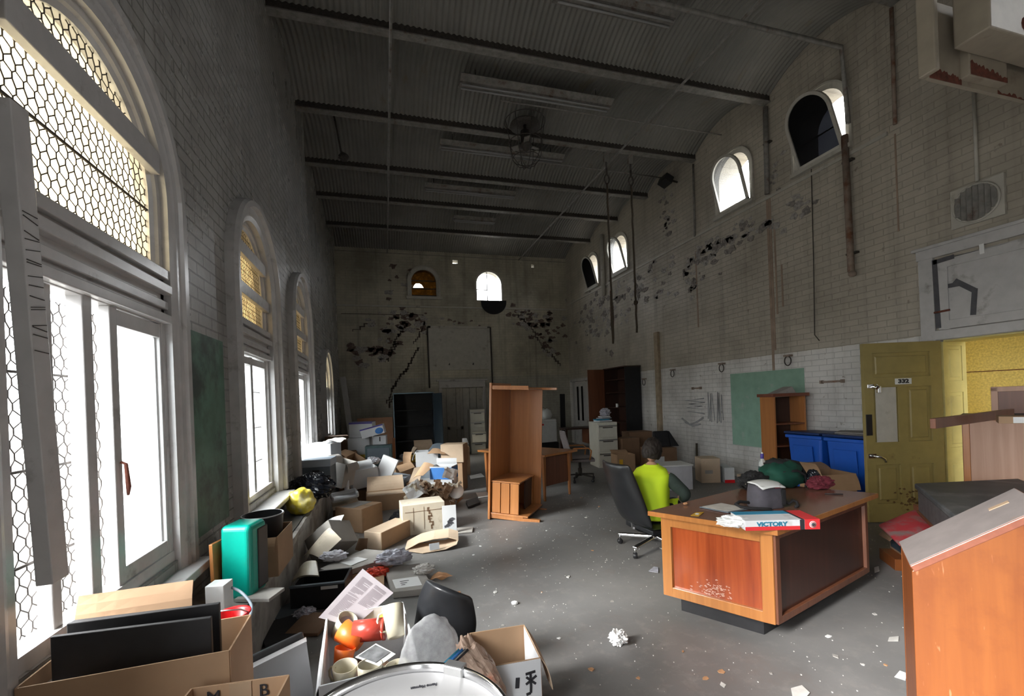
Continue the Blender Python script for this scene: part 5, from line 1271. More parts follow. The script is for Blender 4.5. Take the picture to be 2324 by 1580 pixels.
# ------------------------------------------------------------------ near left: boxes under the big window
LZ = 0.487
t = carton('big open cardboard box full of black boards below the mesh window', 'box', (-0.875, 1.955, LZ), (0.60, 0.28, 0.295), (0, 0, R(1)), 'cardboard', open_=True, flaps=(('n', 80, 0.17, 0.66, -0.10),))
for i, (pa, pb, y, h) in enumerate((((113, 1447), (478, 1402), 1.90, 0.34), ((150, 1417), (497, 1370), 1.97, 0.37), ((160, 1412), (487, 1372), 2.01, 0.36))):
    a, b = wy(*pa, y), wy(*pb, y)
    mb = MB(); hh = h; th = 0.018
    d_ = b - a
    vs = [(0, 0, 0), (d_.x, 0, d_.z), (d_.x, 0, d_.z - hh + (d_.z)), (0, 0, -hh + 2 * d_.z)]
    zbot = LZ + 0.012 - a.z
    vs = [(0, 0, 0), (d_.x, 0, d_.z), (d_.x, 0, zbot), (0, 0, zbot)]
    vs = vs + [(x, th, z) for x, y_, z in vs]
    mb.add(vs, [(0, 1, 2, 3), (7, 6, 5, 4), (0, 4, 5, 1), (1, 5, 6, 2), (2, 6, 7, 3), (3, 7, 4, 0)])
    tag(mb.build('black_board', MATS['black_card'], loc=a, bevel=0.003), ('black board at the front of the open box below the mesh window', 'longer black board in the middle of the open box below the mesh window', 'rearmost black board in the open box below the mesh window')[i], 'board', 'black boards in the big box')
t = carton('small open brown carton lettered M and B at the very front', 'box', (-0.535, 1.585, 0.0), (0.31, 0.33, 0.70), (0, 0, R(-6)), 'cardboard', open_=True)
MB().box((0, 0.159, 0.60), (0.07, 0.002, 0.2)).build('tape', MATS['packing_tape'], t)
text('M', 0.06, 'ink', t, (-0.085, 0.1565, 0.662), (R(90), 0, 0), 'letter'); text('B', 0.06, 'ink', t, (0.075, 0.1565, 0.662), (R(90), 0, 0), 'letter')
# grey document case
a, b = fl(548, 1532, 0.47), fl(721, 1446, 0.47)
t = thing('document_case', 'grey plastic document case with a silver rim propped beside the cup box', 'case', (a.x + 0.03, a.y - 0.08, -0.012), (0, 0, math.atan2(b.y - a.y, b.x - a.x)))
L = (b - a).length
MB().box((L / 2, 0.10, 0.23), (L, 0.02, 0.47), rot=(R(-12), 0, 0)).build('front_cover', MATS['folder_grey'], t, bevel=0.006)
MB().box((L / 2, 0.138, 0.25), (L + 0.01, 0.03, 0.49), rot=(R(-12), 0, 0)).build('back_cover', MATS['black_plastic'], t, bevel=0.006)
MB().box((L / 2, 0.155, 0.463), (L, 0.03, 0.022), rot=(R(-12), 0, 0)).build('rim', MATS['chrome'], t)
# ------------------------------------------------------------------ box of cups
CZ = 0.42
bl, br_, fr2, flq = fl(723, 1403, CZ), fl(907, 1369, CZ), fl(957, 1500, CZ), fl(750, 1552, CZ)
ux = ((br_ - bl) + (fr2 - flq)); ux.normalize()
ctr = (bl + br_ + fr2 + flq) / 4
cw, cd = ((br_ - bl).length + (fr2 - flq).length) / 2, ((bl - flq).length + (br_ - fr2).length) / 2
rzc = math.atan2(ux.y, ux.x)
cupbox = carton('open white carton filled with red and cream cups', 'box', (ctr.x, ctr.y, 0), (cw, cd, CZ), (0, 0, rzc), 'white_card', open_=True, flaps=(('w', -88, 0.10),), th=0.008)
def inbox(x, y, z):   # fractions of the box -> world
    c, s = math.cos(rzc), math.sin(rzc); X, Y = x * cw / 2, y * cd / 2
    return Vector((ctr.x + X * c - Y * s, ctr.y + X * s + Y * c, z))
def cup(label, loc, r0, r1, h, mat, rot=(0, 0, 0), handle=True, group='cups in the white carton', name='cup', hang=0.0, botmat=None):
    t = thing(name, label, 'cup', loc, rot, group)
    MB().lathe([(0, 0), (r0, 0), (r0 + (r1 - r0) * 0.5, h * 0.5), (r1, h), (r1 - 0.004, h), (r0 - 0.002 + (r1 - r0) * 0.5, h * 0.5), (r0 - 0.005, 0.006), (0, 0.006)], n=28).build('cup_body', MATS[mat], t)
    if handle: MB().tube([(r0 + 0.002 + k, 0, h * zz) for k, zz in ((0.0, 0.25), (0.028, 0.28), (0.04, 0.45), (0.042, 0.65), (0.03, 0.82), (0.006, 0.86))], 0.006, 8).build('handle', MATS[mat], t, rot=(0, 0, hang))
    return t
# a base of crumpled paper inside keeps the cups near the top
crumple('packing_paper', 'dark crumpled packing paper under the cups in the white carton', 'paper', inbox(0, 0, 0.14), (cw * 0.34, cd * 0.36, 0.12), 'cardboard_dark', 0.12, 3, 3, flat=-0.12)
def at_px(px, py, z): return fl(px, py, z)
p = at_px(841, 1456, 0.33); cup('long red canister lying on its side among the cups', (p.x - 0.085, p.y + 0.03, p.z + 0.055), 0.058, 0.058, 0.17, 'red_plastic', (0, R(88), R(-12)), handle=False, name='canister')
cc = children(bpy.data.objects['canister'])[0]
MB().lathe([(0.0, 0.171), (0.06, 0.171), (0.061, 0.16), (0.058, 0.155)], n=24).build('lid', MATS['red_plastic'], bpy.data.objects['canister'])
p = at_px(893, 1450, 0.36); cup('tall cream mug upside down at the back right of the white carton', (p.x, p.y + 0.03, p.z + 0.155), 0.056, 0.046, 0.0, 'cup_cream', handle=False, name='spare') if False else None
t = cup('tall cream mug tipped back at the back right of the carton', (p.x + 0.015, p.y - 0.01, p.z + 0.01), 0.045, 0.060, 0.165, 'cup_cream', (0, 0, 0), name='mug', hang=PI)
t.rotation_euler = (R(-38), R(-6), 0); 
p = at_px(800, 1487, 0.31); cup('orange tapered cup tipped on its side among the cups', (p.x + 0.04, p.y + 0.06, p.z + 0.03), 0.05, 0.062, 0.13, 'orange_plastic', (R(-30), R(-62), 0), handle=False, name='tumbler')
p = at_px(766, 1450, 0.33); cup('cream cup tilted against the back left corner of the white carton', (p.x, p.y + 0.07, p.z - 0.02), 0.045, 0.058, 0.13, 'cup_cream', (R(18), R(28), 0), handle=False)
p = at_px(782, 1510, 0.36); cup('upright cream cup at the front left of the white carton', (p.x, p.y, p.z - 0.12), 0.046, 0.06, 0.125, 'cup_cream', (R(-4), R(-4), R(150)))
p = at_px(836, 1512, 0.37); cup('upright cream cup with a stained inside, middle of the front row', (p.x, p.y, p.z - 0.12), 0.046, 0.06, 0.125, 'cup_cream', (R(-4), R(3), R(-5)))
p = at_px(905, 1512, 0.36); cup('pale cup at the front right of the carton beside the bubble wrap', (p.x, p.y, p.z - 0.12), 0.046, 0.06, 0.125, 'cup_cream', (R(-3), R(3), R(100)))
p = at_px(762, 1497, 0.30); cup('small orange cup with a pale lid under the tipped tumbler', (p.x + 0.03, p.y, p.z - 0.04), 0.045, 0.055, 0.09, 'orange_plastic', (R(-10), R(12), 0), handle=False, name='cup')
p = at_px(868, 1418, 0.36); tag(MB().box((0, 0, 0), (0.10, 0.04, 0.03)).build('amber_block', MATS['amber'], loc=(p.x - 0.01, p.y + 0.05, p.z), rot=(0.4, -0.6, 0.5), bevel=0.004), 'amber plastic piece behind the tall tipped mug', 'plastic piece')
pq = [fl(806, 1492, 0.37), fl(853, 1461, 0.38), fl(898, 1485, 0.37), fl(860, 1512, 0.365)]
ph = thing('photograph', 'white-bordered grey photograph lying on the cups', 'photograph', pq[0])
sheet('paper', None, None, [q - pq[0] for q in pq], 'white_paper', 0.002, parent=ph, nu=3)
ic = sum(pq, Vector()) / 4
def inset(q, k): return ic + (q - ic) * k
iq = [inset(q, 0.86) + Vector((0, 0, 0.004)) - pq[0] for q in pq]; iq[1] = iq[1] * 0.97 + iq[0] * 0.03
iq[2] = iq[2] * 0.86 + iq[3] * 0.0 + iq[1] * 0.14; iq[3] = iq[3] * 0.86 + iq[0] * 0.14
sheet('image', None, None, iq, 'photo_grey', 0.001, parent=ph, nu=3)
# printed page sticking up behind the cups
pp = [wy(723, 1402, 2.76), wy(802, 1424, 2.74), wy(893, 1346, 2.86), wy(823, 1291, 2.92)]
pg = thing('printed_page', 'large printed page sticking up out of the white carton of cups', 'page', pp[0])
a_, b2_, c_, d_ = [q - pp[0] for q in pp]
sheet('paper', None, None, [a_, b2_, c_, d_], 'paper_print', 0.002, parent=pg, bend=0.0)
mb = MB(); nrm = (b2_ - a_).cross(d_ - a_).normalized(); nrm = -nrm if nrm.y > 0 else nrm
r = random.Random(5)
def pgp(u, v): return (a_ * (1 - u) + b2_ * u) * (1 - v) + (d_ * (1 - u) + c_ * u) * v + nrm * 0.0025
for c0_, c1_, v0_, v1_ in ((0.14, 0.46, 0.10, 0.92), (0.54, 0.88, 0.46, 0.92)):
    nl = int((v1_ - v0_) * 60)
    for i in range(nl):
        v = v0_ + (v1_ - v0_) * i / nl; e_ = c1_ if r.random() > 0.2 else c0_ + (c1_ - c0_) * r.uniform(0.4, 0.9)
        if r.random() < 0.04: continue
        mb.add([pgp(c0_, v), pgp(e_, v), pgp(e_, v + 0.009), pgp(c0_, v + 0.009)], [(0, 1, 2, 3)])
mb.build('print', MATS['print_ink'], pg)
# black chair back standing behind the cup box
t = thing('chair_back', 'loose black curved chair back standing behind the carton of cups', 'chair back', (0.19, 2.70, 0.0), (R(-8), R(14), R(-38)))
mb = MB()
def cb(u, v):
    x = (u - 0.5) * 0.40 * (1 - 0.55 * max(0, v - 0.72) ** 1.2 * 2.2); return Vector((x, 0.10 * (2 * u - 1) ** 2 - 0.1 * v * v, v * 0.57 - 0.03 * (2 * u - 1) ** 2 * v))
mb.grid(cb, 14, 14); mb.build('backrest', MATS['black_leather'], t, solid=0.045, bevel=0.012, subsurf=1)
# ------------------------------------------------------------------ carton with open flap, bubble wrap, drum
FZ = 0.36
c1, c2, c3, c4_ = fl(1062, 1440, FZ), fl(1152, 1425, FZ), fl(1217, 1492, FZ), fl(1143, 1512, FZ)
ux = c2 - c1; rz2 = math.atan2(ux.y, ux.x) - 0.02
t = carton('open carton with a white inside and black brush marks on its front', 'box', ((c1.x + c3.x) / 2 + 0.015, (c1.y + c3.y) / 2, 0), (0.31, 0.33, FZ), (0, 0, rz2), 'cardboard', open_=True, flaps=(('e', -68, 0.19),), flapmat='cardboard_pale')
MB().box((0.152, 0, FZ / 2), (0.002, 0.31, FZ - 0.01)).build('lining', MATS['white_card'], t)
MB().box((0, -0.1705, FZ / 2), (0.308, 0.003, FZ - 0.004)).build('front_face', MATS['white_card'], t)
mk = MB(); ys = -0.1735
def stroke(pts, w):
    for (a, b) in zip(pts[:-1], pts[1:]): mk.bar((a[0], ys, a[1]), (b[0], ys, b[1]), w, 0.003, up=(0, 1, 0))
stroke([(0.075, 0.295), (0.125, 0.302)], 0.012); stroke([(0.10, 0.298), (0.10, 0.235)], 0.012); stroke([(0.075, 0.245), (0.13, 0.28)], 0.011); stroke([(0.078, 0.28), (0.125, 0.24)], 0.011)
stroke([(0.10, 0.235), (0.098, 0.20), (0.075, 0.195)], 0.012); stroke([(0.035, 0.285), (0.03, 0.235)], 0.02)
mk.build('brush_marks', MATS['ink'], t)
p = wy(985, 1480, 2.05)
bw = crumple('bubble_wrap', 'sheet of clear bubble wrap bulging up between the cup box and the open carton', 'bubble wrap', (p.x - 0.02, p.y + 0.03, p.z - 0.05), (0.145, 0.045, 0.19), 'bubble_wrap', 0.12, 1.8, 8, rot=(R(-10), R(16), R(10)), nu=48, nv=30)
for f_ in bw.data.polygons: f_.use_smooth = True
p = wy(1085, 1500, 2.06)
crumple('wrapping_film', 'crumpled brown and orange wrapping spilling over the open carton', 'wrapping', (p.x + 0.015, p.y - 0.01, p.z - 0.07), (0.075, 0.085, 0.22), 'crumpled_brown', 0.3, 2.6, 4, rot=(R(5), R(-24), 0), nu=28, nv=20)
for i, (dx, m_) in enumerate(((0, 'mid_blue'), (0.014, 'steel'), (0.026, 'bag_black'), (-0.013, 'victory_text'))):
    a, b = wy(992, 1528, 1.93), wy(1050, 1474, 1.97)
    tag(MB().tube([Vector((0, 0, 0)), b - a], 0.006, 8).build('pen', MATS[m_], loc=a + Vector((dx, 0.004 * i, -abs(dx) * 0.4))), 'pen lying against the bubble wrap: ' + ('bright blue', 'silver', 'black', 'dark teal')[i] + ' one', 'pen', 'pens by the bubble wrap')
dz = 0.97; dc = fl(905, 1668, dz); DR = 0.236
t = thing('drum', 'white-headed drum with a chrome hoop at the bottom edge, in front of the cups', 'drum', (dc.x, dc.y, 0), (0, 0, 0))
MB().lathe([(0.0, dz - 0.012), (DR - 0.012, dz - 0.012), (DR - 0.004, dz - 0.016)], n=64).build('drum_head', MATS['drum_head'], t)
MB().lathe([(DR - 0.012, dz - 0.35), (DR - 0.012, dz - 0.03)], n=48).build('shell', MATS['drum_shell'], t)
MB().lathe([(DR - 0.006, dz - 0.022), (DR - 0.006, dz + 0.004), (DR, dz + 0.009), (DR + 0.006, dz + 0.004), (DR + 0.005, dz - 0.022), (DR - 0.006, dz - 0.022)], n=72).build('hoop', MATS['chrome'], t)
hq = fl(1012, 1541, dz); a_h = math.atan2(hq.y - dc.y, hq.x - dc.x)
for k in range(4):
    a = a_h + k * PI / 2
    cl = MB().box((DR * math.cos(a), DR * math.sin(a), dz - 0.004), (0.030, 0.055, 0.030), rot=(0, 0, a)).box(((DR + 0.012) * math.cos(a), (DR + 0.012) * math.sin(a), dz - 0.08), (0.02, 0.025, 0.14), rot=(0, 0, a))
    cl.build('clamp', MATS['steel'], t, bevel=0.004)
for k in range(3):
    a = 0.5 + k * 2 * PI / 3; MB().tube([((DR + 0.01) * math.cos(a), (DR + 0.01) * math.sin(a), dz - 0.22), ((DR + 0.02) * math.cos(a), (DR + 0.02) * math.sin(a), 0.0)], 0.009, 8).build('leg', MATS['chrome'], t)
q = fl(962, 1557, dz - 0.0105)
text('Remo Hayman', 0.0125, 'ink', t, (q.x - dc.x, q.y - dc.y, dz - 0.0112), (0, 0, R(176)), 'lettering', sx=0.85, bold=0.0004)

# ------------------------------------------------------------------ on the ledge
p = fl(545, 1362, LZ)
t = thing('teal_case', 'bright teal hard case standing on the ledge', 'case', (p.x, p.y + 0.10, LZ), (0, R(1), R(-14)))
MB().box((0, 0, 0.225), (0.185, 0.20, 0.45)).build('shell', MATS['teal_plastic'], t, bevel=0.032, bseg=5)
MB().box((0.088, 0.04, 0.22), (0.02, 0.12, 0.38)).build('base_plate', MATS['black_plastic'], t, bevel=0.008)
tag(MB().box((0, 0, 0), (0.022, 0.16, 0.35)).build('wood_board', MATS['orange_wood'], loc=(p.x - 0.125, p.y + 0.08, LZ + 0.18), rot=(0, R(-1), R(-14)), bevel=0.003), 'small upright wooden board on the left of the teal case', 'board')
t = cart('brown carton on the ledge holding a black bucket', 632, 1308, LZ, (0.30, 0.42, 0.27), -2, 'se', 'cardboard', open_=True, flaps=(('w', -30, 0.12), ('s', -75, 0.1)))
bc = Vector(t.location)
t = thing('bucket', 'black bucket set in the brown carton on the ledge', 'bucket', (bc.x + 0.0, bc.y + 0.03, LZ + 0.012))
MB().lathe([(0.0, 0), (0.11, 0), (0.135, 0.36), (0.142, 0.365), (0.142, 0.375), (0.13, 0.375), (0.105, 0.012), (0, 0.012)], n=32).build('bucket_body', MATS['black_plastic'], t)
MB().tube([(0.138 * math.cos(a), 0.138 * math.sin(a), 0.372) for a in [2 * PI * k / 32 for k in range(32)]], 0.005, 6, closed=True).build('rim', MATS['steel'], t)
a = wy(490, 1326, 2.9)
pts = [wy(*q, yy) for q, yy in (((492, 1326), 2.95), (512, 1328) and ((520, 1332), 2.92), ((548, 1345), 2.86), ((570, 1372), 2.80), ((567, 1400), 2.72), ((548, 1418), 2.66), ((528, 1424), 2.62))]
P0 = pts[0]
sm = []
for i in range(len(pts) - 1):
    for k in range(6):
        tt = k / 6; p0, p1, p2, p3 = pts[max(i - 1, 0)], pts[i], pts[i + 1], pts[min(i + 2, len(pts) - 1)]
        sm.append(0.5 * ((2 * p1) + (p2 - p0) * tt + (2 * p0 - 5 * p1 + 4 * p2 - p3) * tt ** 2 + (3 * p1 - p0 - 3 * p2 + p3) * tt ** 3) - P0)
sm.append(pts[-1] - P0)
tag(MB().tube(sm, 0.008, 8).build('cable', MATS['grey_blue_card'], loc=P0), 'grey cable looping in front of the teal case', 'cable')
p = fl(502, 1402, LZ); tag(MB().box((0, 0, 0.09), (0.10, 0.10, 0.18)).build('white_box', MATS['white_plastic'], loc=(p.x - 0.02, p.y + 0.05, LZ), rot=(0, 0, R(-10)), bevel=0.004), 'small white box behind the red tub on the ledge', 'box')
p = fl(525, 1456, LZ)
t = thing('red_tub', 'bright red plastic tub on the ledge in front of the teal case', 'tub', (p.x, p.y + 0.04, LZ), (0, 0, R(-8)))
MB().lathe([(0, 0), (0.055, 0), (0.072, 0.115), (0.082, 0.12), (0.08, 0.128), (0.066, 0.122), (0.05, 0.008), (0, 0.008)], n=28).build('tub_body', MATS['bright_red'], t)
MB().tube([(0.075, 0, 0.12), (0.06, -0.05, 0.16), (0, -0.07, 0.17), (-0.06, -0.05, 0.16), (-0.075, 0, 0.12)], 0.004, 6).build('wire_handle', MATS['steel'], t)
p = fl(597, 1362, LZ); tag(MB().box((0, 0, 0), (0.22, 0.16, 0.02)).build('board_offcut', MATS['cardboard_grey'], loc=(p.x - 0.03, p.y + 0.06, LZ + 0.012), rot=(0, 0, R(-20)), bevel=0.002), 'flat grey offcut on the ledge right of the teal case', 'board')
p = fl(680, 1172, LZ); crumple('yellow_bag', 'knotted yellow bag sitting on the ledge past the bucket', 'bag', (p.x, p.y + 0.1, LZ + 0.135), (0.145, 0.13, 0.15), 'bag_yellow', 0.26, 1.7, 12, flat=-0.13)
for f_ in bpy.data.objects['yellow_bag'].data.polygons: f_.use_smooth = True
p = fl(712, 1133, LZ); tag(MB().box((0, 0, 0.02), (0.28, 0.36, 0.04)).box((0.02, 0.02, 0.05), (0.24, 0.3, 0.02), rot=(0, R(4), 0.2)).build('paper_stack', MATS['bag_lilac'], loc=(-1.0, 5.72, LZ), bevel=0.003), 'grey stack of papers on the ledge behind the yellow bag', 'papers')
p = wy(718, 1112, 5.95); crumple('black_bin_bag', 'shiny black plastic bag slumped on the ledge below the storage box', 'bag', (-0.92, 6.02, LZ + 0.15), (0.26, 0.22, 0.17), 'bag_black', 0.32, 3.6, 17, flat=-0.15, nu=30, nv=20)
cart('dark blue-grey storage box with a hand hole standing on the ledge', 718, 1094, LZ, (0.37, 0.36, 0.40), -6, 's', 'dark_blue_card', prints=(('s', 0.0, 0.70, 0.24, 0.07, 'ink'),), Y=6.5)
st_ = [o for o in bpy.data.objects if o.get('label', '').startswith('dark blue-grey storage')][0]; st_.location.z = LZ
MB().box((0, 0, 0.385), (0.385, 0.375, 0.10)).build('lid', MATS['grey_blue_card'], st_, bevel=0.004)
# ------------------------------------------------------------------ the heap along the left side
p = wy(727, 1052, 7.45); LW = Vector((-0.98, 7.45, LZ))
carton('big white carton on the ledge glaring in the light of the third window', 'box', (-0.96, 7.5, LZ), (0.40, 0.44, 0.58), (0, 0, R(-14)), 'white_card', prints=(('e', 0, 0.5, 0.96, 0.96, 'grey_blue_card'),))
sheet('loose_sheet', 'loose pale sheets on top of the glaring white carton', 'paper', [(-0.95, 7.32, 1.085), (-0.66, 7.22, 1.09), (-0.62, 7.6, 1.11), (-0.9, 7.7, 1.1)], 'white_paper', 0.006, 0.02, 0.02, 3)
carton('tan carton left beyond the glaring white one on the ledge', 'box', (-0.74, 9.02, 0), (0.36, 0.28, 0.76), (0, 0, R(6)), 'cardboard_dark', flaps=(('s', -30),), open_=True)
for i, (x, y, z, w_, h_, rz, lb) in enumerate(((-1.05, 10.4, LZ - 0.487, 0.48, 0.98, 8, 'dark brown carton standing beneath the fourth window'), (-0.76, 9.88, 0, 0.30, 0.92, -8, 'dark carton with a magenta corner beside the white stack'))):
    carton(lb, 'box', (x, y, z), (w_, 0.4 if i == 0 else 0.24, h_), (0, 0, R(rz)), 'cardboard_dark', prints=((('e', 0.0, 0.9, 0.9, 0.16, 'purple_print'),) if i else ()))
# white and blue stack
carton('tall white and yellow carton at the bottom of the blue-lidded stack', 'box', (-0.50, 9.45, 0), (0.42, 0.4, 0.99), (0, 0, R(-8)), 'white_card', prints=(('s', -0.05, 0.60, 0.85, 0.12, 'yellow_print'),))
carton('white copy-paper carton with an indigo lid edge on the tall white stack', 'box', (-0.45, 9.45, 0.995), (0.45, 0.36, 0.30), (0, 0, R(-10)), 'white_card', prints=(('s', 0, 0.94, 1.0, 0.1, 'indigo_print'), ('t', 0, 0, 1.0, 1.0, 'indigo_print')))
t = carton('tilted white copy-paper carton with a blue oval, topmost of the stack', 'box', (-0.22, 9.12, 1.03), (0.44, 0.3, 0.18), (0, R(-13), R(-6)), 'white_card', prints=(('s', 0, 0.94, 1.0, 0.14, 'indigo_print'),))
mb = MB().lathe([(0, 0), (0.06, 0), (0.06, 0.003), (0, 0.003)], n=20, rot=(R(90), 0, 0), sx=1.3); mb.build('blue_oval', MATS['blue_print'], t, loc=(0.13, -0.1525, 0.07))
carton('small white carton with a dark slot under the tilted copy-paper carton', 'box', (-0.12, 9.2, 0.80), (0.26, 0.24, 0.22), (0, 0, R(-6)), 'white_card', prints=(('s', 0.05, 0.7, 0.08, 0.4, 'ink'),))
carton('golden-brown carton stacked below the small white slotted carton', 'box', (-0.08, 9.2, 0.0), (0.36, 0.36, 0.79), (0, 0, R(-3)), 'cardboard_pale')
tag(MB().box((0, 0, 0.46), (0.06, 0.04, 0.92)).build('wood_stick', MATS['orange_wood'], loc=(0.15, 9.6, 0)), 'short upright orange stick beside the golden-brown carton', 'stick')
t = carton('dark teal crate standing on end in front of the stack', 'crate', (-0.14, 8.80, 0), (0.48, 0.28, 0.86), (0, 0, R(-4)), 'teal_card'); 
MB().box((0, -0.146, 0.70), (0.40, 0.012, 0.24)).build('front_panel', MATS['dark_blue_card'], t, bevel=0.004)
# leaning and tumbled boxes
def tilted(label, px, py, Y, size, rot, mat, **kw):
    p = wy(px, py, Y); return carton(label, 'box', p, size, tuple(R(a) for a in rot), mat, **kw)
tilted('pale grey carton tipped against the dark storage box', 772, 1100, 7.05, (0.24, 0.3, 0.36), (0, 14, -28), 'cardboard_grey', open_=True, flaps=(('e', -60, 0.12), ('w', 30, 0.1)))
tilted('open brown carton lying tipped with its mouth to the window', 800, 1076, 8.5, (0.38, 0.34, 0.30), (8, 32, -20), 'cardboard', open_=True, flaps=(('e', -35, 0.18), ('w', -10, 0.2), ('s', 20, 0.18)))
tilted('blue-white open carton wedged in the middle of the heap', 828, 1102, 7.78, (0.42, 0.30, 0.30), (2, -6, 14), 'white_card', open_=True, flaps=(('e', -70, 0.14), ('n', 60, 0.1)))
crumple('plastic_film', 'glinting clear plastic film over the tipped brown carton', 'film', wy(846, 1046, 8.4), (0.12, 0.1, 0.07), 'bag_white', 0.5, 3, 9)
A = [wy(855, 1097, 6.75), wy(872, 1095, 6.7), wy(893, 1052, 6.8), wy(886, 1036, 6.85)]
tag(MB().box((0, 0, 0.24), (0.27, 0.07, 0.46)).build('box_lid', MATS['white_card'], loc=wy(863, 1098, 7.72), rot=(R(-6), R(24), R(-18)), bevel=0.005), 'white box lid standing on edge in the heap', 'lid')
tilted('white carton wedge lying beyond the standing lid', 906, 1104, 7.85, (0.30, 0.24, 0.2), (4, 8, -24), 'grey_blue_card')
tilted('open brown carton with a black inside in the middle of the heap', 914, 1094, 8.35, (0.32, 0.32, 0.34), (-4, -8, 25), 'cardboard', open_=True, flaps=(('e', 70, 0.18), ('s', -40, 0.16)))
sheet('card_flap', 'pinkish flap of card standing up out of the heap', 'cardboard', [wy(926, 1098, 7.62), wy(940, 1062, 7.7), wy(962, 1058, 7.7), wy(948, 1104, 7.58)], 'cardboard_pale', 0.006, 0.02)
sheet('card_flap', 'big mid-brown flap folded over the torn paper', 'cardboard', [wy(938, 1086, 7.45), wy(960, 1080, 7.35), wy(986, 1056, 7.45), wy(962, 1050, 7.6)], 'cardboard', 0.006, 0.03)
# base boxes that hold the heap up
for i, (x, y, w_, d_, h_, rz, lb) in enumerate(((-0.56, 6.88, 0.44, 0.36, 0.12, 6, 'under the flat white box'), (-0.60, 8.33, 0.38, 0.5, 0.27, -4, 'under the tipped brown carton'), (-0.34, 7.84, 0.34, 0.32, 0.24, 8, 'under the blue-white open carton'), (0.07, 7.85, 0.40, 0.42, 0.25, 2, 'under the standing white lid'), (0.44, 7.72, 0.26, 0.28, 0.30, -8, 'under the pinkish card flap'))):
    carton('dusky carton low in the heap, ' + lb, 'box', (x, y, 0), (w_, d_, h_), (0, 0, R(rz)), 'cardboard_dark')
# boxes to the right of the heap
cart('blue and white carton with a raised blue rim', 1026, 1100, 0.0, (0.38, 0.30, 0.57), -28, 'se', 'white_card', Y=7.25, prints=(('s', 0, 0.80, 1.0, 0.34, 'blue_print'), ('e', 0, 0.80, 1.0, 0.34, 'blue_print')), open_=True, flaps=(('n', 85, 0.1),))
for o in [o for o in bpy.data.objects if o.get('label', '').startswith('blue and white carton with')]: o.location.z = 0.0
carton('square brown carton standing on top of a taller one by the low desk', 'box', (1.21, 8.17, 0.53), (0.42, 0.36, 0.33), (0, 0, R(-24)), 'cardboard_pale', tape='packing_tape', prints=(('e', 0, .5, .98, .98, 'cardboard'),))
carton('tall brown carton beneath the square one by the low desk', 'box', (1.21, 8.19, 0.0), (0.38, 0.34, 0.525), (0, 0, R(-24)), 'cardboard')
carton('white paper-ream carton with faint blue print in the heap', 'box', (0.72, 8.35, 0), (0.40, 0.34, 0.74), (0, 0, R(-6)), 'white_card', open_=True, flaps=(('w', -70, 0.16), ('e', -55, 0.12)), prints=(('s', 0, 0.5, 0.6, 0.3, 'grey_blue_card'),))
sheet('ring_binder', 'black-edged grey binder lying on the paper-ream carton', 'binder', [wy(972, 1024, 8.2), wy(1012, 1026, 8.1), wy(1006, 1008, 8.3), wy(982, 1010, 8.4)], 'dark_blue_card', 0.02, 0.02)
sheet('card_flap', 'bent brown flap hanging over the paper-ream carton', 'cardboard', [wy(970, 1030, 8.1), wy(1012, 1032, 8.0), wy(1004, 1022, 8.15), wy(982, 1018, 8.2)], 'cardboard', 0.006, 0.02)
carton('open tan carton with its flaps up behind the ream carton', 'box', (0.80, 9.6, 0), (0.42, 0.36, 0.70), (0, 0, R(8)), 'cardboard_pale', open_=True, flaps=(('w', -60, 0.14), ('n', 60, 0.14), ('e', -70, 0.1)))
carton('open tan carton brimming with papers near the filing cabinet', 'box', (1.52, 9.9, 0), (0.54, 0.42, 0.62), (0, 0, R(-6)), 'cardboard', open_=True, flaps=(('w', -50, 0.16), ('s', -120, 0.12)), fill='scrap')
sheet('loose_sheet', 'white sheet poking up out of the brimming tan carton', 'paper', [(1.62, 9.75, 0.66), (1.76, 9.7, 0.68), (1.74, 9.8, 0.80), (1.64, 9.82, 0.8)], 'white_paper', 0.003, 0.01)
for i, (px, py, s, m_, lb) in enumerate(((928, 1041, 0.07, 'orange_plastic', 'bright orange lump of plastic in front of the steel cupboard'), (940, 1042, 0.09, 'yellow_print', 'yellow lump of plastic in front of the steel cupboard'), (914, 1036, 0.05, 'grey_blue_card', 'pale blue lump of plastic in front of the steel cupboard'))):
    crumple('plastic_item', lb, 'plastic item', wy(px, py, 9.22), (s * 1.4, s, s), m_, 0.4, 3, i + 3)
carton('wide low dark carton under the orange and yellow plastic', 'box', (0.39, 9.2, 0), (0.52, 0.42, 0.43), (0, 0, R(2)), 'cardboard_dark')
sheet('white_card_sheet', 'curved sheet of white card beside the teal crate', 'cardboard', [wy(880, 1064, 8.62), wy(918, 1060, 8.62), wy(922, 1052, 8.95), wy(886, 1048, 8.95)], 'white_card', 0.006, 0.05)
# cartons on the floor in front
t = cart('large pale-topped carton with one flap up, front of the heap', 879, 1158, 0, (0.60, 0.40, 0.24), 2, 's', 'cardboard', open_=True, flaps=(('n', 62, 0.24),), flapmat='cardboard_pale')
MB().box((0, 0, 0.22), (0.585, 0.385, 0.012)).build('inner_flap', MATS['cardboard_pale'], t)
cart('square brown carton with dusty top and one corner towards the room', 823, 1211, 0, (0.44, 0.40, 0.31), -38, 'se', 'cardboard', tape='packing_tape', prints=(('t', -.1, 0, .5, .9, 'cardboard_grey'), ('e', 0, .5, .98, .97, 'cardboard')))
t = cart('cream-white torn carton standing in the bright streak of light', 964, 1212, 0, (0.53, 0.36, 0.38), 4, 's', 'cardboard_cream', flaps=())
r = random.Random(11); mb = MB()
stepped(mb, [(0.06, 0.32), (0.09, 0.18), (0.07, 0.06)], lambda a, b, q: (a, -0.181 - q * 0.3, b), 0.02, 3, 0.04)
for xx in (-0.13, 0.0): mb.box((xx, -0.1815, 0.2), (0.004, 0.002, 0.28))
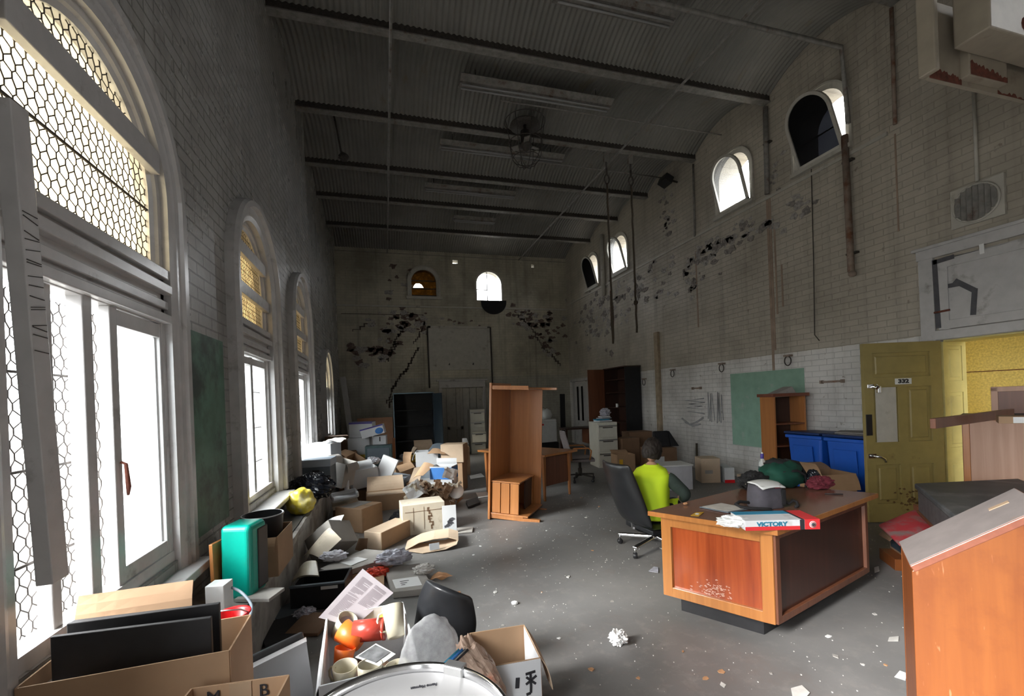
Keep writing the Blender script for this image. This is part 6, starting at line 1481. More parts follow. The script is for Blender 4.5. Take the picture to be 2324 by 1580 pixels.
mb.box((0, -0.1815, 0.29), (0.46, 0.002, 0.005)).build('tear', MATS['cardboard_dark'], t)
p = fl(1022, 1214); t = tag(MB().box((0, 0, 0.18), (0.17, 0.012, 0.355)).build('card_flap', MATS['white_card'], loc=(p.x, p.y + 0.01, 0), rot=(R(-3), 0, R(-2)), bevel=0.002), 'upright white flap with a dark stain beside the torn cream carton', 'cardboard')
mb = MB(); 
for i in range(4): flake(mb, (r.gauss(0, 0.025), 0.11 + 0.025 * i), 0.034, lambda a, b, q: (a, -0.0065 - q * 0.2, b), r)
mb.build('stain', MATS['tape_grey'], t)
cart('long low tan carton lying in front of the square brown one', 866, 1250, 0, (0.24, 0.58, 0.20), -38, 'se', 'cardboard_pale', prints=(('e', 0, .5, .99, .97, 'cardboard'),), tape=None)
sheet('card_flap', 'dark reddish flap at the left end of the long tan carton', 'cardboard', [fl(806, 1248, 0.02), fl(832, 1252, 0.02), fl(835, 1222, 0.16), fl(815, 1222, 0.14)], 'cardboard_dark', 0.006, 0.03)
# torn brown paper spilling from a carton
t = carton('carton buried under torn brown paper right of the heap', 'box', (0.74, 7.0, 0), (0.52, 0.36, 0.30), (0, 0, R(-4)), 'cardboard_dark', open_=True)
r = random.Random(8); mb = MB(); c0_ = Vector((0.74, 6.95, 0.30))
for i in range(26):
    px, py = r.uniform(930, 1038), r.uniform(1102, 1138); Y = 6.72 + r.uniform(0, .3)
    c = wy(px, py, Y); s_ = r.uniform(0.07, 0.15); a = r.uniform(0, 6.3); tl = r.uniform(-0.9, 0.9)
    M_ = Euler((tl, r.uniform(-.8, .8), a)).to_matrix()
    q = [c - c0_ + M_ @ Vector(v) for v in ((-s_, -s_ * .7, 0), (s_, -s_ * .8, 0), (s_ * .8, s_ * .7, 0), (-s_ * .7, s_, 0))]
    sm_ = sheet_mesh(q, 0.04, 7, 7, 0.09, i); mb.add(sm_.v, sm_.f, i % 4)
tp_ = mb.build('torn_paper', [MATS['cardboard'], MATS['cardboard_pale'], MATS['cardboard_cream'], MATS['cardboard_dark']], loc=c0_, solid=0.003)
tp_['kind'] = 'stuff'; tag(tp_, 'crumpled torn wrapping paper heaped on the buried carton', 'paper')
for (px, py, Y, sc, rot, lb) in ((940, 1116, 6.72, 0.17, (0.7, -0.5, 0.4), 'white torn sheet drooping on the left of the torn brown paper'), (1020, 1078, 6.95, 0.14, (0.9, 0.3, 0.2), 'white torn sheet sticking up above the torn brown paper')):
    c = wy(px, py, Y); M_ = Euler(rot).to_matrix(); q = [c + M_ @ Vector(v) * sc for v in ((-1, -.8, 0), (.8, -1, 0), (1, .7, 0), (-.6, .9, 0))]
    sheet('torn_sheet', lb, 'paper', q, 'white_paper', 0.003, 0.04, 0.08, 5, nu=7)
t = thing('white_pail', 'white pail lying on its side at the right end of the torn paper', 'pail', wy(1035, 1122, 6.9), (R(62), R(25), R(-20)))
MB().lathe([(0, -0.02), (0.085, -0.02), (0.105, 0.2), (0.112, 0.205), (0.10, 0.205), (0.082, -0.01), (0, -0.01)], n=28).build('pail_body', MATS['white_plastic'], t)
MB().lathe([(0.112, 0.19), (0.116, 0.20), (0.112, 0.21)], n=28).build('rim', MATS['white_plastic'], t)
slab('dark_folder', 'dark folder on the floor behind the white pail', 'folder', [(1062, 1150), (1090, 1140), (1083, 1128), (1058, 1136)], 0.04, 0.03, 'black_card')
slab('paper_sheet', 'white papers on the floor beside the upended desk', 'paper', [(1086, 1130), (1112, 1126), (1105, 1116), (1080, 1118)], 0.012, 0.006, 'white_paper')
slab('paper_sheet', 'white papers on the floor before the low desk legs', 'paper', [(1068, 1088), (1100, 1082), (1092, 1074), (1066, 1080)], 0.012, 0.006, 'white_paper')
# white trays and tube
t = thing('foam_tray', 'white moulded foam tray left of the pale-topped carton', 'tray', wy(782, 1128, 6.85), (R(4), R(-6), R(12)))
MB().box((0, 0, 0), (0.36, 0.26, 0.03)).box((-0.17, 0, 0.03), (0.03, 0.26, 0.07)).box((0.17, 0, 0.03), (0.03, 0.26, 0.07)).box((0, 0.12, 0.03), (0.36, 0.03, 0.07)).build('tray_body', MATS['white_card'], t, bevel=0.012)
tag(MB().box((0, 0, 0), (0.36, 0.28, 0.055)).build('white_box', MATS['cardboard_cream'], loc=wy(782, 1152, 6.72) + Vector((0, 0.14, 0.02)), rot=(R(2), R(-4), R(8)), bevel=0.004), 'flat white box under the foam tray', 'box')
tag(MB().lathe([(0.0, 0), (0.035, 0), (0.035, 0.50), (0.03, 0.50), (0.03, 0.02), (0, 0.02)], n=20).build('cardboard_tube', MATS['white_card'], loc=(wy(788, 1128, 7.0).x, 7.0, 0.122), rot=(0, 0, 0)), 'upright white tube behind the foam tray', 'tube')
crumple('black_bag', 'small black bag on the floor left of the torn cream carton', 'bag', fl(905, 1195) + Vector((0.02, 0.05, 0.07)), (0.13, 0.10, 0.12), 'black_fabric', 0.4, 3, 6, flat=-0.08)
# pale flaps, trays and boards nearest the ledge
t = thing('tipped_carton', 'carton tipped over beside the ledge with pale flaps spread open', 'box', wy(762, 1252, 4.95), (R(-20), R(-38), R(-28)))
TW = (0.36, 0.30, 0.26)
MB().box((0, .15, .13), (.36, .006, .26)).box((0, -.15, .13), (.36, .006, .26)).box((.18, 0, .13), (.006, .3, .26)).box((-.18, 0, .13), (.006, .3, .26)).box((0, 0, .003), (.36, .3, .006)).build('box_body', MATS['cardboard_grey'], t)
def tflap(pts, mat, th, bend):
    bpy.context.view_layer.update(); inv = t.matrix_world.inverted()
    o = sheet('flap', None, None, [inv @ Vector(p) for p in pts], mat, th, bend, parent=t); return o
tflap([wy(690, 1262, 4.75), wy(728, 1268, 4.6), wy(775, 1224, 4.7), wy(745, 1197, 4.95)], 'cardboard_cream', 0.006, 0.05)
tflap([wy(716, 1204, 5.2), wy(770, 1192, 5.0), wy(781, 1169, 5.1), wy(735, 1188, 5.3)], 'white_card', 0.006, 0.02)
crumple('plastic_film', 'clear film crushed under the broad pale flap', 'film', wy(757, 1262, 4.6), (0.12, 0.05, 0.05), 'bag_white', 0.5, 3, 4)
sheet('plastic_offcut', 'small cream plastic panel leaning at the foot of the ledge', 'panel', [wy(664, 1320, 4.15), wy(724, 1308, 4.0), wy(718, 1274, 4.15), wy(682, 1290, 4.3)], 'cup_cream', 0.02, 0.03)
slab('flat_carton', 'long flat grey carton on the floor with a torn page on it', 'carton', [(727, 1290), (760, 1304), (876, 1268), (900, 1252), (828, 1246)], 0.13, 0.05, 'cardboard_grey')
slab('flat_carton', 'second flat carton underneath the long grey one', 'carton', [(728, 1302), (762, 1318), (884, 1280), (905, 1262), (835, 1258)], 0.07, 0.05, 'cardboard')
slab('torn_page', 'torn white page lying on the long flat grey carton', 'paper', [(770, 1276), (797, 1284), (812, 1277), (835, 1269), (812, 1264), (793, 1268)], 0.136, 0.003, 'white_paper', 0)
crumple('lilac_bag', 'crumpled lilac-grey plastic bag at the right end of the flat cartons', 'bag', fl(893, 1275, 0.13) + Vector((0, 0.03, 0.03)), (0.17, 0.09, 0.07), 'bag_lilac', 0.45, 3.2, 15, flat=-0.05, nu=28)
# crushed carton lying open
t = thing('crushed_carton', 'crushed open carton lying flattened on its side in the walkway', 'box', fl(975, 1258))
q = lambda px, py, z: fl(px, py, z) - fl(975, 1258)
mb = MB()
secs = [q(918, 1250, 0.02), q(952, 1232, 0.07), q(984, 1224, 0.10), q(1018, 1220, 0.11), q(1040, 1226, 0.095), q(1036, 1236, 0.05), q(1012, 1247, 0.02), q(960, 1256, 0.01)]
bk_ = [v + Vector((0.05, 0.34, 0.0)) for v in secs]
n = len(secs); mb.add(secs + bk_, [(i, (i + 1) % n, n + (i + 1) % n, n + i) for i in range(n)])
mb.build('sleeve', MATS['cardboard_pale'], t, solid=0.006)
MB().box(q(983, 1245, 0.06) + Vector((0.02, 0.06, 0)), (0.11, 0.01, 0.07), rot=(R(-15), 0, R(8))).build('inner_flap', MATS['white_card'], t)
slab('flat_carton', 'flat brown parcel with a white address label on the floor', 'parcel', [(873, 1290), (953, 1278), (983, 1334), (892, 1344)], 0.06, 0.055, 'cardboard_grey')
pl_ = bpy.data.objects[[o.name for o in bpy.data.objects if o.get('label', '').startswith('flat brown parcel')][0]]
lp = [fl(890, 1316, 0.061) - pl_.location, fl(948, 1308, 0.061) - pl_.location, fl(958, 1328, 0.061) - pl_.location, fl(898, 1336, 0.061) - pl_.location]
mb = MB().add([v for v in lp], [(0, 1, 2, 3)]); lb_ = mb.build('address_label', MATS['white_paper'], pl_)
mb = MB()
for i in range(3):
    a, b = lp[0] * (1 - .3 - .2 * i) + lp[3] * (.3 + .2 * i), lp[1] * (1 - .3 - .2 * i) + lp[2] * (.3 + .2 * i)
    aa, bb_ = a + (b - a) * 0.25, a + (b - a) * (0.6 - 0.1 * i); dn = (lp[3] - lp[0]) * 0.06
    mb.add([aa + Vector((0, 0, .001)), bb_ + Vector((0, 0, .001)), bb_ + dn + Vector((0, 0, .001)), aa + dn + Vector((0, 0, .001))], [(0, 1, 2, 3)])
mb.build('handwriting', MATS['ink'], lb_)
slab('flat_carton', 'brown flattened card under the printed page', 'carton', [(768, 1345), (800, 1308), (872, 1300), (872, 1345)], 0.05, 0.03, 'cardboard')
crumple('red_wrapper', 'glossy red wrapper between the flat cartons and the parcel', 'wrapper', fl(855, 1300, 0.06), (0.11, 0.07, 0.05), 'bag_red', 0.5, 3.5, 8, flat=-0.04)
crumple('tissue', 'crumpled pale tissue on the flat brown parcel', 'tissue', fl(962, 1297, 0.07) + Vector((0, 0, 0.02)), (0.09, 0.07, 0.045), 'scrap', 0.5, 3.5, 10, flat=-0.03)
sheet('brown_scrap', 'curled brown scrap of paper beside the parcel', 'paper', [fl(975, 1318, 0.01), fl(1002, 1316, 0.02), fl(1028, 1306, 0.06), fl(985, 1302, 0.05)], 'leaf_brown', 0.003, 0.03, 0.02, 2)
t = thing('black_crate', 'black plastic crate on the floor below the ledge', 'crate', fl(722, 1386), (0, 0, R(-6)))
for bx in (((0, 0.02, 0.10), (0.40, 0.02, 0.20)), ((0, 0.34, 0.10), (0.40, 0.02, 0.20)), ((-0.2, 0.18, 0.10), (0.02, 0.34, 0.20)), ((0.2, 0.18, 0.10), (0.02, 0.34, 0.20))): MB().box(*bx).build('side', MATS['black_plastic'], t, bevel=0.003)
MB().box((0, 0.18, 0.012), (0.4, 0.34, 0.02)).build('base', MATS['black_plastic'], t)
MB().box((0, 0.012, 0.205), (0.42, 0.03, 0.018)).build('rim', MATS['dark_blue_card'], t, bevel=0.004); MB().box((0.09, 0.007, 0.175), (0.13, 0.004, 0.025)).build('label_strip', MATS['white_paper'], t)
for i, (px, py, w_, d_, rz, z, m_, lb) in enumerate(((620, 1440, 0.26, 0.34, 0.4, 0.02, 'black_card', 'black folder lying in the dark at the foot of the ledge'), (690, 1425, 0.24, 0.3, -0.3, 0.02, 'cardboard_dark', 'dark sheet of card on the floor before the black crate'), (640, 1395, 0.3, 0.2, 0.9, 0.02, 'dark_blue_card', 'dusty blue-black folder beside the ledge foot'))):
    p = fl(px, py); tag(MB().box((0, 0, 0), (w_, d_, 0.025)).build('folder', MATS[m_], loc=(p.x + 0.05, p.y, z), rot=(0.02, 0.02, rz), bevel=0.003), lb, 'folder')
crumple('plastic_film', 'grey scrap of film on the dark floor before the crate', 'film', fl(692, 1400) + Vector((0, 0, .03)), (0.08, 0.06, 0.04), 'bag_lilac', 0.5, 3, 2, flat=-0.03)
# ------------------------------------------------------------------ litter on the open floor
crumple('paper_ball', 'crumpled white paper ball on the floor before the loaded desk', 'paper', fl(1403, 1460) + Vector((0, 0, 0.035)), (0.055, 0.045, 0.042), 'white_paper', 0.9, 2.8, 23, flat=-0.033, nu=16, nv=10)
crumple('chalk_lump', 'white lump on the open floor left of the paper ball', 'debris', fl(1168, 1372) + Vector((0, 0, 0.012)), (0.028, 0.02, 0.016), 'white_paper', 0.4, 2, 3, flat=-0.012, nu=10, nv=6)
slab('paper_sheet', 'small square note on the floor beside the lectern', 'paper', [(2015, 1455), (2039, 1455), (2040, 1444), (2018, 1446)], 0.008, 0.003, 'scrap', 0)
slab('paper_sheet', 'pale card lying against the lectern foot', 'paper', [(2030, 1536), (2055, 1544), (2058, 1528), (2042, 1522)], 0.008, 0.003, 'white_paper', 0)
slab('paper_sheet', 'torn card at the bottom edge of the floor', 'paper', [(1795, 1562), (1820, 1555), (1838, 1572), (1822, 1590), (1800, 1588)], 0.01, 0.004, 'scrap', 0)
slab('paper_sheet', 'glinting white sheet on the floor behind the desk plinth', 'paper', [(1985, 1300), (1996, 1296), (1994, 1285), (1984, 1288)], 0.008, 0.003, 'white_paper', 0)
slab('paper_sheet', 'lilac-grey leaflet beside the front foot of the loaded desk', 'paper', [(1472, 1296), (1494, 1300), (1494, 1288), (1484, 1286)], 0.008, 0.003, 'bag_lilac', 0)
slab('white_strip', 'pale strip lying on the floor right of the stained flap', 'debris', [(1035, 1210), (1072, 1206), (1074, 1196), (1036, 1198)], 0.02, 0.015, 'cardboard_grey', 0.002)
r = random.Random(77)
scraps = [(1390, 1365), (1635, 1525), (1600, 1540), (1500, 1245), (1470, 1230), (1880, 1445), (1895, 1490), (1100, 1330), (1125, 1345), (1060, 1395), (1040, 1345), (1095, 1290), (1150, 1225), (1180, 1245), (1210, 1260), (1255, 1228), (1330, 1215), (1345, 1250), (1385, 1205), (1300, 1195), (1240, 1205), (1090, 1240), (1075, 1260), (1065, 1320), (1140, 1420), (1230, 1345), (1290, 1310), (1270, 1450), (1340, 1520), (1550, 1480), (1450, 1540), (1640, 1555), (1750, 1530), (1960, 1510), (1985, 1395), (2010, 1510), (1210, 1165), (1330, 1175), (1360, 1150), (1320, 1130)]
for px, py in scraps:
    p = fl(px, py); s = r.uniform(0.006, 0.022); k = r.randint(4, 6)
    mb = MB().prism([(s * (0.6 + r.random() * 0.8) * math.cos(2 * PI * i / k), s * (0.5 + r.random()) * math.sin(2 * PI * i / k)) for i in range(k)], r.uniform(0.002, 0.006))
    tag(mb.build('litter_scrap', MATS[r.choice(('scrap', 'white_paper', 'scrap', 'cardboard_grey', 'leaf_brown'))], loc=(p.x, p.y, 0.0005), rot=(0, 0, r.uniform(0, 6))), 'tiny pale scrap of litter scattered on the bare floor', 'litter', 'scraps on the open floor')
# ------------------------------------------------------------------ things on the loaded desk
zt = DZT + 0.002
o_ = fl(1692, 1205, zt); ru = fl(1861, 1201, zt); BH_ = 0.062
vb = fl(1674, 1161, zt + BH_) - fl(1707, 1181, zt + BH_)
u1 = ru - o_; BL = u1.length; u1.normalize(); VLb = min(vb.length, 0.30); v1 = vb.normalized()
v1 = (v1 + Vector((-u1.y, u1.x, 0))).normalized()
t = thing('parcel_box', 'red, white and blue VICTORY carton lying on the corner of the desk', 'box', (o_.x, o_.y, zt))
MV = obl((0, 0, 0), u1, v1)
def vp_(mb, name, mat, bevel=0.0): return mapped(mb, MV).build(name, MATS[mat], t, bevel=bevel)
vp_(MB().box((BL / 2, VLb / 2, BH_ / 2), (BL, VLb, BH_)), 'box_body', 'white_card', 0.003)
vp_(MB().box((BL * 0.39, VLb * 0.83, BH_ + 0.0006), (BL * 0.78, VLb * 0.34, 0.0015)), 'blue_band', 'victory_blue')
vp_(MB().box((BL * 0.9, VLb * 0.5, BH_ + 0.0008), (BL * 0.2, VLb, 0.0015)).box((BL * 0.9, -0.0006, BH_ / 2), (BL * 0.2, 0.0015, BH_)).box((BL + 0.0006, VLb / 2, BH_ / 2), (0.0015, VLb, BH_)), 'red_end', 'red_print')
vp_(MB().box((BL * 0.37, -0.0007, BH_ * 0.19), (BL * 0.74, 0.0015, BH_ * 0.38)), 'red_band', 'red_print')
vp_(MB().box((BL * 0.775, VLb * 0.5, BH_ + 0.0012), (BL * 0.035, VLb, 0.0015)).box((BL * 0.765, -0.0012, BH_ / 2), (BL * 0.06, 0.0015, BH_)), 'black_band', 'ink')
ua = math.atan2(u1.y, u1.x)
text('VICTORY', 0.036, 'victory_text', t, Vector(MV @ Vector((BL * 0.36, -0.0022, BH_ * 0.60))), (R(90), 0, ua), 'lettering', sx=1.22, bold=0.0018)
for rr_, m_, k in ((0.021, 'white_paper', 0.0022), (0.017, 'red_print', 0.0028), (0.013, 'white_paper', 0.0034), (0.011, 'tape_grey', 0.004)):
    mb = MB().lathe([(0, 0), (rr_, 0), (rr_, 0.0006), (0, 0.0006)], n=24, rot=(R(90), 0, 0)); e_ = mb.build('emblem', MATS[m_], t, rot=(0, 0, ua)); e_.location = MV @ Vector((BL * 0.905, -k, BH_ * 0.5))
q = fl(1672, 1186, zt + 0.03)
crumple('plastic_bag', 'crumpled white plastic bag at the left end of the VICTORY carton', 'bag', (q.x - 0.012, q.y + 0.01, zt + 0.035), (0.10, 0.06, 0.036), 'white_plastic', 0.5, 3, 19, flat=-0.034, rot=(0, 0, R(-35)))
def qprism(name, pxs, z0, th, mat, parent=None, bevel=0.002, label=None, cat=None):
    pts = [fl(px, py, z0 + th) for px, py in pxs]
    c = sum(pts, Vector()) / len(pts); pts = [p - c for p in pts]
    if sum(a.x * b.y - b.x * a.y for a, b in zip(pts, pts[1:] + pts[:1])) < 0: pts = pts[::-1]
    o = MB().prism([(p.x, p.y) for p in pts], th).build(name, MATS[mat], parent, bevel=bevel, loc=(c.x, c.y, z0))
    if label: tag(o, label, cat)
    return o, pts
tb, pts = qprism('clipboard', [(1587, 1150), (1636, 1141), (1704, 1154), (1653, 1163)], zt, 0.008, 'dark_blue_card', label='dark clipboard with a pale sheet on the desk top', cat='clipboard')
MB().prism([(p.x * 0.9, p.y * 0.88) for p in pts], 0.0015).build('sheet', MATS['scrap'], tb, loc=(0, 0, 0.008))
qprism('ticket', [(1567, 1170), (1579, 1163), (1598, 1162), (1586, 1171)], zt, 0.002, 'amber', bevel=0, label='yellow ticket near the left edge of the desk top', cat='ticket')
tk = bpy.data.objects['ticket']; MB().box((0, 0, 0.0028), (0.03, 0.022, 0.001), rot=(0, 0, 0.5)).build('print', MATS['white_paper'], tk)
crumple('leaf_scrap', 'tiny brown leaf on the left corner of the desk top', 'leaf', on_desk(1556, 1143, 0.012), (0.022, 0.012, 0.01), 'leaf_brown', 0.6, 3, 3, nu=10, nv=6)
# camera bag
p = on_desk(1773, 1157)
t = thing('camera_bag', 'grey and black camera bag with a white top flap on the desk', 'bag', (p.x - 0.025, p.y + 0.115, zt), (0, 0, R(-6)))
mb = MB()
def cbag(u, v):
    a = 2 * PI * u; c, s = math.cos(a), math.sin(a); n_ = 4.0
    rr_ = (abs(c) ** n_ + abs(s) ** n_) ** (-1 / n_); k = 1.0 + 0.06 * math.sin(v * PI) - 0.10 * v
    return Vector((0.115 * rr_ * c * k, 0.085 * rr_ * s * k, 0.17 * v))
mb.grid(cbag, 36, 8); mb.add([cbag(i / 36, 1.0) for i in range(36)], [tuple(range(36))]); mb.build('bag_body', MATS['bag_fabric'], t)
MB().box((0.088, -0.01, 0.075), (0.06, 0.15, 0.13)).build('side_pocket', MATS['black_fabric'], t, bevel=0.02, bseg=3)
mb = MB()
def flp(u, v):
    x = (u - 0.5) * 0.205 * (1 - 0.06 * v); y = -0.084 + 0.14 * (1 - v) if v < 0.6 else -0.02 - (v - 0.6) * 0.19; z = 0.178 + 0.012 * math.cos((u - .5) * 3) - (0.0 if v < 0.6 else (v - 0.6) * 0.07)
    return Vector((x, y, z))
mb.grid(flp, 12, 10); mb.build('top_flap', MATS['white_plastic'], t, solid=0.008)
MB().box((0.03, -0.093, 0.158), (0.045, 0.004, 0.014), rot=(R(-20), 0, 0)).build('badge', MATS['maroon'], t)
MB().tube([(-0.10, 0.02, 0.03), (-0.17, 0.06, 0.035), (-0.235, 0.02, 0.03), (-0.23, -0.03, 0.02), (-0.16, -0.07, 0.012), (-0.09, -0.10, 0.01), (-0.05, -0.12, 0.008)], [0.012] * 7, 6).build('strap', MATS['black_fabric'], t)
MB().tube([(0.11, -0.02, 0.06), (0.15, -0.06, 0.02), (0.19, -0.05, 0.04), (0.215, -0.06, 0.03), (0.2, -0.09, 0.008), (0.16, -0.11, 0.008)], [0.011] * 6, 6).build('strap', MATS['black_fabric'], t)
# water bottle, green bag, maroon cloth, small gear
p = on_desk(1754, 1098); p = Vector((p.x + 0.03, p.y + 0.14, zt))
t = thing('water_bottle', 'clear water bottle with a blue cap behind the camera bag', 'bottle', p)
MB().lathe([(0, 0), (0.033, 0), (0.036, 0.01), (0.036, 0.05), (0.033, 0.06), (0.036, 0.075), (0.036, 0.15), (0.03, 0.18), (0.014, 0.215), (0.014, 0.235)], n=24).build('bottle_body', MATS['bottle_plastic'], t)
MB().lathe([(0, 0.262), (0.013, 0.262), (0.015, 0.258), (0.016, 0.222), (0.016, 0.215)], n=18).build('cap', MATS['indigo_print'], t); MB().lathe([(0, 0.275), (0.008, 0.275), (0.01, 0.262)], n=14).build('spout', MATS['white_plastic'], t)
MB().lathe([(0.0365, 0.09), (0.0365, 0.14)], n=24).build('label', MATS['teal_card'], t)
p = on_desk(1815, 1110)
t = thing('green_bag', 'dark green cloth bag with black straps heaped at the back of the desk', 'bag', (p.x - 0.02, p.y + 0.16, zt), (0, 0, R(20)))
MB().blob((0, 0, 0.10), (0.24, 0.16, 0.135), 26, 16, 0.28, 2.4, 31, flat=-0.095).build('bag_body', MATS['green_fabric'], t)
MB().blob((0.05, 0.03, 0.185), (0.15, 0.12, 0.055), 18, 10, 0.3, 2.6, 8, rot=(0, R(14), 0)).build('black_panel', MATS['black_fabric'], t)
MB().tube([(-0.17, -0.08, 0.15), (-0.05, -0.15, 0.16), (0.06, -0.165, 0.11), (0.10, -0.16, 0.03), (0.06, -0.17, 0.005)], 0.012, 6).build('strap', MATS['black_fabric'], t)
MB().tube([(0.0, -0.04, 0.235), (0.14, -0.08, 0.2), (0.22, -0.1, 0.1), (0.2, -0.12, 0.01)], 0.018, 6).build('strap', MATS['black_fabric'], t)
crumple('black_jacket', 'black folded garment slumped to the left of the green bag', 'garment', (p.x - 0.34, p.y + 0.15, zt + 0.07), (0.16, 0.10, 0.085), 'black_fabric', 0.4, 2.5, 14, flat=-0.068)
p = on_desk(1868, 1112); crumple('maroon_cloth', 'maroon cloth at the right end of the green bag', 'cloth', (p.x + 0.03, p.y + 0.05, zt + 0.045), (0.13, 0.07, 0.06), 'maroon', 0.45, 3, 12, flat=-0.043)
p = on_desk(1853, 1106); crumple('glass_jar', 'small shiny black helmet-like pouch between green bag and maroon cloth', 'pouch', (p.x + 0.0, p.y + 0.03, zt + 0.075), (0.06, 0.055, 0.078), 'bag_black', 0.2, 3, 2, flat=-0.073)
bpy.data.objects['glass_jar'].name = 'black_pouch'
p = on_desk(1706, 1117)
t = thing('headset', 'small dark headset with a pale pad at the left of the camera bag', 'headset', (p.x, p.y + 0.06, zt), (0, 0, 0.4))
MB().blob((0.02, 0, 0.035), (0.05, 0.045, 0.035), 16, 10, 0.15, 3, 1, flat=-0.033).build('ear_cup', MATS['black_plastic'], t); MB().blob((-0.0, 0.0, 0.062), (0.036, 0.03, 0.016), 14, 8, 0.1, 3, 1).build('pad', MATS['cardboard_cream'], t)
MB().tube([(-0.03, 0, 0.03), (-0.07, 0.01, 0.05), (-0.1, 0.02, 0.03)], 0.005, 6).build('arm', MATS['black_plastic'], t)
a, b = on_desk(1872, 1121, 0.006), on_desk(1913, 1122, 0.006); tag(MB().tube([(0, 0, 0), b - a], 0.005, 6).build('pencil', MATS['black_plastic'], loc=a), 'dark pencil lying by the far right corner of the desk top', 'pencil')
# ------------------------------------------------------------------ boxes along the right wall
cart('tall grey-brown carton on the floor left of the white and red box', 1636, 1096, 0, (0.33, 0.36, 0.44), -22, 'se', 'cardboard_pale', prints=(('e', 0, .5, .99, .98, 'cardboard_grey'), ('s', -.1, .45, .4, .14, 'cardboard_grey')))
cart('white carton with a red base stripe by the right wall', 1668, 1096, 0, (0.17, 0.46, 0.27), -24, 'se', 'white_card', prints=(('s', 0, 0.10, 1.0, 0.2, 'bright_red'), ('e', 0, 0.04, 1, 0.08, 'bright_red'), ('e', 0, 0.72, 0.25, 0.1, 'ink')))
cart('little tan carton in front of the white and red box', 1700, 1100, 0, (0.18, 0.2, 0.16), -10, 's', 'cardboard_pale')
t = thing('plastic_tub', 'cloudy white plastic tub on the floor beyond the seated person', 'tub', (4.72, 6.6, 0), (0, 0, R(-12)))
for bx in (((0, -0.22, 0.2), (0.56, 0.012, 0.4)), ((0, 0.22, 0.2), (0.56, 0.012, 0.4)), ((-0.28, 0, 0.2), (0.012, 0.44, 0.4)), ((0.28, 0, 0.2), (0.012, 0.44, 0.4))): MB().box(*bx).build('side', MATS['tub_plastic'], t)
MB().box((0, 0, 0.01), (0.56, 0.44, 0.016)).build('base', MATS['tub_plastic'], t); MB().box((0, 0, 0.41), (0.60, 0.48, 0.025)).build('lid', MATS['white_plastic'], t, bevel=0.008)
carton('dark wood crate by the wall under the black bag', 'crate', (5.55, 8.15, 0), (0.62, 0.42, 0.50), (0, 0, R(-10)), 'cardboard_dark', prints=(('s', -0.2, 0.5, 0.5, 0.3, 'white_card'),))
t = thing('black_case', 'black shoulder bag standing on the dark crate against the wall', 'bag', (5.62, 8.12, 0.502), (R(-8), 0, R(-10)))
MB().box((0, 0, 0.17), (0.36, 0.10, 0.34), taper=(0.9, 0.7)).build('bag_body', MATS['black_fabric'], t, bevel=0.02)
MB().add([(0.18, -0.05, 0), (0.36, -0.05, 0), (0.17, -0.05, 0.33), (0.18, 0.05, 0), (0.36, 0.05, 0), (0.17, 0.05, 0.33)], [(0, 1, 2), (5, 4, 3), (0, 3, 4, 1), (1, 4, 5, 2), (2, 5, 3, 0)]).build('side_flap', MATS['black_fabric'], t)
p = wx(1583, 1035, XR - 0.06); tag(MB().tube([(0, 0, 0), (0.02, 0, 0.55)], 0.022, 8).build('speckled_pole', MATS['rope'], loc=(XR - 0.09, p.y, 0)), 'short dark speckled pole standing against the white wall', 'pole')
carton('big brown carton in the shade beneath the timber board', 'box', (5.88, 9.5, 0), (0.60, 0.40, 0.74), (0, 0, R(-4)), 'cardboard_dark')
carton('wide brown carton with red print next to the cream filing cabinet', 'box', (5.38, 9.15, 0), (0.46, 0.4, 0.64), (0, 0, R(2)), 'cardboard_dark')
carton('small brown carton in front of the right-hand filing cabinet', 'box', (4.93, 8.55, 0), (0.40, 0.34, 0.36), (0, 0, R(-6)), 'cardboard', open_=True, flaps=(('n', 30, 0.12),), prints=(('s', -0.3, 0.55, 0.2, 0.35, 'amber'),))
for i, (dx, dy, s, m_, rz, lb) in enumerate(((0, 0, (0.34, 0.26, 0.03), 'white_card', 0.1, 'lowest white folder on the right-hand filing cabinet'), (-0.03, 0.01, (0.32, 0.24, 0.025), 'victory_blue', -0.1, 'blue folder on the right-hand filing cabinet'), (0.03, 0.0, (0.28, 0.22, 0.02), 'grey_blue_card', 0.25, 'pale blue folder on the right-hand filing cabinet'), (0.05, 0.02, (0.22, 0.2, 0.025), 'white_card', -0.05, 'topmost white papers on the right-hand filing cabinet'))):
    tag(MB().box((0, 0, 0), s).build('folder', MATS[m_], loc=(FC2.x + dx, FC2.y + dy, 1.032 + 0.017 + i * 0.031), rot=(0, 0, rz), bevel=0.002), lb, 'folder', 'papers on the filing cabinet')
crumple('grey_bag', 'grey crumpled bag on the papers of the right-hand filing cabinet', 'bag', (FC2.x + 0.08, FC2.y + 0.03, 1.245), (0.13, 0.1, 0.1), 'bag_lilac', 0.4, 3, 5, flat=-0.085)

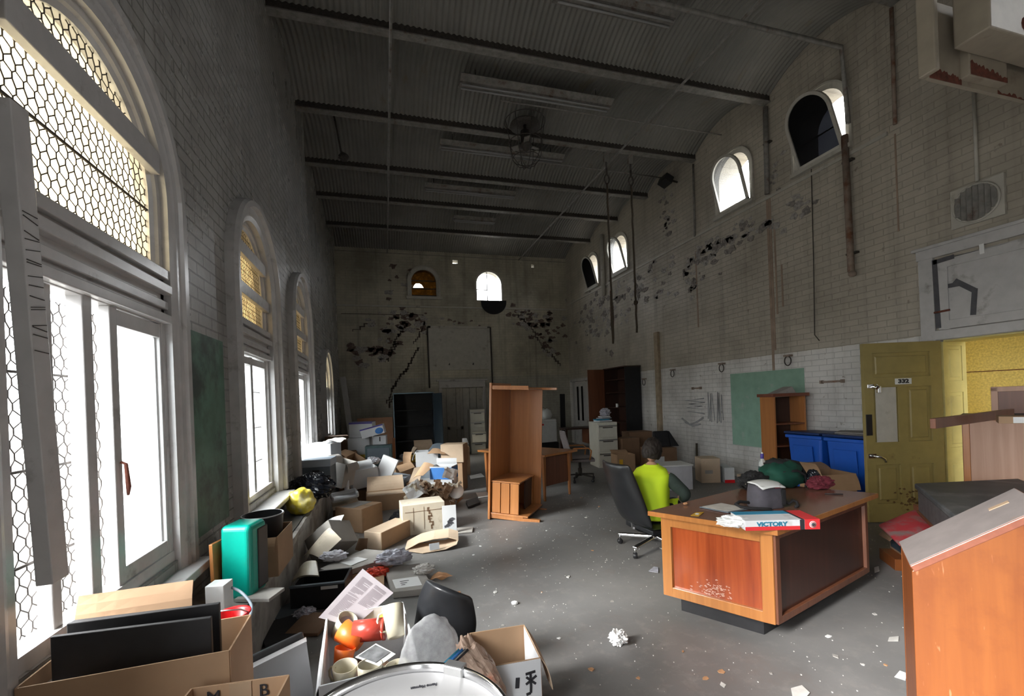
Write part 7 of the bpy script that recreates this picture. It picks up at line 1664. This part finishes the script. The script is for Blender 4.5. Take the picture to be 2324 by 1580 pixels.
# ------------------------------------------------------------------ black swivel chair and the seated person
FH = R(86)
fd = Vector((math.sin(FH), math.cos(FH), 0)); sd = Vector((math.cos(FH), -math.sin(FH), 0))   # sd: person's right
SC = Vector((2.71, 4.08, 0))
office_chair(tuple(SC), PI / 2 - FH, 'black leather swivel chair on a chrome star base holding the seated person', 'black_leather', 'chrome', back_h=0.65, back_w=0.58, recl=20, back_off=0.29, base_r=0.40, back_t=0.05, base_w=0.05, seat_z=0.29, a0=math.atan2((fl(1427, 1275) - SC).y, (fl(1427, 1275) - SC).x) - (PI / 2 - FH))
def skin_mesh(name, joints, edges, mat, parent, sub=2, root=0):
    me = bpy.data.meshes.new(name); me.from_pydata([j[0] for j in joints], edges, []); me.materials.append(MATS[mat])
    o = bpy.data.objects.new(name, me); col.objects.link(o); o.parent = parent
    md = o.modifiers.new('skin', 'SKIN'); md.use_smooth_shade = True
    for i, v in enumerate(me.skin_vertices[0].data):
        rr_ = joints[i][1]; v.radius = rr_ if isinstance(rr_, tuple) else (rr_, rr_); v.use_root = (i == root)
    md2 = o.modifiers.new('sub', 'SUBSURF'); md2.levels = sub; md2.render_levels = sub
    return o
per = thing('person', 'seated person in a fluorescent yellow vest with dark hair, seen from behind', 'person', (SC.x - 0.02, SC.y + 0.01, -0.135), (0, 0, PI / 2 - R(48)))
# local: x forward, y left; (the person's right is -y)
body = [((0.00, 0, 0.55), (0.15, 0.12)), ((-0.03, 0, 0.70), (0.145, 0.115)), ((-0.03, 0, 0.86), (0.16, 0.12)), ((0.0, 0, 0.965), (0.10, 0.085)), ((0.02, 0, 1.02), (0.055, 0.055)), ((0.035, 0, 1.06), (0.052, 0.052)),
        ((-0.005, -0.165, 0.915), (0.055, 0.055)), ((0.04, -0.34, 0.73), (0.05, 0.05)), ((0.24, -0.26, 0.63), (0.04, 0.04)), ((0.36, -0.20, 0.62), (0.03, 0.03)),
        ((-0.005, 0.165, 0.915), (0.055, 0.055)), ((0.08, 0.25, 0.73), (0.05, 0.05)), ((0.26, 0.20, 0.62), (0.04, 0.04)), ((0.34, 0.16, 0.61), (0.03, 0.03)),
        ((0.08, -0.10, 0.53), (0.095, 0.09)), ((0.43, -0.13, 0.53), (0.068, 0.068)), ((0.60, -0.13, 0.36), (0.052, 0.052)), ((0.70, -0.13, 0.225), (0.04, 0.04)),
        ((0.08, 0.10, 0.53), (0.095, 0.09)), ((0.43, 0.14, 0.53), (0.068, 0.068)), ((0.60, 0.14, 0.36), (0.052, 0.052)), ((0.70, 0.14, 0.225), (0.04, 0.04))]
be = [(0, 1), (1, 2), (2, 3), (3, 4), (4, 5), (3, 6), (6, 7), (7, 8), (8, 9), (3, 10), (10, 11), (11, 12), (12, 13), (0, 14), (14, 15), (15, 16), (16, 17), (0, 18), (18, 19), (19, 20), (20, 21)]
skin_mesh('body', body, be, 'skin', per)
# head with face
hd = MB(); HC = Vector((0.065, 0, 1.165))
def headp(u, v):
    th = PI * v; ph = 2 * PI * u
    d = Vector((math.sin(th) * math.cos(ph), math.sin(th) * math.sin(ph), math.cos(th)))
    p = Vector((d.x * 0.098, d.y * 0.076, d.z * 0.118))
    if d.z < -0.1: p.y *= 1 - 0.28 * (-d.z - 0.1); p.x += 0.018 * (-d.z - 0.1)
    f = max(0, d.x)
    p.x += 0.02 * math.exp(-((d.y) / 0.13) ** 2 - ((d.z + 0.12) / 0.2) ** 2) * f          # nose
    p.x -= 0.010 * f * (math.exp(-((d.y - 0.36) / 0.16) ** 2 - ((d.z - 0.08) / 0.13) ** 2) + math.exp(-((d.y + 0.36) / 0.16) ** 2 - ((d.z - 0.08) / 0.13) ** 2))
    p.x += 0.006 * math.exp(-((d.y) / 0.25) ** 2 - ((d.z + 0.52) / 0.1) ** 2) * f
    return p
hd.grid(headp, 40, 28); head = hd.build('head', MATS['skin'], per, loc=HC, rot=(R(6), R(10), R(-6)))
for s in (-1, 1):
    MB().blob((-0.005, s * 0.078, -0.01), (0.022, 0.008, 0.034), 12, 8).build('ear', MATS['skin'], head)
    MB().blob((0.083, s * 0.030, 0.010), (0.010, 0.013, 0.009), 12, 8).build('eye', MATS['white_plastic'], head)
MB().blob((0.094, 0, -0.060), (0.006, 0.022, 0.006), 12, 6).build('mouth', MATS['red_seat_lips'] if 'red_seat_lips' in MATS else MATS['maroon'], head)
hr = MB()
def hairp(u, v):
    ph = 2 * PI * u; th = PI * 0.70 * v * (1.0 if math.cos(ph) < 0.25 else max(0.48, 1 - 0.60 * (math.cos(ph) - 0.25)))
    d = Vector((math.sin(th) * math.cos(ph), math.sin(th) * math.sin(ph), math.cos(th)))
    k = 1.14 + 0.10 * mnoise.noise(d * 4 + Vector((3, 1, 2))) + 0.05 * mnoise.noise(Vector((d.x * 14, d.y * 14, d.z * 5))) + 0.06 * mnoise.noise(Vector((d.x * 34, d.y * 34, d.z * 12)))
    return Vector((d.x * 0.100 * k - 0.006, d.y * 0.082 * k, d.z * 0.120 * k))
hr.grid(hairp, 72, 34); hr.build('hair', MATS['hair'], head, solid=0.012)
# vest: front, back and shoulders as one shell over the torso, open at the arms
vs_ = MB()
secs_ = [(0.47, 0.165, 0.145, -0.01), (0.56, 0.172, 0.150, -0.02), (0.66, 0.17, 0.142, -0.035), (0.76, 0.175, 0.140, -0.038), (0.86, 0.185, 0.140, -0.035), (0.93, 0.185, 0.125, -0.02), (0.985, 0.15, 0.10, 0.0), (1.015, 0.085, 0.078, 0.015), (1.03, 0.068, 0.07, 0.022)]
def vest(u, v):
    f = v * (len(secs_) - 1); i = min(int(f), len(secs_) - 2); k = f - i
    z, wy_, wx_, ox = [a * (1 - k) + b * k for a, b in zip(secs_[i], secs_[i + 1])]
    a = 2 * PI * u; c, s = math.cos(a), math.sin(a); n_ = 2.6
    rr_ = (abs(c) ** n_ + abs(s) ** n_) ** (-1 / n_)
    w = 0.006 * mnoise.noise(Vector((c * 2, s * 2, z * 9)))
    return Vector((ox + (wx_ + w) * rr_ * c, (wy_ + w) * rr_ * s, z))
vs_.grid(vest, 44, 32); vest_o = vs_.build('vest', MATS['hivis'], per, solid=0.008)
# hem flaring over the right thigh
sheet('vest_hem', None, None, [Vector((-0.12, -0.13, 0.50)), Vector((0.12, -0.20, 0.50)), Vector((0.26, -0.215, 0.635)), Vector((0.0, -0.17, 0.66))], 'hivis', 0.006, -0.03, 0.01, 3, parent=per)
def sleeve(s, J):
    return skin_mesh('sleeve', [((J[0][0], J[0][1], J[0][2]), 0.09), (tuple((Vector(J[0]) + Vector(J[1])) / 2), 0.076), (J[1], 0.062), (tuple((Vector(J[1]) + Vector(J[2])) / 2), 0.054), (J[2], 0.045)], [(0, 1), (1, 2), (2, 3), (3, 4)], 'sleeve_green', per)
sleeve(-1, ((-0.005, -0.125, 0.935), (0.04, -0.34, 0.73), (0.23, -0.262, 0.635))); sleeve(1, ((-0.005, 0.125, 0.935), (0.08, 0.25, 0.73), (0.25, 0.20, 0.625)))
def trousers(s):
    y = 0.10 * s
    return [((0.08, y, 0.54), 0.108), ((0.26, y * 1.15, 0.545), 0.09), ((0.43, y * 1.3, 0.535), 0.08), ((0.59, y * 1.3, 0.37), 0.066), ((0.69, y * 1.3, 0.24), 0.06)]
tj = [((0.0, 0, 0.53), (0.14, 0.115))]; te = []
for s in (-1, 1):
    b0 = len(tj); tj += trousers(s); te += [(0, b0)] + [(b0 + i, b0 + i + 1) for i in range(4)]
skin_mesh('trousers', tj, te, 'trouser', per)
for s in (-1, 1):
    MB().box((0.75, s * 0.135, 0.18), (0.26, 0.095, 0.09), taper=(0.75, 0.8)).build('shoe', MATS['black_leather'], per, bevel=0.02, bseg=3)
    # hands: palm, four fingers of different length, thumb
    w_ = Vector((0.36, -0.20, 0.62)) if s < 0 else Vector((0.34, 0.16, 0.61))
    J = [(tuple(w_), 0.024), (tuple(w_ + Vector((0.045, 0, -0.006))), (0.034, 0.018)), (tuple(w_ + Vector((0.08, 0, -0.012))), (0.036, 0.015))]; E_ = [(0, 1), (1, 2)]
    skin_mesh('hand', J, E_, 'skin', per, 1)
    for k, (dy, L_) in enumerate(((-0.028, 0.06), (-0.009, 0.072), (0.011, 0.068), (0.029, 0.052))):
        b0 = w_ + Vector((0.075, dy, -0.012)); skin_mesh('finger', [(tuple(b0), 0.009), (tuple(b0 + Vector((L_ * 0.5, 0, -0.004))), 0.0085), (tuple(b0 + Vector((L_ * 0.8, 0, -0.018))), 0.008), (tuple(b0 + Vector((L_, 0, -0.036))), 0.007)], [(0, 1), (1, 2), (2, 3)], 'skin', per, 1)
    b0 = w_ + Vector((0.03, -s * -0.026 if s < 0 else -0.026, -0.005)); sg_ = 1 if s < 0 else -1
    skin_mesh('thumb', [(tuple(b0), 0.011), (tuple(b0 + Vector((0.03, sg_ * 0.022, -0.006))), 0.010), (tuple(b0 + Vector((0.06, sg_ * 0.028, -0.014))), 0.008)], [(0, 1), (1, 2)], 'skin', per, 1)
# ------------------------------------------------------------------ fine grit on the bare floor
bpy.context.view_layer.update(); occ = []
for o in bpy.data.objects:
    if o.type != 'MESH' or o.get('kind') == 'structure' or o.name.startswith('litter'): continue
    bb = [o.matrix_world @ Vector(c) for c in o.bound_box]
    if min(v.z for v in bb) < 0.03: occ.append((min(v.x for v in bb), max(v.x for v in bb), min(v.y for v in bb), max(v.y for v in bb)))
r = random.Random(5); mb = MB()
for i in range(3200):
    x, y = r.uniform(-0.7, 6.0), r.uniform(1.2, 10); s = r.uniform(0.0015, 0.005)
    if any(a - .01 < x < b + .01 and c - .01 < y < d + .01 for a, b, c, d in occ): continue
    mb.prism([(x + s, y), (x, y + s * 1.2), (x - s, y - s * .3), (x + s * .2, y - s)], s * 0.7)
o = mb.build('floor_grit', [MATS['scrap']]); o['kind'] = 'stuff'; tag(o, 'fine grit and crumbs strewn over the dusty floor', 'grit')
